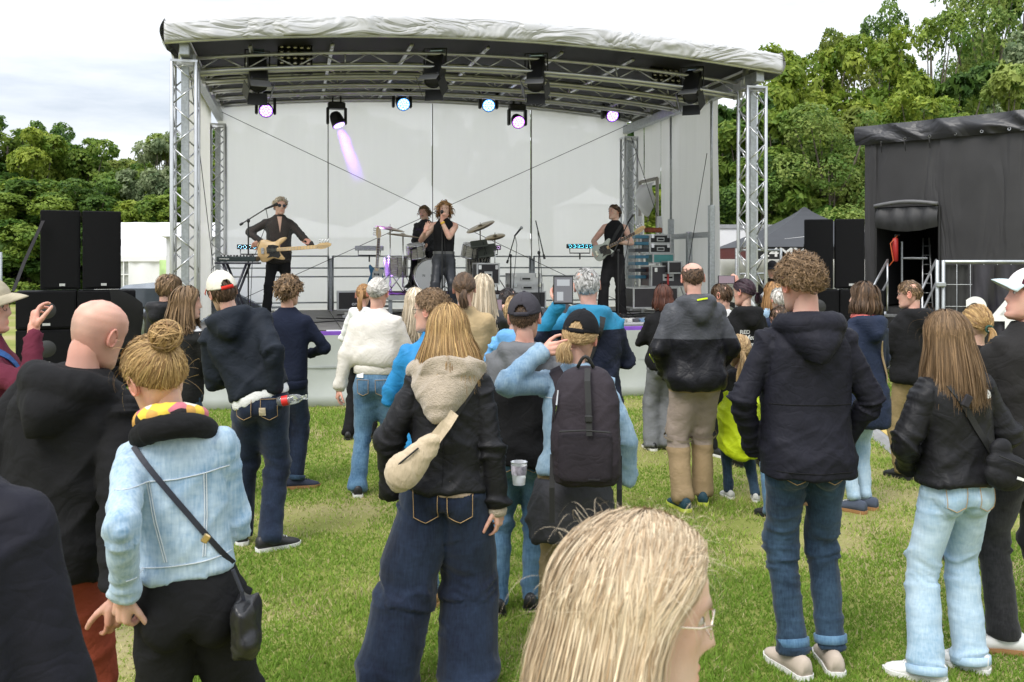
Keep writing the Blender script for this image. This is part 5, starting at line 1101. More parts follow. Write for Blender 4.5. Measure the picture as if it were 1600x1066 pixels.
# drum kit
DK = empty('drum_kit', tuple(SW(rp[0]-.05, rp[1]+.0, RZ+.012)), SA, 'drum kit with white bass drum head and bronze cymbals', 'drum kit')
M_SHELL = mat('grey pearl drum shell', (.45, .43, .36), .25, var=.35, vscale=14, stretch=(1, 1, 6)); M_HEAD = mat('white drum head', (.78, .78, .76), .45, var=.03); M_BRONZE = mat('bronze cymbal', (.30, .235, .14), .28, .95, var=.2, vscale=20)
def drum(c, r, depth, R, name):
    R = np.asarray(R); o = MB(); o.lathe([(r, 0), (r, depth)], R=R, c=c, n=28); o = o.build(name, M_SHELL, DK, True)
    for z in (0, depth): m = MB(); m.lathe([(r+.012, z-.014), (r+.016, z), (r+.012, z+.014), (r-.006, z+.014), (r-.006, z-.014), (r+.012, z-.014)], R=R, c=c, n=28); m.build('hoop', M_CHROME, o, True)
    for z in (0, depth): m = MB(); m.lathe([(.001, z), (r-.004, z)], R=R, c=c, n=28); m.build('drum_head', M_HEAD, o)
    for i in range(8): a = i/8*6.283; p = R@np.array([(r+.012)*math.cos(a), (r+.012)*math.sin(a), 0])+np.array(c); q = R@np.array([(r+.012)*math.cos(a), (r+.012)*math.sin(a), depth])+np.array(c); inst('tension_rod', stickmesh(.006, M_CHROME, 5), o, stick(p, q))
    return o
bd_ = drum((-.30, -.38, .30), .285, .42, rotm('X', -90), 'bass_drum')
for ch, x in (('N', -.10), ('E', .03), ('W', .15)): text_on(ch, 'lettering', .06, M_BLACK, bd_, (-.33+x, -.384, .30), (RAD(90), 0, 0))
drum((-.52, -.12, .62), .15, .22, rotm('X', 12)@rotm('Y', -8), 'rack_tom'); drum((-.86, .05, .28), .19, .34, np.eye(3), 'floor_tom'); drum((.62, .15, .25), .21, .38, np.eye(3), 'floor_tom'); drum((-.35, .35, .5), .17, .13, np.eye(3), 'snare_drum'); drum((.42, -.12, .62), .15, .22, rotm('X', 12)@rotm('Y', 8), 'rack_tom')
def legs3(o, x, y, z, r=.28):
    for i in range(3): a = i*2.094+.5; inst('leg', stickmesh(.01, M_CHROME, 6), o, stick((x, y, z), (x+r*math.cos(a), y+r*math.sin(a), .01)))
def cymbal(x, y, z, r, tx, ty):
    o = MB(); o.tube([(x, y, .1), (x, y, z)], .012, 8); o = o.build('cymbal_stand', M_CHROME, DK, True); legs3(o, x, y, .35)
    m = MB(); m.lathe([(.004, .03), (.03, .028), (.05, .012), (r*.6, .004), (r, -.012), (r, -.015), (.05, .009), (.004, .02)], R=rotm('X', tx)@rotm('Y', ty), c=(x, y, z), n=32); m.build('cymbal', M_BRONZE, o, True)
    m = MB(); m.tube([(x, y, z), (x, y, z+.07)], .008, 6); m.build('wing_nut', M_CHROME, o)
cymbal(-.98, -.1, 1.12, .26, 8, 10); cymbal(-.78, -.30, 1.0, .28, 5, 6); cymbal(.62, -.05, 1.17, .27, 10, -24); cymbal(.95, .25, 1.0, .19, 16, -14)
for x, y, z in ((.55, -.3, .85), (.72, -.2, .78), (.66, -.35, .68)): m = MB(); m.box((x, y, z), (.30, .20, .04), rotm('X', 35)@rotm('Y', -10), bev=.012); m.build('drum_pad', mat('pad rubber', (.09, .10, .08), .6), DK)
for i in range(26):
    q = np.random.default_rng(i); x0, x1 = q.uniform(.35, .85, 2); y0 = q.uniform(-.45, .1); z0, z1 = q.uniform(.6, .9), q.uniform(.0, .3); m = MB(); m.tube([(x0, y0, z0), ((x0+x1)/2+q.normal(0, .06), y0-.05, (z0+z1)/2-.08), (x1, y0, z1)], .006, 5); m.build('cable', M_RUBBER, DK, True)
for x, y, z in ((-.65, -.4, .75), (.5, -.45, .75), (-.1, -.6, .3)): o = MB(); o.tube([(x, y, .02), (x, y, z)], .009, 6); o = o.build('microphone_stand', M_BLACK, DK); legs3(o, x, y, .12, .18); m = MB(); m.capsule((x, y, z), (x+.08, y+.06, z+.03), .018, .022); m.build('microphone', M_BLACK, o, True)
m = MB(); m.lathe([(.17, 0), (.18, .03), (.17, .08), (.001, .09)], c=(0, .62, .42), n=20); m.tube([(0, .62, 0), (0, .62, .43)], .02, 8); m.build('drum_stool', M_BLACK, DK, True)
# microphone stands
def mic_stand(px, Y, top, label, boom=None, mic=True, zbase=None, h=None):
    zb_ = zbase if zbase is not None else DZ; o = empty('microphone_stand', (PX(px, Y), Y, zb_), 0, label, 'microphone stand', 'microphone stands on stage'); H = h or PZ(top, Y)-zb_
    m = MB(); m.tube([(0, 0, .06), (0, 0, H)], .011, 8); m.build('pole', M_BLACK, o); 
    for i in range(3): a = i*2.094+.4; inst('leg', stickmesh(.009, M_BLACK, 6), o, stick((0, 0, .1), (.28*math.cos(a), .28*math.sin(a), .012)))
    m = MB(); m.ell((0, 0, H), (.025, .025, .03)); m.build('clutch', M_BLACK, o, True); e = np.array([0, 0, H+.02])
    if boom: b0, b1 = np.array([0, 0, H])+np.array(boom[0]), np.array([0, 0, H])+np.array(boom[1]); m = MB(); m.tube([b0, b1], .009, 8); m.tube([b0, b0+(b1-b0)*.12], .018, 8); m.build('boom', M_BLACK, o); e = b1; dr = norm(b1-b0)
    else: dr = v3(0, 0, 1)
    if mic:
        dm = norm(np.array(mic)) if not isinstance(mic, bool) else norm(v3(0, -.3, .3)); m = MB(); m.tube([e-dm*.02, e+dm*.14], [.012, .017], 10); q = m.build('microphone', M_BLACK, o, True); m = MB(); m.ell(e+dm*.165, (.026, .026, .026)); m.build('grille_ball', M_STEEL if px > 700 else M_BLACK, q, True)
    m = MB(); m.tube([e, e+v3(.03, 0, -.15), (.05, .02, H*.6), (.02, .03, .25), (.3, .1, .01)], .005, 5); m.build('cable', M_RUBBER, o, True)
    return o
mic_stand(388, 13.3, 345, 'black boom microphone stand in front of the bass player', ((-.12, 0, -.06), (.25, 0, .17)), (.9, -.1, .35))
mic_stand(798, 15.2, 400, 'boom microphone stand with silver microphone right of the drums', ((-.06, 0, -.12), (.07, 0, .33)), (.5, -.2, .6)); mic_stand(842, 14.6, 395, 'tall black microphone stand without microphone right of centre', ((.09, 0, -.1), (-.05, 0, .5)), False)
ms = mic_stand(966, 14.6, 392, 'blue taped microphone stand in front of the guitarist', ((-.10, 0, -.09), (.16, 0, .45)), (.3, -.3, .5)); 
m = MB(); m.tube([(-.10, -.012, .53+.40), (.16, -.012, .53+.94)], .016, 8); 
# singer's straight stand
mic_stand(691, 13.85, 372, 'straight microphone stand held by the singer', None, False, h=1.42)
# keyboard on crossed stand
KB = empty('keyboard_stand', (PX(372, 13.2), 13.2, DZ), RAD(4), 'black crossed-leg keyboard stand on the left of the stage', 'stand'); M_STAND = mat('dark blue black stand tube', (.018, .018, .03), .35)
kz = PZ(410, 13.2)-DZ
for y in (-.12, .12):
    for a, b in (((-.22, 0), (.12, kz-.02)), ((.14, 0), (-.20, kz-.02))): inst('leg', stickmesh(.018, M_STAND, 8), KB, stick((a[0]*1.0+.02, y, a[1]), (b[0]+.02, y, b[1])))
for y in (-.13, .13): m = MB(); m.box((0, y, kz-.012), (.58, .04, .025)); m.build('top_bar', M_STAND, KB)
k = MB(); k.box((0, .02, .04), (.54, .30, .075), bev=.012); k = k.build('keyboard', mat('dark green black synth body', (.012, .022, .024), .4), None, label='small dark keyboard with rows of knobs on the crossed stand', cat='keyboard'); k.location = (PX(372, 13.2), 13.2, DZ+kz+.005); k.rotation_euler = (0, 0, RAD(4))
for i in range(24): m = MB(); m.box((-.24+i*.0208, .10, .084), (.018, .12, .014)); m.build('key', M_WHITE if i % 5 else M_BLACK, k)
for i in range(11): m = MB(); m.lathe([(.012, 0), (.010, .02), (.001, .02)], c=(-.22+i*.044, -.05, .078), n=10); m.build('knob', M_BLACK, k)
text_on('monologue', 'lettering', .03, M_WHITE, k, (-.16, -.135, .045), (RAD(90), 0, 0))
# amplifier rack tower at the right with cases, ladder and cables
rk = flight_case(1025, 449, 482, 15.6, .80, .5, 'wide black bass cabinet at the bottom of the rack pile', handle=False)
flight_case(1044, 415, 449, 15.9, .62, .45, 'silver edged black case with red stripe in the rack pile', mat('case grey panel', (.055, .05, .055), .5)); flight_case(1020, 415, 449, 15.88, .12, .44, 'narrow dark rack of red lit amplifiers', mat('red black rack', (.06, .012, .015), .4), handle=False)
m = MB(); m.box((0, 0, 0), (.03, .006, .34)); e = m.build('red_tape', mat('red tape', (.5, .03, .03), .5), None, label='red tape stripe down the rack case', cat='tape'); e.location = (PX(1044, 15.85), 15.86, PZ(432, 15.86))
flight_case(1037, 396, 412, 16.1, .40, .35, 'teal green case lid standing in the rack pile', mat('teal case', (.10, .36, .34), .5), handle=False); flight_case(1055, 408, 428, 15.8, .26, .3, 'small black powered mixer beside the teal case', handle=False)
for i, (t, b) in enumerate(((366, 381), (381, 396))): flight_case(1032, t, b, 16.2, .40, .4, ('upper' if i == 0 else 'lower')+' stackable black plastic box on the rack pile', mat('black plastic box', (.02, .02, .022), .4), handle=True)
for i in range(7): m = MB(); m.box((0, .2, 0), (.24, .36, .055), bev=.006); e = m.build('amplifier_unit', (mat('blue lit amplifier', (.05, .20, .30), .35), mat('dark amplifier', (.03, .035, .045), .4))[i % 3 == 2], None, label=f'{["topmost", "second", "third", "fourth", "fifth", "sixth", "lowest"][i]} slim blue lit amplifier in the rack left of the boxes', cat='amplifier', group='amplifiers in the rack'); e.location = (PX(1004, 16), 16, PZ(370+i*10.5, 16)); e.rotation_euler = (0, 0, SA)
m = MB(); m.tube([(PX(1008+3*math.cos(t)*5, 16.0), 16.0+.05*math.sin(t*3), PZ(345, 16)+.05*math.sin(t)) for t in np.linspace(0, 22, 60)], .014, 6); 
lad = empty('ladder', (PX(1015, 17.0), 17.0, DZ), SA, 'white aluminium step ladder behind the rack pile', 'ladder')
for s_ in (-1, 1):
    for t_ in (-1, 1): inst('stile', stickmesh(.028, M_WHITE, 4), lad, stick((s_*.24, t_*.3, 0), (s_*.19, t_*.05, PZ(338, 17)-DZ)))
for i in range(5): inst('rung', stickmesh(.02, M_WHITE, 6), lad, stick((-.22, -.27+i*.05, .25+i*.27), (.22, -.27+i*.05, .25+i*.27)))
m = MB(); pts = [(.14*math.cos(t)+.01*math.cos(5*t), .05*math.sin(t), .03*math.sin(2.3*t)+.05+.012*math.sin(t*7)) for t in np.linspace(0, 44, 150)]; m.tube(pts, .011, 5); e = m.build('cable_coil', mat('rust red cable', (.30, .08, .035), .6), None, True, label='coil of rust red cable on the black boxes', cat='cable'); e.location = (PX(1022, 16.2), 16.3, PZ(364, 16.2))
# pedal boards, floor cables
for px, Y, w, lab in ((978, 13.6, .9, 'pedal board full of small effects at the stage edge on the right'), (560, 15.2, .5, 'small pedal tray on the stage floor left of the drums')):
    o = MB(); o.box((0, 0, .02), (w, .3, .03)); o = o.build('pedal_board', mat('pale pedal tray', (.45, .45, .46), .5), None, label=lab, cat='pedal board'); o.location = (PX(px, Y), Y, DZ); o.rotation_euler = (0, 0, SA)
    for i in range(int(w/.1)):
        for j in range(2): m = MB(); m.box((-w/2+.07+i*.1, -.07+j*.14, .06), (.075, .11, .05), bev=.008); m.build('pedal', mat(f'pedal {(i+j*3) % 4}', ((.5, .5, .48), (.06, .06, .07), (.12, .2, .3), (.35, .34, .3))[(i+j*3) % 4], .4), o)
for i in range(14):
    q = np.random.default_rng(60+i); x, y = (q.uniform(.8, 3.2), q.uniform(-.2, 3.5)) if i < 7 else (q.uniform(4.5, 7.6), q.uniform(-.25, 4)); pts = [(x, y, DZ+.008)]
    for s in range(7): x += q.normal(.18, .16); y += q.normal(0, .13); pts.append((min(x, 7.8), max(y, -.3), DZ+.008))
    m = MB(); m.tube(pts, .008, 5); e = m.build('stage_cable', M_RUBBER, None, True, label='black cable lying loose on the stage floor', cat='cable', group='cables on the stage floor'); e.location = SO; e.rotation_euler = (0, 0, SA)
# guitar on a stand left of the drums
def guitar(name, label, body, guard, neck, shape, loc, R, head=1, fretted=True):
    o = empty(name, loc, 0, label, 'guitar'); o.rotation_euler = Matrix(np.asarray(R).tolist()).to_euler()
    if shape == 'bass': out = [(-.19, .0), (-.185, .09), (-.13, .15), (-.05, .145), (.02, .11), (.07, .11), (.14, .155), (.215, .165), (.225, .14), (.17, .095), (.12, .06), (.115, -.04), (.15, -.085), (.18, -.125), (.165, -.145), (.10, -.13), (.02, -.105), (-.06, -.15), (-.13, -.16), (-.18, -.10)]
    else: out = [(-.2, .0), (-.19, .085), (-.13, .14), (-.05, .125), (.03, .095), (.10, .12), (.17, .135), (.19, .11), (.14, .06), (.11, .03), (.11, -.03), (.15, -.075), (.15, -.11), (.09, -.12), (.02, -.10), (-.06, -.135), (-.14, -.14), (-.19, -.09)]
    out = np.array(out); n = len(out); t = np.linspace(0, n, n*4, endpoint=False); P2 = np.stack([np.interp(t, np.arange(n+1), np.append(out[:, i], out[0, i])) for i in (0, 1)], 1)
    for _ in range(2): P2 = (np.roll(P2, 1, 0)+2*P2+np.roll(P2, -1, 0))/4
    ring = lambda f, y: np.stack([P2[:, 0]*f, np.full(len(P2), y), P2[:, 1]*f], 1); m = MB(); m.loft([ring(.96, .022), ring(1, .014), ring(1, -.014), ring(.96, -.022)]); m.build('body', body, o, True)
    g = np.array([(-.06, -.10), (-.02, -.06), (-.06, .0), (-.03, .07), (.04, .07), (.11, .05), (.115, -.03), (.13, -.08), (.10, -.115), (.02, -.09)])*[1, 1]; m = MB(); m.loft([np.stack([g[:, 0], np.full(10, y), g[:, 1]], 1) for y in (-.022, -.026)]); m.build('pickguard', guard, o)
    m = MB(); m.box((.36, -.022, .0), (.56, .024, .05), bev=.006); nk = m.build('neck', neck, o)
    m = MB(); m.box((.38, -.036, 0), (.50, .006, .044)); m.build('fretboard', neck if shape == 'bass' else mat('rosewood', (.06, .03, .02), .5), nk)
    for i in range(12): m = MB(); m.box((.16+.042*i, -.0405, 0), (.003, .003, .044)); m.build('fret', M_CHROME, nk)
    hp = np.array([(.63, -.025), (.63, .025), (.68, .045), (.78, .05), (.83, .03), (.82, .0), (.74, -.03), (.68, -.035)]); m = MB(); m.loft([np.stack([hp[:, 0], np.full(8, y), hp[:, 1]], 1) for y in (-.012, -.028)]); hd_ = m.build('headstock', neck, o)
    for i in range(4): m = MB(); m.tube([(.675+i*.036, -.02, .045), (.68+i*.036, -.02, .08)], .006, 6); m.ell((.68+i*.036, -.02, .085), (.012, .005, .012)); m.build('tuner', M_CHROME, hd_, True)
    for i in range(4): m = MB(); m.tube([(-.11, -.045, -.016+i*.0105), (.80, -.032, -.014+i*.009)], .0012, 4); m.build('string', M_CHROME, o)
    for x in (.03, -.04): m = MB(); m.box((x, -.032, 0), (.03, .014, .085), bev=.004); m.build('pickup', M_BLACK, o)
    m = MB(); m.box((-.11, -.032, 0), (.04, .016, .08)); m.build('bridge', M_CHROME, o); return o
M_MAPLE = mat('pale ash wood', (.62, .42, .20), .35, var=.15, vscale=3, stretch=(1, 4, 8)); M_NECK = mat('maple neck', (.66, .45, .22), .4)
guitar('electric_guitar', 'blue electric guitar standing upright on a stand left of the drums', mat('blue lacquer', (.02, .12, .24), .25), mat('pearl guard', (.4, .4, .38), .3), M_NECK, 'strat', (PX(588, 15.3), 15.3, PZ(432, 15.3)), rotm('Z', 13)@rotm('X', -8)@rotm('Y', -86))
m = MB(); m.tube([(-.15, .1, 0), (0, .12, .3), (0, .14, .75)], .012, 6); m.tube([(.15, .1, 0), (0, .12, .3)], .012, 6); m.tube([(0, .35, 0), (0, .12, .4)], .012, 6); m.tube([(-.1, -.06, .3), (-.1, .1, .28), (.1, .1, .28), (.1, -.06, .3)], .012, 6); gs = m.build('guitar_stand', M_BLACK, None, True, label='black stand holding the blue guitar', cat='stand'); gs.location = (PX(588, 15.35), 15.32, DZ)
# ---------------------------------------------------------------- tents, trailer, fence, gazebo, truck, car
M_TENT = mat('white tent sheet', (.74, .74, .75), .5, var=.03, vscale=2)
def tent_left():
    Y = 27.0; x0, x1 = PX(150, Y), PX(330, Y); z1, z0 = PZ(343, Y), PZ(401, Y); o = empty('white_marquee', ((x0+x1)/2, Y, 0), RAD(5), 'white marquee with grid windows behind the left stage tower', 'tent'); w = x1-x0
    A = np.array([[(-w/2+w*i/20, (0 if j == 0 else 2.2*j/5), z0+(z1-z0)*(j/5)**.9-.05*math.sin(i*1.3)*math.sin(j*.6)) for j in range(6)] for i in range(21)]); m = MB(); m.grid(A); m.build('roof', M_TENT, o, True)
    A = np.array([[(-w/2+w*i/20, 4.4-2.2*j/5, z0+(z1-z0)*(j/5)**.9) for j in range(6)] for i in range(21)]); m = MB(); m.grid(A); m.build('roof', M_TENT, o, True)
    m = MB(); m.box((0, -.03, z0-.06), (w+.1, .03, .16)); m.build('valance', M_TENT, o)
    wx0, wx1 = PX(178, Y)-(x0+x1)/2, PX(203, Y)-(x0+x1)/2
    A = np.array([[(wx1+(w/2-wx1)*i/14, .03*math.sin(i*1.9)+.02*math.sin(j+i*.7), (z0-.02)*j/6) for j in range(7)] for i in range(15)]); m = MB(); m.grid(A); m.build('wall_sheet', M_TENT, o, True)
    m = MB(); m.box(((wx0-w/2)/2, .02, z0/2), (wx0+w/2, .02, z0)); m.build('wall_sheet', M_TENT, o); m = MB(); m.box(((wx0+wx1)/2, .02, .3), (wx1-wx0, .02, .6)); m.build('wall_sheet', M_TENT, o)
    m = MB(); m.box(((wx0+wx1)/2, .03, (z0+.6)/2), (wx1-wx0, .01, z0-.6)); m.build('window_pane', mat('grey window film', (.35, .36, .34), .2, var=.4, vscale=4), o)
    for i in range(4): m = MB(); m.box((wx0+(wx1-wx0)*i/3, .0, (z0+.6)/2), (.035, .03, z0-.6)); m.build('window_bar', M_TENT, o)
    for i in range(4): m = MB(); m.box(((wx0+wx1)/2, .002, .6+(z0-.6)*i/3.2), (wx1-wx0, .026, .03)); m.build('window_bar', M_TENT, o)
    m = MB(); m.box((PX(258, Y)-(x0+x1)/2, -.05, PZ(420, Y)), (.3, .02, .5)); m.build('poster', mat('green poster', (.45, .62, .28), .5, var=.3, vscale=3), o)
tent_left()
for px, w, lab in ((470, 6.5, 'wide white tent seen faintly behind the backdrop on the left'), (662, 5.0, 'pointed white pavilion seen faintly behind the backdrop'), (925, 1.7, 'small white pavilion tip seen faintly behind the backdrop right')):
    Y = 25; o = empty('white_pavilion', (PX(px, Y), Y, 0), .3, lab, 'tent', 'white tents behind the stage'); zt = {470: 3.0, 662: PZ(278, Y), 925: PZ(290, Y)}[px]; ze = 2.4 if px != 925 else PZ(322, Y); h = w/2
    m = MB(); rings = []
    for f in np.linspace(0, 1, 8): s = h*((1-f)**1.5+.02); z = ze+(zt-ze)*f; rings.append(np.array([(-s, -s, z), (s, -s, z), (s, s, z), (-s, s, z)]))
    m.loft(rings); m.build('roof', M_TENT, o); m = MB(); m.box((0, 0, ze/2), (w-.1, w-.1, ze-.02)); m.build('wall_sheet', M_TENT, o)
def gable():
    Y = 24.0; w = PX(1300, Y)-PX(1085, Y); o = empty('white_truck', (PX(1100, Y), Y, 0), 0, 'white box truck body behind the stage on the right', 'truck'); zt = PZ(351, Y)
    m = MB(); m.box((w*.62, 1.2, (zt+.75)/2), (w*1.2, 2.4, zt-.75), bev=.04); m.build('box_body', mat('white truck panel', (.76, .76, .77), .35, var=.03), o); m = MB(); m.box((w*.62, .0, zt-.05), (w*1.21, .06, .1)); m.build('top_rail', M_EDGE, o)
    m = MB(); m.box((w*.62, 1.2, .6), (w*1.15, 2.2, .22)); m.build('chassis', M_BLACK, o)
    for x in (.6, 2.4, 3.6):
        m = MB(); m.lathe([(.001, 0), (.25, 0), (.42, .03), (.45, .12), (.42, .25), (.2, .27)], c=(x, -.02, .46), R=rotm('X', -90), n=20); wl_ = m.build('wheel', M_RUBBER, o, True); m = MB(); m.lathe([(.001, -.012), (.22, -.012), (.24, .0)], c=(x, -.02, .46), R=rotm('X', -90), n=16); m.build('rim', M_EDGE, wl_)
gable()
# black branded gazebo
M_GAZ = mat('dark grey gazebo roof', (.020, .022, .027), .55, var=.15, vscale=3); Y = 20.5; gx = PX(1290, Y); o = empty('gazebo', (gx, Y+1.5, 0), 0, 'dark grey gazebo with white 24MX lettering on its edge', 'gazebo'); ze, za = PZ(386, Y), PZ(324, Y+1.5); h = gx-PX(1168, Y)
rings = []
for f in np.linspace(0, 1, 10): s = h*((1-f)**1.25+.015); z = ze+(za-ze)*f; rings.append(np.array([(-s, -s, z), (s, -s, z), (s, s, z), (-s, s, z)]))
m = MB(); m.loft(rings); m.build('roof', M_GAZ, o)
M_VAL = mat('black valance', (.015, .015, .016), .6)
for s_, R in ((-1, 0), (1, 0)): m = MB(); m.box((0, s_*h, ze-.13), (2*h, .02, .26)); m.build('valance', M_VAL, o)
for s_ in (-1, 1): m = MB(); m.box((s_*h, 0, ze-.13), (.02, 2*h-.03, .26)); m.build('valance', M_VAL if s_ > 0 else mat('dark red valance', (.10, .012, .015), .6), o)
for sx in (-1, 1):
    for sy in (-1, 1): inst('leg', stickmesh(.03, M_STEEL, 4), o, stick((sx*(h-.05), sy*(h-.05), 0), (sx*(h-.05), sy*(h-.05), ze)))
text_on('24MX', 'lettering', .30, M_WHITE, o, (-h+.72, -h-.014, ze-.13), (RAD(90), 0, 0), bold=.006).scale = (1.35, .9, 1)
m = MB(); m.loft([np.array([(-.9, -h*.78, ze+.13), (-.25, -h*.70, ze+.19), (-.25, -h*.69, ze+.24), (-.85, -h*.77, ze+.17)])+[0, -.03, d_] for d_ in (.0, .012)]); m.build('roof_print', M_WHITE, o)
# black trailer stage with doorway, seen side on
TX0, TY0, TX1, TY1 = PX(1352, 17.0), 17.0, PX(1660, 14.75), 14.75; tl = math.hypot(TX1-TX0, TY1-TY0); ta = math.atan2(TY1-TY0, TX1-TX0)
TRL = empty('black_trailer', (TX0, TY0, 0), ta, 'large trailer wrapped in black tarpaulin with an open doorway', 'trailer'); M_BT = mat('black trailer tarpaulin', (.030, .029, .031), .55, var=.18, vscale=2, bump=.3, bscale=4); M_FLAP = mat('shiny black flap', (.022, .022, .026), .42, var=.2, vscale=3); creases(M_FLAP, 1.0, (1, 1, 1.4), .28, .4); creases(M_BT, .7, (2, 1, .5), .35, .3)
zt = PZ(205, 17.0); dx0, dx1 = (PX(1372, 16.8)-TX0)/math.cos(ta), (PX(1468, 16.1)-TX0)/math.cos(ta); dz0, dz1 = 1.02, PZ(323, 16.5)
def tsheet(x0, x1, z0, z1, seed, nx=18, nz=14, amp=.05):
    A = np.array([[(x, 0, z) for z in np.linspace(z0, z1, nz)] for x in np.linspace(x0, x1, nx)]); P = A.reshape(-1, 3); A[..., 1] += (amp*(vnoise(P*[1.5, 1, .5], seed)-.5)+amp*.5*(vnoise(P*[5, 1, .8], seed+1)-.5)).reshape(nx, nz); m = MB(); m.grid(A); return m
for a in ((0, dx0, .0, zt, 51), (dx1, tl, .0, zt, 52), (dx0, dx1, dz1, zt, 53), (dx0, dx1, 0, dz0, 54)): tsheet(*a).build('wall_sheet', M_BT, TRL, True)
m = MB(); m.box((.02, 1.3, zt/2), (.04, 2.5, zt)); m.build('end_wall', M_BT, TRL); m = MB(); m.box((tl/2, 1.3, zt+.02), (tl, 2.6, .05)); m.build('roof', M_BT, TRL)
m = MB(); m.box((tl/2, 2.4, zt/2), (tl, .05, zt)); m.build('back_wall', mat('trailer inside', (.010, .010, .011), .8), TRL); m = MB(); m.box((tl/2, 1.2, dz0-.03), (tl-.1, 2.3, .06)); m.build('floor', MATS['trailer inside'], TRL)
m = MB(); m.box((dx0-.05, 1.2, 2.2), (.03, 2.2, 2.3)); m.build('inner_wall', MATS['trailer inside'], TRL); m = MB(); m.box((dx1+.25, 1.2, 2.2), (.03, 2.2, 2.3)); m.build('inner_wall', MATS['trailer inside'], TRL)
A = np.array([[(-.16+(tl+.2)*i/60, -.03-.05*math.sin(j/9*3.1), zt+.08-.34*j/9) for j in range(10)] for i in range(61)]); P = A.reshape(-1, 3); A[..., 1] -= (.09*(1-np.abs(2*vnoise(P*[1.6, 1, 3]+np.stack([P[:, 2]*2, 0*P[:, 2], P[:, 0]], 1), 57)-1))**4).reshape(61, 10); m = MB(); m.grid(A); m.build('top_flap', M_FLAP, TRL, True)
for i in range(9):
    m = MB(); t = np.linspace(0, 6.283, 13); x = .35+i*.42; m.tube([(x+.022*math.cos(a), -.125, zt-.215+.022*math.sin(a)) for a in t], .006, 5); m.build('eyelet', M_CHROME, TRL)
    if i in (0, 1, 2): inst('lacing', stickmesh(.006, M_RUBBER, 5), TRL, stick((x, -.15, zt-.25), (x-.02, -.06, zt-.42)))
m = MB(); t = np.linspace(0, 1, 9); m.tube([(dx0+(dx1-dx0)*f, -.12, dz1+.02+.06*math.sin(f*3.14)) for f in t], .035, 8); m.build('door_trim', mat('grey lace trim', (.12, .12, .125), .5), TRL, True)
m = MB(); A = np.array([[(dx0+.02+(dx1-dx0-.04)*i/14, -.06-.06*math.sin(j/7*3.1), dz1-.02-.34*j/7-.08*math.sin(i/14*3.1)*j/7) for j in range(8)] for i in range(15)]); A[..., 1] -= .03*np.sin(np.arange(15)*1.7)[:, None]; m.grid(A); m.build('rolled_door_sheet', mat('grey rolled sheet', (.028, .028, .03), .6, var=.3), TRL, True)
for x, zz in ((dx0, 1), (dx1, -1)): m = MB(); m.tube([(x+zz*.0, -.05, dz0), (x, -.05, dz1)], .02, 6); m.build('door_trim', M_RUBBER, TRL)
# things in the doorway
e = empty('fire_extinguisher', tuple(np.array(TRL.location)+np.array([math.cos(ta)*(dx0+.35), math.sin(ta)*(dx0+.35)+.05, 0])), 0, 'red fire extinguisher tube hanging in the trailer doorway', 'extinguisher'); zz = PZ(372, 16.7)
m = MB(); m.tube([(0, 0, zz-.42), (0, 0, zz-.40), (0, 0, zz-.02), (0, 0, zz)], [.03, .05, .05, .03], 12); m.build('cylinder', mat('signal red', (.35, .015, .012), .5), e, True); m = MB(); m.tube([(0, 0, zz), (0, 0, zz+.05), (.07, 0, zz+.05)], .018, 8); m.build('valve', M_BLACK, e); m = MB(); m.tube([(.03, -.02, zz+.04), (-.10, -.03, zz-.1), (-.05, -.04, zz-.4), (-.12, -.02, zz-.5)], .01, 6); m.build('hose', mat('orange hose', (.5, .09, .02), .5), e, True)
st = empty('trailer_steps', tuple(TRL.location), ta, 'aluminium steps with white handrails below the trailer doorway', 'steps'); xm = (dx0+dx1)/2
for i in range(5): m = MB(); m.box((xm+.1, -.25-i*.25, dz0-.12-i*.2), (.8, .26, .035)); m.build('tread', M_ALU, st)
for s_ in (-1, 1):
    for zo in (0, .38): inst('handrail', stickmesh(.02, M_ALU, 8), st, stick((xm+.1+s_*.42, -.1, dz0+.85-zo), (xm+.1+s_*.42, -1.3, .15+.75-zo)))
    for y in (-.1, -.7, -1.3): inst('handrail_post', stickmesh(.018, M_ALU, 8), st, stick((xm+.1+s_*.42, y, max(0, dz0-.05+(y+.1)*.8)), (xm+.1+s_*.42, y, dz0+.86+(y+.1)*.8)))
    m = MB(); m.box((xm+.1+s_*.42, -.7, .52), (.04, 1.35, .06), rotm('X', 38)); m.build('stringer', M_ALU, st)
m = MB(); m.tube([(xm-.25, .35, dz0), (xm-.25, .35, 2.2)], .02, 6); m.tube([(xm-.25, .35, 1.9), (xm+.2, .35, 1.9)], .02, 6); m.build('inner_railing', M_STEEL, st)
ld = empty('leaning_ladder', tuple(TRL.location), ta, 'small aluminium ladder leaning inside the dark doorway', 'ladder')
for s_ in (-.09, .09): inst('stile', stickmesh(.016, M_ALU, 5), ld, stick((xm+.22+s_, .3, dz0+.02), (xm+.02+s_*.6, .75, dz0+1.25)))
for i in range(7): f = (i+.6)/7.5; inst('rung', stickmesh(.010, M_ALU, 5), ld, stick((xm+.22-.2*f-.08, .3+.45*f, dz0+1.25*f), (xm+.22-.2*f+.08, .3+.45*f, dz0+1.25*f)))
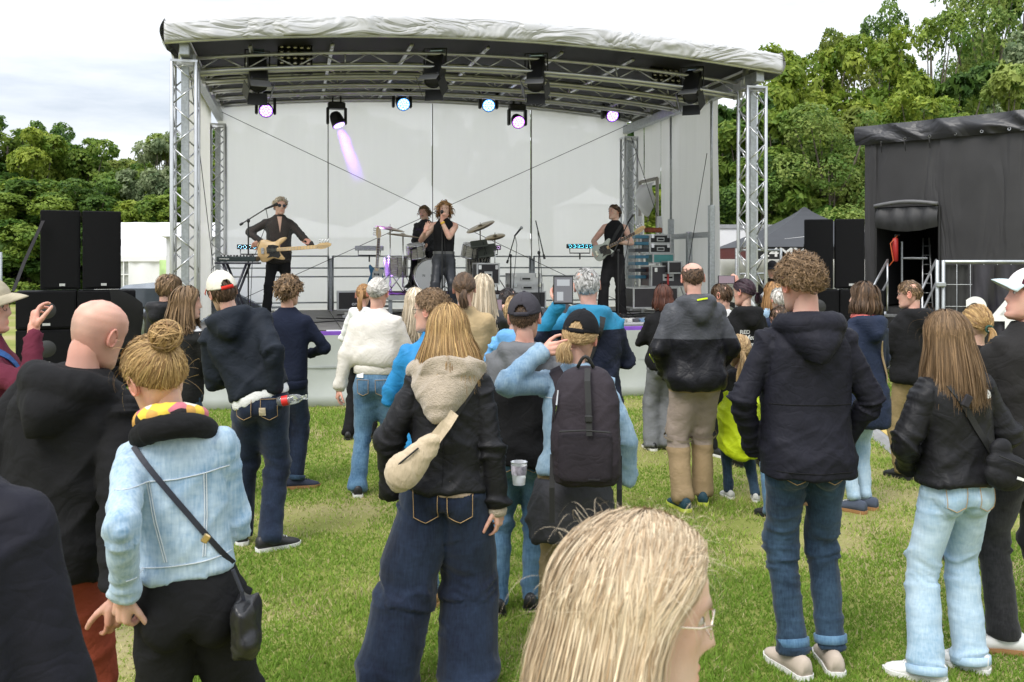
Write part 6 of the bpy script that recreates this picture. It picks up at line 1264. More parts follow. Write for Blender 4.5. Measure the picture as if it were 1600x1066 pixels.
# site fence with black banner
FY = 12.0; fx0, fx1 = PX(1474, FY), PX(1700, FY); fe = empty('site_fence', (fx0, FY, 0), RAD(-6), 'grey wire site fence in front of the black trailer', 'fence'); fl = fx1-fx0
for z in (1.84, .15): inst('rail', stickmesh(.022, M_STEEL, 8), fe, stick((0, 0, z), (fl, 0, z)))
for x in (0, -.075): inst('post', stickmesh(.024, M_STEEL, 8), fe, stick((x, 0, 0), (x, 0, 1.86)))
for i in range(1, 12): inst('vertical_wire', stickmesh(.004, M_STEEL, 5), fe, stick((i*.165, .0, .15), (i*.165, .0, 1.84)))
for i in range(1, 6): inst('horizontal_wire', stickmesh(.004, M_STEEL, 5), fe, stick((0, .004, .15+i*.28), (fl, .004, .15+i*.28)))
m = MB(); m.box((-.04, -.03, 1.55), (.12, .05, .06), bev=.01); m.build('coupler', M_STEEL, fe)
A = np.array([[(.33+(fl-.33)*i/40, -.035+.035*math.sin(i*.8+j*.35)+.02*math.sin(i*1.9-j*.6), 1.80-1.6*j/16) for j in range(17)] for i in range(41)]); m = MB(); m.grid(A); bn = m.build('fence_banner', mat('black banner', (.020, .018, .024), .5, var=.2), None, True, label='black banner with white print hung on the site fence', cat='banner'); bn.location = (fx0, FY-.03, 0); bn.rotation_euler = (0, 0, RAD(-6))
text_on('24MX', 'lettering', .62, M_WHITE, bn, (.98, -.10, 1.15), (RAD(90), 0, 0), bold=.01)
A = np.array([[(.02+.3*i/10, .05+.015*math.sin(i*2.2), 1.80-1.6*j/6) for j in range(7)] for i in range(11)]); m = MB(); m.grid(A); m.build('screening_mesh', mat('dark screening', (.03, .03, .03), .8), fe, True)
# silver car half hidden behind the left crowd
car = empty('silver_car', (PX(258, 17.5), 17.6, 0), RAD(8), 'silver car parked behind the left loudspeakers', 'car'); M_CAR = mat('silver car paint', (.30, .33, .37), .25, .6, coat=.5)
prof = [(-1.9, .45), (-1.85, .85), (-1.2, 1.0), (-.55, 1.42), (.3, 1.5), (1.1, 1.40), (1.75, 1.05), (1.95, .9), (1.95, .4)]
rings = [np.array([(x, s_*(.82-.18*max(0, z-.95)), z) for x, z in prof]) for s_ in (-1, -.6, 0, .6, 1)]; m = MB(); m.loft([np.array([(x, s_*.85*(1-.22*max(0, z-.95)), z) for x, z in prof]) for s_ in (-1, 1)]); m.build('body', M_CAR, car, True)
M_GL = mat('dark car glass', (.05, .06, .07), .08); m = MB(); m.add([(-1.12, -.60, 1.03), (-.56, -.56, 1.40), (-.56, .56, 1.40), (-1.12, .60, 1.03)]+np.array([-.02, 0, .015]), [(0, 3, 2, 1)]); m.build('windscreen', M_GL, car); 
for x0, x1 in ((-.75, .1), (.16, 1.15)): m = MB(); m.add(np.array([(x0-.25*(x0 < -.5), -.835, 1.03), (x1+.2*(x1 > 1), -.835, 1.03), (x1-.1*(x1 > 1), -.772, 1.36), (x0+.15*(x0 < -.5), -.772, 1.36)])+[0, -.012, 0], [(0, 1, 2, 3)]); m.build('side_window', M_GL, car)
for x in (-1.25, 1.2):
    for s_ in (-1, 1): m = MB(); m.lathe([(.001, 0), (.2, 0), (.30, .02), (.32, .1), (.3, .2), (.1, .2)], c=(x, s_*.86, .32), R=rotm('X', -90 if s_ < 0 else 90), n=20); q = m.build('wheel', M_RUBBER, car, True); m = MB(); m.lathe([(.001, -.01), (.19, -.01), (.2, 0)], c=(x, s_*.86, .32), R=rotm('X', -90 if s_ < 0 else 90), n=14); m.build('rim', M_EDGE, q)
for s_ in (-1, 1): m = MB(); m.ell((-1.88, s_*.6, .8), (.06, .16, .08)); m.build('headlight', M_CHROME, car, True)
# yellow edged cable ramp on the grass at the right
cr0, cr1 = v3(PX(1362, 10.4), 10.4, 0), v3(PX(1430, 8.6), 8.6, 0); dv = cr1-cr0; L_ = np.linalg.norm(dv); o = empty('cable_ramp', tuple(cr0), math.atan2(dv[1], dv[0]), 'grey cable ramp with yellow edge lying on the grass', 'cable ramp')
m = MB(); m.loft([np.array([(x, -.13, .005), (x, -.05, .05), (x, .0, .05)]) for x in (0, L_)]); m.build('ramp', mat('grey ramp rubber', (.25, .25, .25), .7), o); m = MB(); m.loft([np.array([(x, .002, .052), (x, .06, .05), (x, .13, .005)]) for x in (0, L_)]); m.build('lid', mat('yellow lid', (.50, .36, .10), .6), o)
# ---------------------------------------------------------------- cloth and hair colours
def wpt(px, py, Y): return (PX(px, Y), Y, PZ(py, Y))
F_BLK = fabric('black cotton', (.011, .011, .012), .9); F_BLK2 = fabric('black shell', (.013, .013, .015), .5, sheen=.0, bump=.15); F_NAVY = fabric('navy knit', (.011, .015, .032), .9); F_NSHELL = fabric('blue black softshell', (.011, .011, .018), .68, bump=.12); F_NPARK = fabric('navy parka cloth', (.016, .024, .05), .7)
F_WHT = fabric('off white satin', (.70, .66, .60), .5, var=.04); F_WTEE = fabric('white cotton', (.75, .75, .74), .9, var=.04); F_FLEECE = mat('sand fleece', (.40, .33, .25), .95, var=.1, vscale=60, bump=.8, bscale=160, sheen=.3)
F_GREY = fabric('grey marl', (.16, .165, .175), .9); F_TAN = fabric('tan wool', (.42, .31, .17), .9); F_BLUE = fabric('bright blue shell', (.025, .22, .48), .55); F_SKY = fabric('sky blue shell', (.14, .36, .66), .55); F_MAR = fabric('maroon fleece', (.11, .018, .035), .9); F_DKGREY = fabric('charcoal cloth', (.04, .04, .045), .8); F_RUST = fabric('rust red cotton', (.26, .055, .03), .9); F_KHAKI = fabric('khaki cotton', (.24, .18, .09), .85); F_LIME = fabric('lime shell', (.55, .68, .02), .5); F_MINT = fabric('mint fleece', (.62, .76, .62), .9); F_TEAL = fabric('teal strap cloth', (.02, .20, .24), .7)
D_RAW = denim('raw indigo denim', (.006, .010, .024), (.022, .038, .075), .35); D_DARK = denim('dark blue denim', (.010, .022, .042), (.048, .092, .15), .4); D_MID = denim('mid blue denim', (.035, .09, .17), (.16, .29, .42), .5); D_LIGHT = denim('bleached denim', (.26, .40, .54), (.55, .67, .76), .55); D_JKT = denim('light jacket denim', (.16, .28, .42), (.58, .69, .77), .5); D_SHIRT = denim('soft blue denim shirt', (.12, .22, .34), (.38, .51, .61), .5); D_BLACK = denim('washed black denim', (.012, .012, .013), (.05, .05, .052), .3)
S_OR = mat('orange stitch', (.42, .27, .13), .8); S_WH = mat('pale stitch', (.55, .60, .64), .8); S_CAN = mat('beige canvas', (.48, .40, .33), .9, var=.1); S_WHS = mat('white trainer leather', (.72, .71, .69), .5, var=.05); S_BLK = mat('black shoe', (.015, .015, .016), .5); S_GUM = mat('gum sole', (.33, .17, .07), .6); S_NAVY = mat('navy suede', (.02, .025, .045), .9); S_TAN = mat('tan suede', (.38, .22, .10), .9)
HAIRC = dict(brown=((.045, .026, .014), (.13, .075, .04)), lbrown=((.10, .06, .03), (.27, .17, .09)), blond=((.24, .145, .06), (.55, .38, .19)), pale=((.42, .33, .22), (.72, .62, .47)), white=((.38, .35, .31), (.72, .69, .64)), grey=((.22, .215, .20), (.55, .54, .52)), black=((.010, .008, .008), (.035, .025, .024)), auburn=((.05, .018, .012), (.14, .05, .03)), ginger=((.20, .10, .04), (.45, .25, .10)), plum=((.018, .010, .014), (.05, .025, .035)), honey=((.22, .12, .045), (.52, .34, .14)))
def H(style, col, **k): return dict(style=style, c1=HAIRC[col][0], c2=HAIRC[col][1], **k)
PALE, PINK, TANS = (.60, .37, .28), (.62, .35, .27), (.50, .29, .20)
JEANS = lambda m, **k: dict(mat=m, name='jeans', pockets=1, stitch=S_OR, **k)
# ---- nearest row
P = person('person in a navy shell jacket cut off at the lower left corner', PX(-125, 1.45), 1.45, 1.80, 4, arms=('pocket', ((.24, .06, .86), (.7, -1, 0), None)), top=dict(mat=F_NSHELL, hem=.80, ease=.045, collar=.05, fold=.009, vox=.012), bottom=JEANS(D_DARK), shoes=dict(mat=S_BLK), hair=H('short', 'brown'), seed=1, girth=1.0)
P2 = person('bald man in a black hoodie leaning towards the woman in denim', PX(78, 3.0), 3.0, 1.75, -8, lean=(10, 5), head=(-12, -2, 8), arms=('pocket', (wpt(183, 940, 2.80), (.6, -1, 0), 'relaxed', 'w', ((.8, -.6, 0), (-.1, .15, -1)))), top=dict(mat=F_BLK, hem=.88, ease=.04, hood=1.15, rolled=.10, fold=.022, sleeve=(.08, .075, .06)), bottom=dict(mat=F_RUST, r=(.1, .09, .075, .07)), shoes=dict(mat=S_BLK), hair=None, headk=.95, skin=PINK, seed=2, girth=1.08, eyes=True)
P3 = person('woman in a light denim jacket with a messy bun holding hands', PX(312, 2.8), 2.8, 1.615, 16, 'f', lean=(-6, 3), head=(34, -6, -10), arms=((wpt(196, 925, 2.66), (.0, -1, 0), 'grip', 'w', ((-.7, -.7, 0), (-.15, .25, -1))), ((.03, .24, 1.22), (.1, .1, -1), None)), top=dict(mat=D_JKT, name='denim_jacket', hem=1.005, shirt=dict(mat=F_BLK, drop=.09), ease=.024, boxy=.75, fold=.015, sleeve=(.066, .06, .05)), bottom=dict(mat=F_BLK, r=(.115, .108, .105, .11), hem=.06), shoes=dict(mat=S_BLK), girth=.95, hair=H('bun', 'honey', tie=(.015, -.095, .09), bunr=.046, bunoff=(.0, -.015, .025), q=1.6, w=.0042, bulk=1.6, wisps=90, wlen=.05, line=(62, 96, 128)), skin=PALE, seed=3)
m = MB(); m.tube([P3.U((.10*math.sin(t), -.015-.115*math.cos(t)*1.0, 1.475+.02*math.cos(t)-.04*(1-math.cos(t))/2)) for t in np.radians(np.linspace(-140, 140, 15))], [.022+.016*math.cos(t/1.9) for t in np.radians(np.linspace(-140, 140, 15))], 12); me = remesh(m, .007, 2); folds(me, [(P3.U((-.2, -.1, 1.47)), P3.U((.2, -.1, 1.47)), 'limb', .1)], 77, .012); obj('hood', me, F_BLK, P3.o, True)
m = MB(); m.tube([P3.U((.082*math.sin(t)-.01, -.005-.088*math.cos(t), 1.525+.008*math.cos(t)-.05*abs(math.sin(t/2))**2)) for t in np.radians(np.linspace(-150, 150, 15))], .03, 12); me = remesh(m, .006, 1); folds(me, [(P3.U((-.2, -.1, 1.5)), P3.U((.2, -.1, 1.5)), 'limb', .1)], 78, .014)
sm_ = mat('patterned scarf', (.8, .75, .6), .8); N = sm_.node_tree.nodes; L = sm_.node_tree.links; vt = N.new('ShaderNodeTexVoronoi'); vt.inputs['Scale'].default_value = 26; tcn = N.new('ShaderNodeTexCoord'); L.new(tcn.outputs['Object'], vt.inputs['Vector']); sp_ = N.new('ShaderNodeSeparateColor'); L.new(vt.outputs['Color'], sp_.inputs['Color']); rp_ = N.new('ShaderNodeValToRGB'); rp_.color_ramp.interpolation = 'CONSTANT'; e_ = rp_.color_ramp.elements; e_[0].color = (.8, .55, .06, 1); e_[1].position = .8; e_[1].color = (.02, .015, .015, 1)
for p_, c_ in ((.25, (.75, .7, .58)), (.5, (.55, .16, .20)), (.65, (.65, .35, .08))): q = e_.new(p_); q.color = (*c_, 1)
L.new(sp_.outputs[0], rp_.inputs['Fac']); L.new(rp_.outputs['Color'], N['Principled BSDF'].inputs['Base Color']); obj('scarf', me, sm_, P3.o, True)
def seams(P, paths, mt, r=.0018, off=.002, name='seam', z0=1.2, two=.007):
    k = P.k
    for pts in paths:
        for dx in ((-two/2, two/2) if two else (0,)):
            o_ = P.U((0, -.5, 0))*0; q = [(x+dx, z) for x, z in pts]
            src = [P.U((x, -.6, z)) for x, z in q]; d = norm(P.U((0, 1, 1.2))-P.U((0, 0, 1.2))); out = []
            for a, b in zip(src[:-1], src[1:]):
                kk = max(2, int(np.linalg.norm(b-a)/.012))
                for t in range(kk):
                    h, nn, _, _ = P.bvh.ray_cast(Vector(a+(b-a)*t/kk), Vector(d))
                    if h is not None: out.append(np.array(h)-d*off)
            if len(out) > 2: m = MB(); m.tube(out, r, 5); m.build(name, mt, P.top)
seams(P3, [[(-.17, 1.335), (-.08, 1.33), (.0, 1.325), (.08, 1.33), (.17, 1.335)], [(-.085, 1.33), (-.075, 1.2), (-.055, 1.06)], [(.085, 1.33), (.075, 1.2), (.055, 1.06)], [(-.16, 1.062), (0, 1.058), (.16, 1.062)]], S_WH)
# ---- middle left
P4 = person('man in a dark hooded jacket and cream cap leaning to the left', PX(398, 6.05), 6.05, 1.81, 4, lean=(-21, 6), head=(38, 8, 2), arms=('front', (wpt(430, 612, 5.98), (.6, -1, .2), 'relaxed', 'w')), feet=((-.10, .1, 20), (.10, -.02, -60)), top=dict(mat=fabric('ink blue work cloth', (.012, .016, .024), .75), hem=.97, ease=.04, boxy=.7, hood=1.1, fold=.024, shirt=dict(mat=F_WTEE, drop=.06), sleeve=(.08, .074, .06)), bottom=JEANS(D_RAW, r=(.11, .10, .088, .086), fold=.02), shoes=dict(mat=S_BLK, sole=S_WHS, lace=S_WHS), hair=H('short', 'brown', len=.05, q=1.2), skin=PALE, seed=4, girth=1.05)
cap_on(P4, fabric('cream cap cloth', (.72, .68, .58), .9), visor=fabric('coral visor cloth', (.62, .14, .10), .9), strap=fabric('red strap cloth', (.55, .03, .02), .9), turn=0, size=1.04)
P5 = person('curly haired person in a plain navy jumper watching from the left', PX(446, 7.64), 7.64, 1.71, -6, arms=((.2, .12, 1.02), 'front') and (((.22, .12, 1.0), (1, -.6, 0), None), ((.12, .24, 1.10), (1, -.4, -.3), None)), feet=((-.08, 0, -45), (.10, .06, -60)), top=dict(mat=F_NAVY, name='jumper', hem=.90, ease=.03, band=F_NAVY, fold=.012, tfold=.5), bottom=dict(mat=D_RAW, r=(.108, .094, .08, .074), hem=.07, turnup=D_DARK), shoes=dict(mat=S_NAVY, sole=S_GUM), hair=H('curly', 'lbrown', len=.038, rs=1.14, ring=.011, q=1.1, line=(58, 92, 128)), skin=PALE, seed=5)
P6 = person('person in a white bomber jacket and blue jeans with pinned grey hair', PX(583, 7.46), 7.46, 1.70, -3, lean=(1, 2), arms=(((.29, -.02, .84), (.5, -1, 0), 'relaxed'), 'front'), feet=((-.10, 0, 10), (.13, .08, -10)), top=dict(mat=F_WHT, hem=1.045, ease=.04, boxy=.75, blouse=.022, band=F_WHT, cuffs=F_WHT, collar=.03, fold=.013, sleeve=(.082, .076, .062)), bottom=JEANS(D_MID, r=(.115, .10, .085, .085), fold=.018, hem=.035), shoes=dict(mat=S_BLK, sole=S_WHS), hair=H('bun', 'white', tie=(0, -.125, .02), bunr=.024, bunoff=(0, -.005, .01), w=.005), skin=PINK, seed=6)
person('fair ponytailed woman in white half hidden by the bomber jacket', PX(562, 9.8), 9.8, 1.58, -5, 'f', arms=('front', 'front'), top=dict(mat=F_WTEE, hem=.90, hood=.9), bottom=dict(mat=F_BLK, r=(.1, .09, .085, .085)), shoes=dict(mat=S_BLK), hair=H('tail', 'ginger', tie=(-.02, -.12, .05), len=.26), seed=7)
person('woman in black with long platinum hair in front of the drums', PX(643, 7.9), 7.9, 1.60, -8, 'f', arms=('front', 'front'), top=dict(mat=F_BLK, hem=.85), bottom=dict(mat=D_DARK), shoes=dict(mat=S_BLK), hair=H('long', 'pale', len=.30, wave=.010, bulk=1.2), seed=8)
# ---- centre
P9 = person('woman in a black jacket and wide dark jeans with a sand fleece hood', PX(697, 4.07), 4.07, 1.635, -3, 'f', lean=(1, 1), arms=(((.255, .06, .90), (1, -.8, 0), None), ((.25, .0, .80), (.7, -1, 0), 'relaxed')), feet=((-.26, -.05, 12), (.08, .02, -10)), top=dict(mat=F_BLK2, hem=.93, shirt=dict(mat=fabric('rose beige jersey', (.45, .34, .27), .9), drop=.022), ease=.04, boxy=.85, fold=.020, sleeve=(.082, .076, .066)), bottom=JEANS(D_RAW, r=(.125, .13, .135, .14), hem=.0, rk=.97, fold=.020, fu=8, psize=1.15, pz=-.01, cuff=.9), shoes=dict(mat=S_BLK), hair=H('long', 'honey', len=.20, q=2.2, w=.0042, ragged=.025, flare=.05, bulk=1.5, wave=.004, wisps=40), seed=9, vox=.0085)
m = MB(); hr = []
for f in np.linspace(0, 1, 8):
    t = np.linspace(0, 2*np.pi, 22, endpoint=False); c = np.cos(t); wx = .165-.085*f**2.0; th_ = .05+.03*math.sin(f*2.7); hr.append(P9.U(np.stack([wx*c-.02*f, -.10-.062*math.sin(f*2.2)+.06*c**2-th_*np.sin(t)*(1-.3*c*c), np.full(22, 1.50-.245*f)+.05*np.abs(c)*f], 1)))
m.loft(hr); m.tube([P9.U((.13*math.sin(a), -.02-.12*math.cos(a), 1.485-.03*(1-math.cos(a))/2)) for a in np.radians(np.linspace(-150, 150, 15))], .045, 12); me = remesh(m, .008, 2); folds(me, [(P9.U((-.02, -.2, 1.25)), P9.U((-.02, -.12, 1.5)), 'limb', .1)], 90, .020, fu=12); P9h = obj('hood', me, F_FLEECE, P9.o, True)
for s_ in (1,): w_ = P9.wr[s_]; d_ = norm(P9.wr[s_]-P9.el[s_]); m = MB(); m.tube([w_-d_*.01, w_+d_*.03, w_+d_*.05], [.036, .042, .036], 14); m.build('fleece_cuff', F_FLEECE, P9.top, True)
seams(P9, [[(0, 1.30), (0, 1.15), (0, .95)]], F_BLK, two=0)
P10 = person('curly haired man with glasses and a blue jacket looking left', PX(686, 5.1), 5.1, 1.68, 10, lean=(-1, 2), head=(58, 0, 0), arms=('front', 'front'), feet=((-.06, 0, 10), (.10, .05, -8)), top=dict(mat=F_BLUE, hem=.88, ease=.035, collar=.04), bottom=dict(mat=D_MID), shoes=dict(mat=S_TAN), hair=H('curly', 'lbrown', len=.022, rs=1.08, ring=.008, q=1.1, line=(50, 80, 118)), skin=PINK, seed=10, eyes=True)
glasses_on(P10, M_BLACK)
person('long haired man in a tan jacket with hair tied back', PX(727, 7.1), 7.1, 1.75, 0, arms=('front', 'front'), top=dict(mat=F_TAN, hem=.86, ease=.035), bottom=dict(mat=D_DARK), shoes=dict(mat=S_BLK), hair=H('tail', 'brown', tie=(0, -.115, -.01), len=.14, thick=.034, kick=.02), seed=11)
person('woman with long straight blond hair in a black leather jacket', PX(755, 7.75), 7.75, 1.73, 0, 'f', arms=('front', 'front'), top=dict(mat=mat('black leather', (.012, .012, .013), .35, bump=.3, bscale=40), hem=.88, ease=.035), bottom=dict(mat=F_BLK), shoes=dict(mat=S_BLK), hair=H('long', 'pale', len=.37, bulk=1.0, wave=.003), seed=12)
person('person in a sky blue jacket with short blond hair', PX(803, 6.5), 6.5, 1.59, 5, 'f', head=(-10, 0, 0), arms=('front', 'front'), top=dict(mat=F_SKY, hem=.86, ease=.04, hood=.8), bottom=dict(mat=D_DARK), shoes=dict(mat=S_BLK), hair=H('short', 'blond', len=.06, lift=.16, q=1.3), seed=13)
P34 = person('dark haired person filming with a phone in front of the riser', PX(797, 8.6), 8.6, 1.58, 8, 'm', arms=((wpt(777, 492, 8.35), (.6, 0, -1), 'grip', 'w'), 'front'), top=dict(mat=F_BLK, hem=.86), bottom=dict(mat=D_DARK), shoes=dict(mat=S_BLK), hair=H('short', 'black', len=.05), seed=14)
P14 = person('man in a grey hoodie and dark grey cap behind the woman with backpack', PX(822, 4.9), 4.9, 1.65, -4, lean=(3, 2), arms=(((.24, .06, .92), (1, -.6, 0), None), 'front'), feet=((-.13, 0, 15), (.06, .1, 0)), top=dict(mat=zones('grey and black hoodie', [(.010, .010, .011), (.17, .175, .185)], [1.21], (.17, .175, .185), .9), hem=.85, ease=.04, hood=.9), bottom=JEANS(D_MID, r=(.105, .092, .078, .07)), shoes=dict(mat=S_BLK), hair=H('short', 'brown', len=.012, lift=.03, shell=1.012), skin=PINK, seed=15, girth=1.05)
cap_on(P14, fabric('dark grey cap cloth', (.045, .042, .05), .9), size=1.03, tilt=-4)
P15 = person('woman with a black cap and big dark backpack holding her neck', PX(893, 4.5), 4.5, 1.575, -6, 'f', lean=(0, 2), head=(-14, -2, 6), arms=((wpt(845, 548, 4.44), (.9, -.8, .1), 'open', 'w', ((0, -1, .2), (1, .12, .15))), ((.29, .06, .90), (1, -.7, 0), None)), top=dict(mat=D_SHIRT, name='denim_shirt', hem=.93, ease=.04, boxy=.7, collar=.025, fold=.018, sleeve=(.078, .072, .058)), bottom=dict(mat=F_KHAKI, r=(.11, .098, .085, .08)), shoes=dict(mat=S_BLK), hair=H('tail', 'blond', tie=(-.035, -.125, -.035), len=.10, thick=.04, kick=.015, q=1.2, line=(60, 92, 118)), skin=PINK, seed=16)
cap_on(P15, fabric('black cap cloth', (.010, .010, .012), .9), size=1.05, tilt=-3)
m = MB(); m.loft([P15.U(np.stack([wx*np.cos(t), np.where(np.sin(t) > 0, .14, yb)*np.sin(t), np.full(24, z_)+.015*np.sin(t*3)], 1)) for t in [np.linspace(0, 2*np.pi, 24, endpoint=False)] for z_, wx, yb in ((.60, .215, .20), (.72, .22, .22), (.84, .21, .21), (.90, .19, .18))]); me = remesh(m, .010, 1); folds(me, [(P15.U((0, 0, .6)), P15.U((0, 0, .95)), 'torso', .2)], 92, .022); obj('tied_jacket', me, F_DKGREY, P15.o, True)
seams(P15, [[(-.15, 1.33), (0, 1.325), (.15, 1.33)]], S_WH)
# backpack
BP = empty('backpack', (P15.o.location[0], P15.o.location[1], 0), RAD(-6), 'dark plum backpack with a front pocket and buckle strap', 'backpack'); M_BP = fabric('dark plum cordura', (.030, .024, .030), .75, bump=.3, bscale=140); M_BPF = fabric('dark plum pocket', (.022, .018, .023), .75, bump=.3, bscale=140)
bz0, bz1 = PZ(752, 4.25), PZ(572, 4.25); bc = v3(.075, -.30, 0)
def bring(z, w, d, yo=0, n=28, e=3.4):
    t = np.arange(n)/n*2*np.pi; c, s = np.cos(t), np.sin(t); q = 2/e; return np.stack([bc[0]+w*np.sign(c)*np.abs(c)**q, bc[1]+yo+d*np.sign(s)*np.abs(s)**q, np.full(n, z)], 1)
h_ = bz1-bz0; m = MB(); m.loft([bring(bz0+h_*f, w, d, yo) for f, w, d, yo in ((0, .10, .05, 0), (.03, .135, .085, 0), (.1, .15, .10, 0), (.4, .155, .105, 0), (.7, .148, .09, .01), (.88, .125, .07, .02), (.96, .095, .05, .03), (1.0, .05, .02, .04))]); me = remesh(m, .009, 2); folds(me, [((bc[0], bc[1], bz0), (bc[0], bc[1], bz1), 'torso', .2)], 93, .010); body_ = obj('main_bag', me, M_BP, BP, True)
m = MB(); m.loft([bring(bz0+h_*f, w, .03, -.085+dy) for f, w, dy in ((.06, .105, 0), (.10, .118, -.006), (.3, .12, -.008), (.45, .118, -.002), (.5, .112, .012))]); me = remesh(m, .008, 1); obj('front_pocket', me, M_BPF, BP, True)
m = MB(); m.tube([(bc[0]-.11, bc[1]-.128, bz0+h_*.49), (bc[0], bc[1]-.130, bz0+h_*.505), (bc[0]+.11, bc[1]-.128, bz0+h_*.49)], .004, 6); m.build('zip', M_RUBBER, BP)
m = MB(); pth = [(bc[0]+.01, bc[1]-.03, bz1-.0), (bc[0]+.01, bc[1]-.085, bz1-.05), (bc[0]+.015, bc[1]-.108, bz1-.14), (bc[0]+.02, bc[1]-.130, bz0+h_*.46)]; m.loft([np.array([(x-.013, y, z), (x+.013, y, z), (x+.013, y-.004, z), (x-.013, y-.004, z)]) for x, y, z in pth]); m.build('buckle_strap', M_RUBBER, BP)
m = MB(); m.box((bc[0]+.017, bc[1]-.128, bz0+h_*.60), (.034, .014, .03), bev=.004); m.build('buckle', M_RUBBER, BP); m = MB(); m.tube([(bc[0]-.035+.07*f, bc[1]-.0-.02*math.sin(f*3.14), bz1+.0+.05*math.sin(f*3.14)) for f in np.linspace(0, 1, 9)], .008, 8); m.build('grab_handle', M_RUBBER, BP, True)
m = MB(); m.tube([(bc[0]-.14, bc[1]-.06, bz0+h_*.55), (bc[0]-.125, bc[1]-.085, bz0+h_*.70), (bc[0]-.12, bc[1]-.07, bz0+h_*.82)], .004, 6); m.build('zip', M_CHROME, BP); m = MB(); m.box((bc[0]+.04, bc[1]-.125, bz0+.05), (.05, .003, .007)); m.build('brand_tag', M_DARKFAB, BP)
for s_ in (-1, 1):
    m = strap_on(P15.bvh, [P15.U((s_*.10+.03, -.16, 1.38)), P15.U((s_*.105+.02, -.10, 1.45)), P15.U((s_*.11, .05, 1.44)), P15.U((s_*.12, .15, 1.30)), P15.U((s_*.15, .12, 1.1))], .062, .004, .012); m.build('shoulder_strap', M_BP, BP)
    x = bc[0]+s_*.15; m = MB(); m.loft([np.array([(x-.012, y, z), (x+.012, y, z), (x+.012, y-.003, z), (x-.012, y-.003, z)]) for y, z in ((bc[1]+.05, bz0+.12), (bc[1]+.0, bz0-.02), (bc[1]+.01, bz0-.18 if s_ < 0 else bz0-.14))]); m.build('dangling_strap', M_RUBBER, BP)
P16 = person('grey haired man in a blue and navy jacket photographing with a tablet', PX(914, 6.2), 6.2, 1.80, 4, head=(-4, 0, 0), arms=((wpt(872, 478, 5.95), (.8, 0, -1), 'grip', 'w', ((-.3, -1, 0), (.2, .2, 1))), 'front'), top=dict(mat=zones('navy and blue shell', [(.012, .016, .035), (.025, .24, .42)], [1.40], (.02, .1, .2), .55), hem=.84, ease=.045, hood=.8), bottom=dict(mat=D_DARK), shoes=dict(mat=S_BLK), hair=H('short', 'grey', len=.03, lift=.08, q=1.4, shell=1.02), skin=PINK, seed=17, girth=1.08)
for o_ in (P16.top,): pass
strap_back(P16, [(.06, 1.45), (.02, 1.30), (-.06, 1.1)], .04).build('camera_strap', M_RUBBER, None, label='black strap across the back of the blue jacket', cat='strap'); so_ = bpy.data.objects['camera_strap']; so_.location = P16.o.location; so_.rotation_euler = P16.o.rotation_euler
def tablet(px, py, Y, w, h, label, name, screen=(.30, .31, .33), case=M_BLACK, rx=0):
    o = MB(); o.box((0, 0, 0), (w, .012, h), bev=.004); o = o.build(name, case, None, label=label, cat=name); o.location = wpt(px, py, Y); o.rotation_euler = (RAD(rx), 0, 0)
    m = MB(); m.box((0, -.0075, 0), (w*.9, .002, h*.88)); s_ = m.build('screen', lampglow(name+' screen', screen, .5), o); return o, s_
t_, s_ = tablet(880, 453, 5.9, .125, .18, 'black tablet held up by the grey haired man', 'tablet', (.10, .10, .11)); 
for (dz, hh, ww) in ((.045, .04, .08), (-.04, .055, .04)): m = MB(); m.box((-.02 if hh > .05 else 0, -.0092, dz), (ww, .001, hh)); m.build('image', lampglow('tablet picture', (.5, .52, .55), .15), t_)
tablet(778, 480, 8.28, .075, .15, 'phone with dark screen held up by the dark haired person', 'phone', (.16, .12, .14))
person('balding man seen beside the tablet near the stage', PX(878, 9.4), 9.4, 1.66, 0, arms=('front', 'front'), top=dict(mat=F_DKGREY, hem=.86), bottom=dict(mat=D_DARK), shoes=dict(mat=S_BLK), hair=H('short', 'brown', len=.02, lift=.04, bald=.6, shell=1.015), skin=PINK, seed=18)
# ---- right
P18 = person('tall man in a grey and black rain jacket and beige trousers', PX(1086, 7.05), 7.05, 1.84, 5, lean=(-1, 2), arms=(((.19, .14, .96), (.8, -.9, 0), None), ((.19, .14, .96), (.8, -.9, 0), None)), feet=((-.12, -.02, 20), (.10, .12, -15)), top=dict(mat=zones('grey over black rain shell', [(.010, .010, .012), (.012, .012, .015), (.075, .078, .088)], [.5, 1.27], (.075, .078, .088), .42), hem=.85, ease=.05, boxy=.7, blouse=.015, hood=1.0, fold=.024), bottom=dict(mat=zones('beige zip-off trousers', [(.42, .30, .17), (.42, .30, .17), (.40, .32, .27), (.42, .30, .17)], [.2, .45, .87], (.42, .32, .2), .8), r=(.115, .105, .092, .085), hem=.055, fold=.020), shoes=dict(mat=mat('blue green trainer', (.012, .05, .075), .7), sole=mat('lime sole', (.55, .62, .08), .6)), hair=H('short', 'brown', len=.02, lift=.05, bald=.5, shell=1.015), skin=PINK, seed=19, girth=1.1)
m = strap_on(P18.bvh, [P18.el[-1]*.5+P18.wr[-1]*.5+v3(-.15, -.02, .03), P18.el[-1]*.4+P18.wr[-1]*.6+v3(-.15, -.02, -.03)], .018); m.build('logo_print', F_LIME, P18.top)
m = strap_on(P18.bvh, [P18.U((-.04, -.25, 1.50)), P18.U((.05, -.25, 1.50))], .012); m.build('hood_piping', F_LIME, P18.top)
m = MB(); 
for s_ in (-1, 1): c = P18.kn[s_]-v3(0, 0, .0); d_ = norm(P18.hip[s_]-P18.kn[s_]); m = MB(); m.tube([c+d_*-.006, c+d_*.012], [.103, .104], 20, False, 1.06); m.build('zip_seam', fabric('taupe tape', (.30, .24, .19), .8), P18.trousers, True)
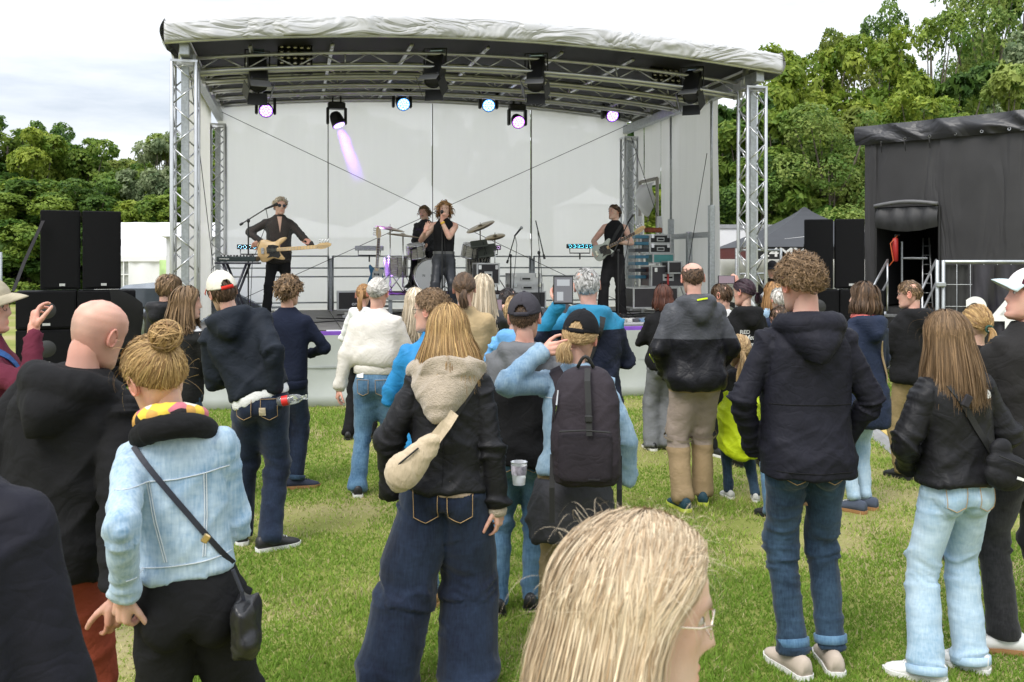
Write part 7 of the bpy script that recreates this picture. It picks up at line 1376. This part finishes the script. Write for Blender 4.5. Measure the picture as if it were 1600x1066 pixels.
person('woman with a chestnut bob and grey trousers near the stage edge', PX(1036, 9.2), 9.2, 1.60, 6, 'f', arms=('front', 'front'), top=dict(mat=F_BLK, hem=.86, ease=.035), bottom=dict(mat=F_GREY, r=(.11, .10, .10, .105), hem=.03), shoes=dict(mat=S_BLK, sole=S_WHS), hair=H('long', 'auburn', len=.12, ragged=.012, curlin=.02, bulk=1.2), seed=20)
P20 = person('person in a white shirt holding a phone up sideways', PX(1137, 8.9), 8.9, 1.62, 18, arms=('front', (wpt(1152, 446, 8.65), (.7, 0, -1), 'grip', 'w', ((.6, -1, 0), (-.2, .1, 1)))), top=dict(mat=F_WTEE, name='shirt', hem=.86), bottom=dict(mat=F_BLK), shoes=dict(mat=S_BLK, sole=S_WHS), hair=H('short', 'brown', len=.05, q=1.1), head=(25, 0, 0), skin=PINK, seed=21)
t_, s_ = tablet(1135, 437, 8.55, .155, .075, 'black phone held sideways above the crowd', 'phone', (.22, .24, .24))
P21 = person('dark plum haired woman in a black hoodie with white tour lettering', PX(1174, 8.5), 8.5, 1.67, 8, 'f', head=(30, 0, 0), arms=('front', 'front'), top=dict(mat=F_BLK, name='hoodie', hem=.80, ease=.045, hood=1.0, tfold=.4), bottom=dict(mat=F_BLK, r=(.10, .08, .055, .05), hem=.1), shoes=dict(mat=S_BLK, boot=True), hair=H('tail', 'plum', tie=(.01, -.12, -.02), len=.10, thick=.035, kick=.02), seed=22)
def text_wrap(P, s, x, z, size, mt, bold=0, shear=0, name='lettering'):
    o = text_on(s, name, size, mt, P.top, (0, 0, 0), (0, 0, 0), 0, shear, bold); V = getV(o.data); d = norm(P.U((0, 1, 1.2))-P.U((0, 0, 1.2)))
    for i, v in enumerate(V):
        h, nn, _, _ = P.bvh.ray_cast(Vector(P.U((x+v[0], -.8, z+v[1]))), Vector(d)); V[i] = np.array(h)-d*.006 if h is not None else P.U((x, -.1, z))
    setV(o.data, V)
for s, x, z, sz, sh_ in (('RED', -.06, 1.275, .05, 0), ('Method', .03, 1.225, .065, .3), ('unplugged', .05, 1.165, .04, .2), ('Oldenburg Rosen', -.02, 1.115, .034, 0), ('LIVE OPEN AIR', .0, 1.07, .032, 0), ('Bremen  Kiel', .03, 1.03, .032, 0), ('Leipzig', -.04, .99, .032, 0), ('Hamburg', .03, .95, .032, 0), ('Berlin  Mainz', .0, .91, .032, 0)): text_wrap(P21, s, x, z, sz, mat('white print', (.62, .62, .60), .8), .001, sh_)
P22 = person('small child with a blond ponytail and a lime yellow jacket at the waist', PX(1157, 7.3), 7.3, 1.17, 5, 'f', arms=('front', 'front'), feet=((-.13, .05, 10), (.13, -.05, -25)), top=dict(mat=F_DKGREY, hem=.86, ease=.04, hood=.6), bottom=dict(mat=D_DARK, r=(.10, .09, .078, .075), hem=.05), shoes=dict(mat=mat('pale grey trainer', (.5, .5, .48), .7), sole=S_WHS), hair=H('tail', 'blond', tie=(0, -.12, .02), len=.30, thick=.035), headk=1.22, seed=23)
m = MB(); m.loft([P22.U(np.stack([wx*np.cos(t)+.03, np.where(np.sin(t) > 0, .16, yb)*np.sin(t), np.full(24, z_)+.04*np.cos(t*2)], 1)) for t in [np.linspace(0, 2*np.pi, 24, endpoint=False)] for z_, wx, yb in ((.56, .25, .24), (.74, .26, .27), (.95, .25, .26), (1.12, .22, .22), (1.24, .19, .17))]); me = remesh(m, .010, 1); folds(me, [(P22.U((0, 0, .55)), P22.U((0, 0, 1.2)), 'torso', .2)], 94, .03); obj('rain_jacket', me, F_LIME, P22.o, True)
person('person in light blue jeans half hidden behind the tall curly man', PX(1222, 6.8), 6.8, 1.50, 8, 'f', arms=('front', 'front'), feet=((-.11, 0, 30), (.10, .05, 0)), top=dict(mat=F_NPARK, hem=.80, ease=.035), bottom=dict(mat=D_MID, r=(.105, .09, .085, .088), hem=.02), shoes=dict(mat=S_BLK), hair=H('short', 'brown'), seed=24)
person('white haired person glimpsed left of the tall curly man', PX(1221, 9.6), 9.6, 1.55, 15, 'f', arms=('front', 'front'), top=dict(mat=F_NPARK, hem=.86), bottom=dict(mat=D_DARK), shoes=dict(mat=S_BLK), hair=H('short', 'white', len=.05), seed=25)
person('ginger haired person glimpsed behind the white haired one', PX(1208, 10.4), 10.4, 1.60, 20, 'f', arms=('front', 'front'), top=dict(mat=D_SHIRT, hem=.86), bottom=dict(mat=D_DARK), shoes=dict(mat=S_BLK), hair=H('long', 'ginger', len=.24), seed=26)
P33 = person('man in black with cap and folded arms standing by the gazebo', PX(1211, 14.2), 14.2, 1.84, 170, head=(-10, -12, 0), arms=(((-.04, .22, 1.18), (1, .2, -.5), None), ((-.08, .24, 1.22), (1, .2, -.5), 'grip')), top=dict(mat=F_BLK, hem=.84, ease=.04, hood=.6), bottom=dict(mat=D_DARK), shoes=dict(mat=S_BLK), hair=H('short', 'black', len=.01, lift=.02), seed=27, group='stage crew')
cap_on(P33, fabric('black cap cloth', (.010, .010, .012), .9), size=1.03)
P23 = person('tall man with a curly mop in a dark softshell jacket and dark jeans', PX(1268, 4.22), 4.22, 1.87, 2, lean=(0, 2), head=(18, 0, 0), arms=(((.185, .12, .93), (.9, -.6, 0), None), ((.185, .12, .93), (.9, -.6, 0), None)), feet=((-.06, -.05, 12), (.10, .07, -6)), top=dict(mat=F_NSHELL, hem=.835, ease=.042, boxy=.6, hood=1.15, fold=.017, tfold=.8, flare=.012), bottom=JEANS(D_DARK, r=(.102, .088, .074, .070), hem=.11, turnup=D_MID, fold=.018), shoes=dict(mat=S_CAN, sole=S_WHS, lace=S_WHS), hair=H('curly', 'lbrown', len=.034, rs=1.07, ring=.012, q=1.5, w=.0055, drop=.0, fall=.1, line=(58, 88, 112)), skin=PINK, seed=28, vox=.0085)
seams(P23, [[(-.2, 1.14), (0, 1.14), (.2, 1.14)], [(-.16, .87), (0, .865), (.16, .87)]], F_BLK, two=0, r=.0022)
P25 = person('brown haired woman in a long navy parka looking left', PX(1352, 6.95), 6.95, 1.675, 16, 'f', head=(34, 0, 0), arms=('front', 'front'), feet=((-.10, 0, 35), (.06, .08, 25)), top=dict(mat=F_NPARK, name='parka', hem=.66, ease=.05, boxy=.7, hood=.9, flare=.01, fold=.016), bottom=dict(mat=D_LIGHT, r=(.10, .085, .07, .062), hem=.09), shoes=dict(mat=mat('grey blue suede', (.06, .075, .11), .9), sole=S_GUM, lace=S_WHS), hair=H('long', 'brown', len=.10, ragged=.012, bulk=1.2, curlin=.02), skin=PALE, seed=29, eyes=True)
m = MB(); m.tube([P25.U((.085*math.sin(t), -.01-.09*math.cos(t), 1.50)) for t in np.radians(np.linspace(-170, 170, 14))], .022, 8); m.build('neck_scarf', fabric('coral scarf cloth', (.65, .16, .14), .9), P25.o, True)
sb = strap_on(P25.bvh, [P25.U((.05, -.2, 1.30)), P25.U((.10, -.2, 1.18)), P25.U((.17, -.15, 1.02))], .022).build('bag_strap', mat('tan chain strap', (.32, .22, .12), .5), None, label='tan woven bag strap over the navy parka', cat='strap'); sb.location = P25.o.location; sb.rotation_euler = P25.o.rotation_euler
P26 = person('man with glasses and a black hoodie standing before the trailer steps', PX(1425, 8.05), 8.05, 1.67, 18, head=(36, 0, 0), arms=('front', 'front'), top=dict(mat=F_BLK, name='hoodie', hem=.84, ease=.045, hood=1.0), bottom=dict(mat=F_KHAKI, r=(.105, .095, .085, .08)), shoes=dict(mat=S_BLK), hair=H('short', 'lbrown', len=.025, lift=.06, shell=1.035), skin=PINK, seed=30, girth=1.06, eyes=True); glasses_on(P26, M_BLACK)
P27 = person('woman in a black jacket and bleached jeans with straight brown hair', PX(1484, 4.2), 4.2, 1.605, 8, 'f', head=(16, 0, 0), arms=(((.14, .17, 1.0), (.9, -.8, 0), None), ((.14, .17, 1.0), (.9, -.8, 0), None)), feet=((-.15, -.04, 45), (.13, -.02, 35)), top=dict(mat=F_BLK2, hem=.95, ease=.045, boxy=.6, collar=.035, fold=.018, sleeve=(.08, .078, .06)), bottom=JEANS(D_LIGHT, r=(.112, .10, .092, .098), hem=.03, fold=.013, turnup=D_LIGHT, psize=.9), shoes=dict(mat=S_WHS, sole=S_WHS), hair=H('long', 'lbrown', len=.27, q=2.0, w=.0042, wave=.004, bulk=1.0, wisps=30), seed=31, vox=.0085)
# chest logo print on the back, shoulder bag
d_ = v3(0, 1, 0); 
lp = patch(P27.bvh, [(-.028, -.018), (.028, -.018), (.028, -.004), (.024, .008), (.014, .017), (.0, .021), (-.006, .021), (-.006, .004), (-.028, .004)], P27.U((.115, -.6, 1.365)), d_, v3(1, 0, 0), v3(0, 0, 1), .003)
if lp: lp.build('logo_print', M_WHITE, P27.top)
SB = empty('shoulder_bag', tuple(P27.o.location), P27.o.rotation_euler[2], 'small black shoulder bag slung across the black jacket', 'bag')
strap_back(P27, [(-.085, 1.43), (-.03, 1.32), (.05, 1.18), (.11, 1.09)], .028).build('strap', M_RUBBER, SB)
m = MB(); m.box(P27.U((-.045, -.178, 1.36)), (.035, .016, .055), rotm('Y', 28), bev=.004); m.build('buckle', M_DARKFAB, SB)
m = MB(); R_ = rotm('Y', 18); c_ = P27.U((.135, -.20, 1.045)); m.ell(c_+R_@v3(0, 0, 0), (.105, .045, .055), R_); m.ell(c_+R_@v3(-.01, 0, -.05), (.09, .045, .06), R_); m.ell(c_+R_@v3(-.05, .01, .06), (.05, .03, .05), R_); me = remesh(m, .007, 2); folds(me, [(c_-R_@v3(.1, 0, 0), c_+R_@v3(.1, 0, 0), 'limb', .07)], 95, .008); obj('pouch', me, M_BLKFAB, SB, True); m = MB(); m.tube([c_+R_@v3(-.09, -.048, .03), c_+R_@v3(0, -.055, .025), c_+R_@v3(.09, -.04, .02)], .003, 5); m.build('zip', M_RUBBER, SB)
m = MB(); m.box(c_+R_@v3(.035, -.052, -.035), (.04, .002, .012), R_); m.build('brand_tag', M_WHITE, SB)
P28 = person('fair ponytailed person in dark clothes behind the bleached jeans', PX(1524, 5.7), 5.7, 1.555, 0, 'f', arms=('front', 'front'), feet=((-.10, 0, 15), (.12, .0, -15)), top=dict(mat=F_BLK, hem=.84), bottom=dict(mat=F_BLK), shoes=dict(mat=mat('dark grey boot', (.05, .05, .055), .7), boot=True), hair=H('tail', 'honey', tie=(.02, -.125, -.02), len=.22, thick=.03, q=1.2), seed=32)
m = MB(); m.tube([P28.HM((.02+.02*math.cos(t), -.127, -.018+.02*math.sin(t))) for t in np.linspace(0, 6.28, 13)], .007, 6); m.build('hair_tie', mat('green hair tie', (.02, .07, .05), .8), P28.o, True)
P29 = person('bearded man in a maroon and white cap at the right edge', PX(1604, 4.5), 4.5, 1.79, 10, head=(62, 12, 0), arms=('front', 'front'), feet=((-.12, .0, 60), (.14, .05, -5)), top=dict(mat=fabric('faded black cloth', (.020, .019, .019), .8), hem=.90, ease=.045, collar=.045, shirt=dict(mat=F_WTEE, drop=.03), fold=.018), bottom=JEANS(D_BLACK, r=(.108, .095, .082, .075)), shoes=dict(mat=S_WHS, sole=S_GUM), hair=H('short', 'brown', len=.012, lift=.025, shell=1.01, line=(58, 90, 124)), skin=PINK, seed=33, girth=1.1, eyes=True)
cap_on(P29, fabric('maroon cap cloth', (.055, .012, .022), .9), visor=fabric('pale blue visor', (.55, .66, .70), .8), front=fabric('white cap front', (.75, .73, .72), .9), size=1.05)
P30 = person('man in a maroon hoodie and beige cap with a hand at his mouth', PX(-22, 4.4), 4.4, 1.75, -62, head=(-18, 0, 0), arms=('hang', (wpt(52, 520, 4.2), (.6, .2, -1), 'relaxed', 'w', ((.2, -1, .1), (-.3, .1, 1)))), top=dict(mat=F_MAR, name='hoodie', hem=.86, ease=.045), bottom=JEANS(D_DARK), shoes=dict(mat=S_BLK), hair=H('short', 'grey', len=.02), skin=PINK, seed=34, eyes=True)
cap_on(P30, fabric('beige cap cloth', (.42, .37, .27), .9), size=1.03); glasses_on(P30, M_BLACK)
P30s = strap_on(P30.bvh, [P30.U((.10, -.25, 1.40)), P30.U((.12, -.1, 1.46)), P30.U((.12, .1, 1.42)), P30.U((.05, .2, 1.2))], .045).build('camera_strap', fabric('blue strap', (.03, .09, .25), .8), None, label='blue camera strap over the maroon hoodie', cat='strap'); P30s.location = P30.o.location; P30s.rotation_euler = P30.o.rotation_euler
person('grey blond haired person in a black hooded jacket left of the cream cap', PX(263, 8.4), 8.4, 1.72, -15, arms=('front', 'front'), top=dict(mat=F_BLK2, hem=.86, ease=.04, hood=1.1), bottom=dict(mat=D_DARK), shoes=dict(mat=S_BLK), hair=H('short', 'lbrown', len=.08, lift=.2, q=1.2), seed=35, head=(-20, 0, 0))
person('long haired person in a black and white striped top facing the cream cap man', PX(286, 7.0), 7.0, 1.64, -30, 'm', head=(-40, 0, 0), lean=(3, 0), arms=('front', 'front'), top=dict(mat=zones('striped top', [(.02, .02, .02), (.02, .02, .02), (.7, .7, .7), (.02, .02, .02), (.7, .7, .7), (.02, .02, .02)], [1.30, 1.33, 1.36, 1.39, 1.42], (.7, .7, .7), .9), hem=.86), bottom=dict(mat=D_DARK), shoes=dict(mat=S_BLK), hair=H('long', 'lbrown', len=.20, wave=.02, wfreq=14, bulk=1.5, ragged=.03), seed=36)
# ---- blonde woman close to the camera
P17 = person('blond woman with thin glasses passing close in front of the camera', PX(972, 1.16), 1.16, 1.50, -66, 'f', head=(-24, -6, 0), arms=('front', 'front'), top=dict(mat=F_MINT, name='fleece_jacket', hem=.86, ease=.04, collar=.05, fold=.012), bottom=dict(mat=D_MID), shoes=dict(mat=S_WHS), hair=dict(style='long', c1=(.40, .27, .155), c2=(.76, .63, .45), streak=.13, len=.17, q=6.4, w=.0021, spread=.14, ragged=.02, bulk=1.15, flare=.02, curlin=.035, wave=.004, clumps=190, wisps=320, wlen=.05, open=90, shell=1.03, line=(52, 80, 122)), skin=(.66, .42, .33), seed=40, eyes=True)
glasses_on(P17, mat('pale gold wire', (.75, .66, .55), .25, .9), r=.019)
st_ = strap_on(P17.bvh, [P17.U((-.10, -.25, 1.25)), P17.U((-.10, -.12, 1.45)), P17.U((-.10, .05, 1.46))], .06, .006, .012).build('bag_strap', F_TEAL, None, label='teal padded strap on the shoulder of the blond woman', cat='strap'); st_.location = P17.o.location; st_.rotation_euler = P17.o.rotation_euler
# ---- bags and things carried
SG = empty('sling_bag', tuple(P9.o.location), P9.o.rotation_euler[2], 'cream corduroy sling bag across the back of the black jacket', 'bag'); M_CORD = mat('cream corduroy', (.52, .42, .29), .95, var=.08, vscale=30, bump=.7, bscale=90, stretch=(1, 1, .25), sheen=.2)
c_ = P9.U((-.125, -.235, 1.075)); R_ = rotm('Y', 38); m = MB(); m.ell(c_+R_@v3(0, 0, -.01), (.066, .046, .125), R_); m.ell(c_+R_@v3(-.012, -.005, -.04), (.074, .052, .085), R_); m.ell(c_+R_@v3(.006, .008, .07), (.05, .034, .09), R_); me = remesh(m, .007, 2); folds(me, [(c_-R_@v3(0, 0, .12), c_+R_@v3(0, 0, .15), 'limb', .08)], 96, .010); obj('pouch', me, M_CORD, SG, True)
m = MB(); m.tube([c_+R_@v3(-.05, -.035, -.07), c_+R_@v3(-.038, -.052, .0), c_+R_@v3(-.02, -.042, .08)], .004, 6); m.build('zip', M_RUBBER, SG); m = MB(); m.loft([np.array([p-R_@v3(w, 0, 0), p+R_@v3(w, 0, 0), p+R_@v3(w, -.008, 0), p-R_@v3(w, -.008, 0)]) for p, w in ((c_+R_@v3(.01, .0, .14), .026), (c_+R_@v3(.01, .01, .22), .024), (c_+R_@v3(.008, .035, .27), .020))]); m.build('strap', M_CORD, SG)
strap_back(P9, [(.03, 1.25), (.08, 1.33), (.135, 1.42)], .03).build('strap', M_RUBBER, SG)
HB = empty('handbag', tuple(P3.o.location), P3.o.rotation_euler[2], 'small black handbag on a thin strap over the denim jacket', 'handbag'); M_HB = mat('black bag leather', (.012, .012, .014), .35, bump=.3, bscale=30)
m = strap_back(P3, [(-.12, 1.44), (-.03, 1.30), (.07, 1.14), (.14, 1.02)], .016); m.tube([P3.U((.14, -.155, 1.03)), P3.U((.16, -.16, .96)), P3.U((.165, -.15, .90))], .006, 6); m.build('strap', mat('navy strap', (.02, .022, .035), .6), HB)
c_ = P3.U((.165, -.14, .865)); m = MB(); m.box(c_-v3(0, 0, .02), (.07, .15, .17), rotm('Z', -12), bev=.03); m.ell(c_-v3(0, 0, .05), (.045, .085, .055)); me = remesh(m, .007, 3); folds(me, [(c_-v3(0, 0, .1), c_+v3(0, 0, .1), 'limb', .06)], 97, .010); obj('pouch', me, M_HB, HB, True); m = MB(); m.box(P3.U((.07, -.155, 1.14)), (.02, .012, .026), rotm('Y', 35), bev=.003); m.build('buckle', mat('brass', (.7, .5, .25), .25, .9), HB)
bt = empty('plastic_bottle', wpt(452, 625, 5.93), 0, 'clear plastic bottle with red label held behind the back', 'bottle'); R_ = rotm('Z', 0)@rotm('Y', 80); M_PET = mat('clear plastic', (.9, .93, .93), .06, var=.01, trans=.9)
m = MB(); m.lathe([(.001, -.075), (.03, -.075), (.032, -.05), (.032, .03), (.026, .06), (.013, .085), (.013, .105), (.016, .105), (.016, .115), (.001, .115)], R=R_, n=20); m.build('bottle_body', M_PET, bt, True); m = MB(); m.lathe([(.0325, -.045), (.0325, -.005)], R=R_, n=20); m.build('bottle_label', mat('red label', (.6, .02, .02), .4), bt, True)
c_ = P4.wr[1]; m = MB(); m.tube([c_-norm(P4.wr[1]-P4.el[1])*.0, c_+norm(P4.wr[1]-P4.el[1])*.012], .034, 14); m.build('wristband', mat('pink wristband', (.75, .10, .25), .6), P4.o, True)
cp = empty('plastic_cup', wpt(811, 738, 4.62), 0, 'clear plastic cup with print stuck in a jeans pocket', 'cup'); m = MB(); m.lathe([(.001, -.06), (.030, -.06), (.040, .05), (.042, .052)], n=20); m.build('cup_wall', mat('milky plastic', (.8, .82, .85), .2, trans=.4), cp, True); m = MB(); m.lathe([(.0365, -.01), (.040, .035)], n=20); m.build('print', mat('cup print', (.55, .5, .6), .4, var=.5, vscale=60), cp)
lb = patch(P4.tbvh, [(-.02, -.025), (.02, -.025), (.02, .025), (-.02, .025)], np.array([.075, -.6, .90]), v3(0, 1, 0), v3(1, 0, 0), v3(0, 0, 1), .010)
if lb: lb.build('pocket_label', fabric('cream label', (.6, .5, .36), .8), P4.trousers)
lb = patch(P6.tbvh, [(-.03, -.02), (.03, -.02), (.03, .035), (-.03, .035)], np.array([-.085, -.6, .955]), v3(0, 1, 0), v3(1, 0, 0), v3(0, 0, 1), .012)
if lb: lb.build('folded_paper', M_WHITE, P6.trousers)
# ---------------------------------------------------------------- the band
BG = 'musicians on stage'
Yb = 13.65
B1 = person('bass player in a sheer black shirt and sunglasses on the left', PX(431, Yb), Yb, 1.84, 198, z=DZ, head=(14, 0, 0), arms=((wpt(487, 384, Yb-.22), (.6, .2, -1), 'fret', 'w', ((.4, 0, 1), (.3, -.1, .5))), (wpt(408, 378, Yb-.20), (.9, -.5, .2), 'relaxed', 'w', ((-.3, -1, .3), (.8, -.2, -.3)))), feet=((-.12, 0, 10), (.12, .05, -10)), top=dict(mat=mat('sheer black shirt', (.03, .026, .024), .8, alpha=.86), name='shirt', hem=.84, ease=.03, sleeve=(.072, .066, .05), fold=.016), bottom=dict(mat=F_BLK, r=(.10, .085, .075, .08)), shoes=dict(mat=S_BLK), hair=H('curly', 'pale', len=.035, ring=.010, q=.8, fall=.5, line=(52, 90, 135)), skin=PALE, seed=50, group=BG, eyes=True)
glasses_on(B1, M_BLACK, mat('dark lens glass', (.02, .03, .05), .1), r=.022)
m = MB(); nv_ = patch(B1.bvh, [(-.035, .12), (.035, .12), (0, -.12)], B1.U((0, .6, 1.37)), norm(B1.U((0, -1, 1.2))-B1.U((0, 0, 1.2))), v3(1, 0, 0), v3(0, 0, 1), .004)
if nv_: nv_.build('open_neck', mat('chest skin', (.58, .36, .27), .5), B1.o, True)
guitar('bass_guitar', 'pale wood bass guitar with black guard held by the bass player', M_MAPLE, mat('black guard', (.012, .012, .013), .25), M_NECK, 'bass', wpt(424, 391, Yb-.27), rotm('Y', -4)@rotm('Z', -4)).scale = (1.06, 1.06, 1.06)
Ys = 14.0
B2 = person('curly haired singer in a black sleeveless top with one arm raised', PX(692, Ys), Ys, 1.80, 184, z=DZ, head=(0, 0, 0), lean=(0, -2), arms=((wpt(690, 345, Ys-.20), (.7, -.3, -1), 'grip', 'w', ((.7, -.6, .2), (-.2, 0, 1))), (wpt(664, 362, Ys-.30), (.8, .3, -1), 'open', 'w', ((.3, .8, .2), (-.35, -.15, 1)))), feet=((-.14, 0, 12), (.12, .08, -10)), top=dict(mat=F_BLK, name='vest', hem=1.02, ease=.012, boxy=.3, bare=1, sleeves=False, fold=.010), bottom=dict(mat=mat('black leather trousers', (.016, .018, .024), .4, bump=.3, bscale=30), r=(.105, .092, .08, .085), belt=mat('studded belt', (.12, .12, .12), .3, .6)), shoes=dict(mat=S_BLK), hair=H('curly', 'ginger', len=.07, rs=1.12, ring=.014, q=.9, fall=.9, drop=.07, line=(46, 95, 140)), skin=PALE, seed=51, group=BG, eyes=True)
m = MB(); w_ = B2.wr[-1]; d_ = norm(B2.el[-1]-w_); m.tube([w_+d_*.02, w_+d_*.05], .033, 14); m.build('wristband', mat('yellow band', (.8, .5, .05), .5), B2.o, True)
q = np.random.default_rng(3); M_TAT = mat('tattoo ink', (.06, .06, .07), .6)
mc = empty('handheld_microphone', wpt(690.5, 333, Ys-.19), 0, 'black microphone held at the mouth of the singer', 'microphone'); m = MB(); m.tube([(0, 0, -.17), (0, .0, .0)], [.012, .019], 12); m.build('handle', M_BLACK, mc, True); m = MB(); m.ell((0, .005, .02), (.026, .026, .028)); m.build('grille_ball', M_BLACK, mc, True)
Yd = 16.9
B3 = person('long haired drummer with moustache seated behind the drum kit', PX(667, Yd), Yd, 1.80, 178, z=PZ(322, Yd)-1.80+.34, hipdrop=.34, head=(-8, 0, 0), lean=(0, 4), arms=((wpt(655, 405, Yd-.42), (.8, -.4, -.4), 'grip', 'w'), (wpt(648, 398, Yd-.4), (.9, -.4, -.3), 'grip', 'w')), feet=((-.2, .45, 5), (.2, .45, -5)), top=dict(mat=mat('dark pattern shirt', (.02, .02, .022), .8, var=.8, vscale=30), name='shirt', hem=.95, ease=.035, rolled=.55), bottom=dict(mat=F_BLK), shoes=dict(mat=S_BLK), hair=H('curly', 'lbrown', len=.05, rs=1.1, ring=.010, q=.8, fall=.9, drop=.06, line=(48, 95, 138)), skin=PALE, seed=52, group=BG, eyes=True)
m = MB(); m.tube([B3.HM((x_, .093-.3*x_*x_*4, -.047-.9*abs(x_)*.25)) for x_ in np.linspace(-.026, .026, 7)], .005, 6); m.build('moustache', mat('brown moustache', (.10, .06, .035), .8), B3.o, True)
Yg = 15.35
B4 = person('guitarist in a black vest and wide black trousers on the right', PX(957, Yg), Yg, 1.83, 168, z=DZ, head=(-52, 4, 0), arms=((wpt(966, 379, Yg-.30), (.9, -.3, -.6), 'fret', 'w', ((.5, .2, 1), (-.3, -.3, .5))), (wpt(935, 388, Yg-.22), (.8, -.5, -.3), 'relaxed', 'w', ((-.4, -1, .3), (.5, -.2, -.6)))), feet=((-.13, 0, 10), (.13, .06, -18)), top=dict(mat=F_BLK, name='vest', hem=.98, ease=.012, boxy=.3, bare=1, sleeves=False, fold=.008), bottom=dict(mat=fabric('soft black trousers', (.016, .015, .016), .8), r=(.11, .10, .095, .105), hem=.03, fold=.018), shoes=dict(mat=S_BLK), hair=H('curly', 'brown', len=.03, rs=1.06, ring=.010, q=.7, fall=.6, line=(50, 90, 138)), skin=(.60, .38, .29), seed=53, group=BG, eyes=True)
strap_on(B4.bvh, [B4.U((-.10, -.1, 1.46)), B4.U((-.09, .2, 1.38)), B4.U((.0, .25, 1.22)), B4.U((.12, .25, 1.08))], .05).build('guitar_strap', M_RUBBER, None, label='black guitar strap across the chest of the guitarist', cat='strap'); gs_ = bpy.data.objects['guitar_strap']; gs_.location = B4.o.location; gs_.rotation_euler = B4.o.rotation_euler
nd = norm(v3(.72, -.42, .40)); yb_ = norm(v3(.45, .87, 0)); zd = np.cross(nd, yb_); yb_ = np.cross(zd, nd)
guitar('electric_guitar', 'pale grey green electric guitar played by the guitarist', mat('pale grey green lacquer', (.45, .48, .42), .25), mat('black tortoise guard', (.02, .018, .018), .25), M_NECK, 'strat', wpt(943, 391, Yg-.27), np.stack([nd, yb_, zd], 1)).scale = (.98, .98, .98)
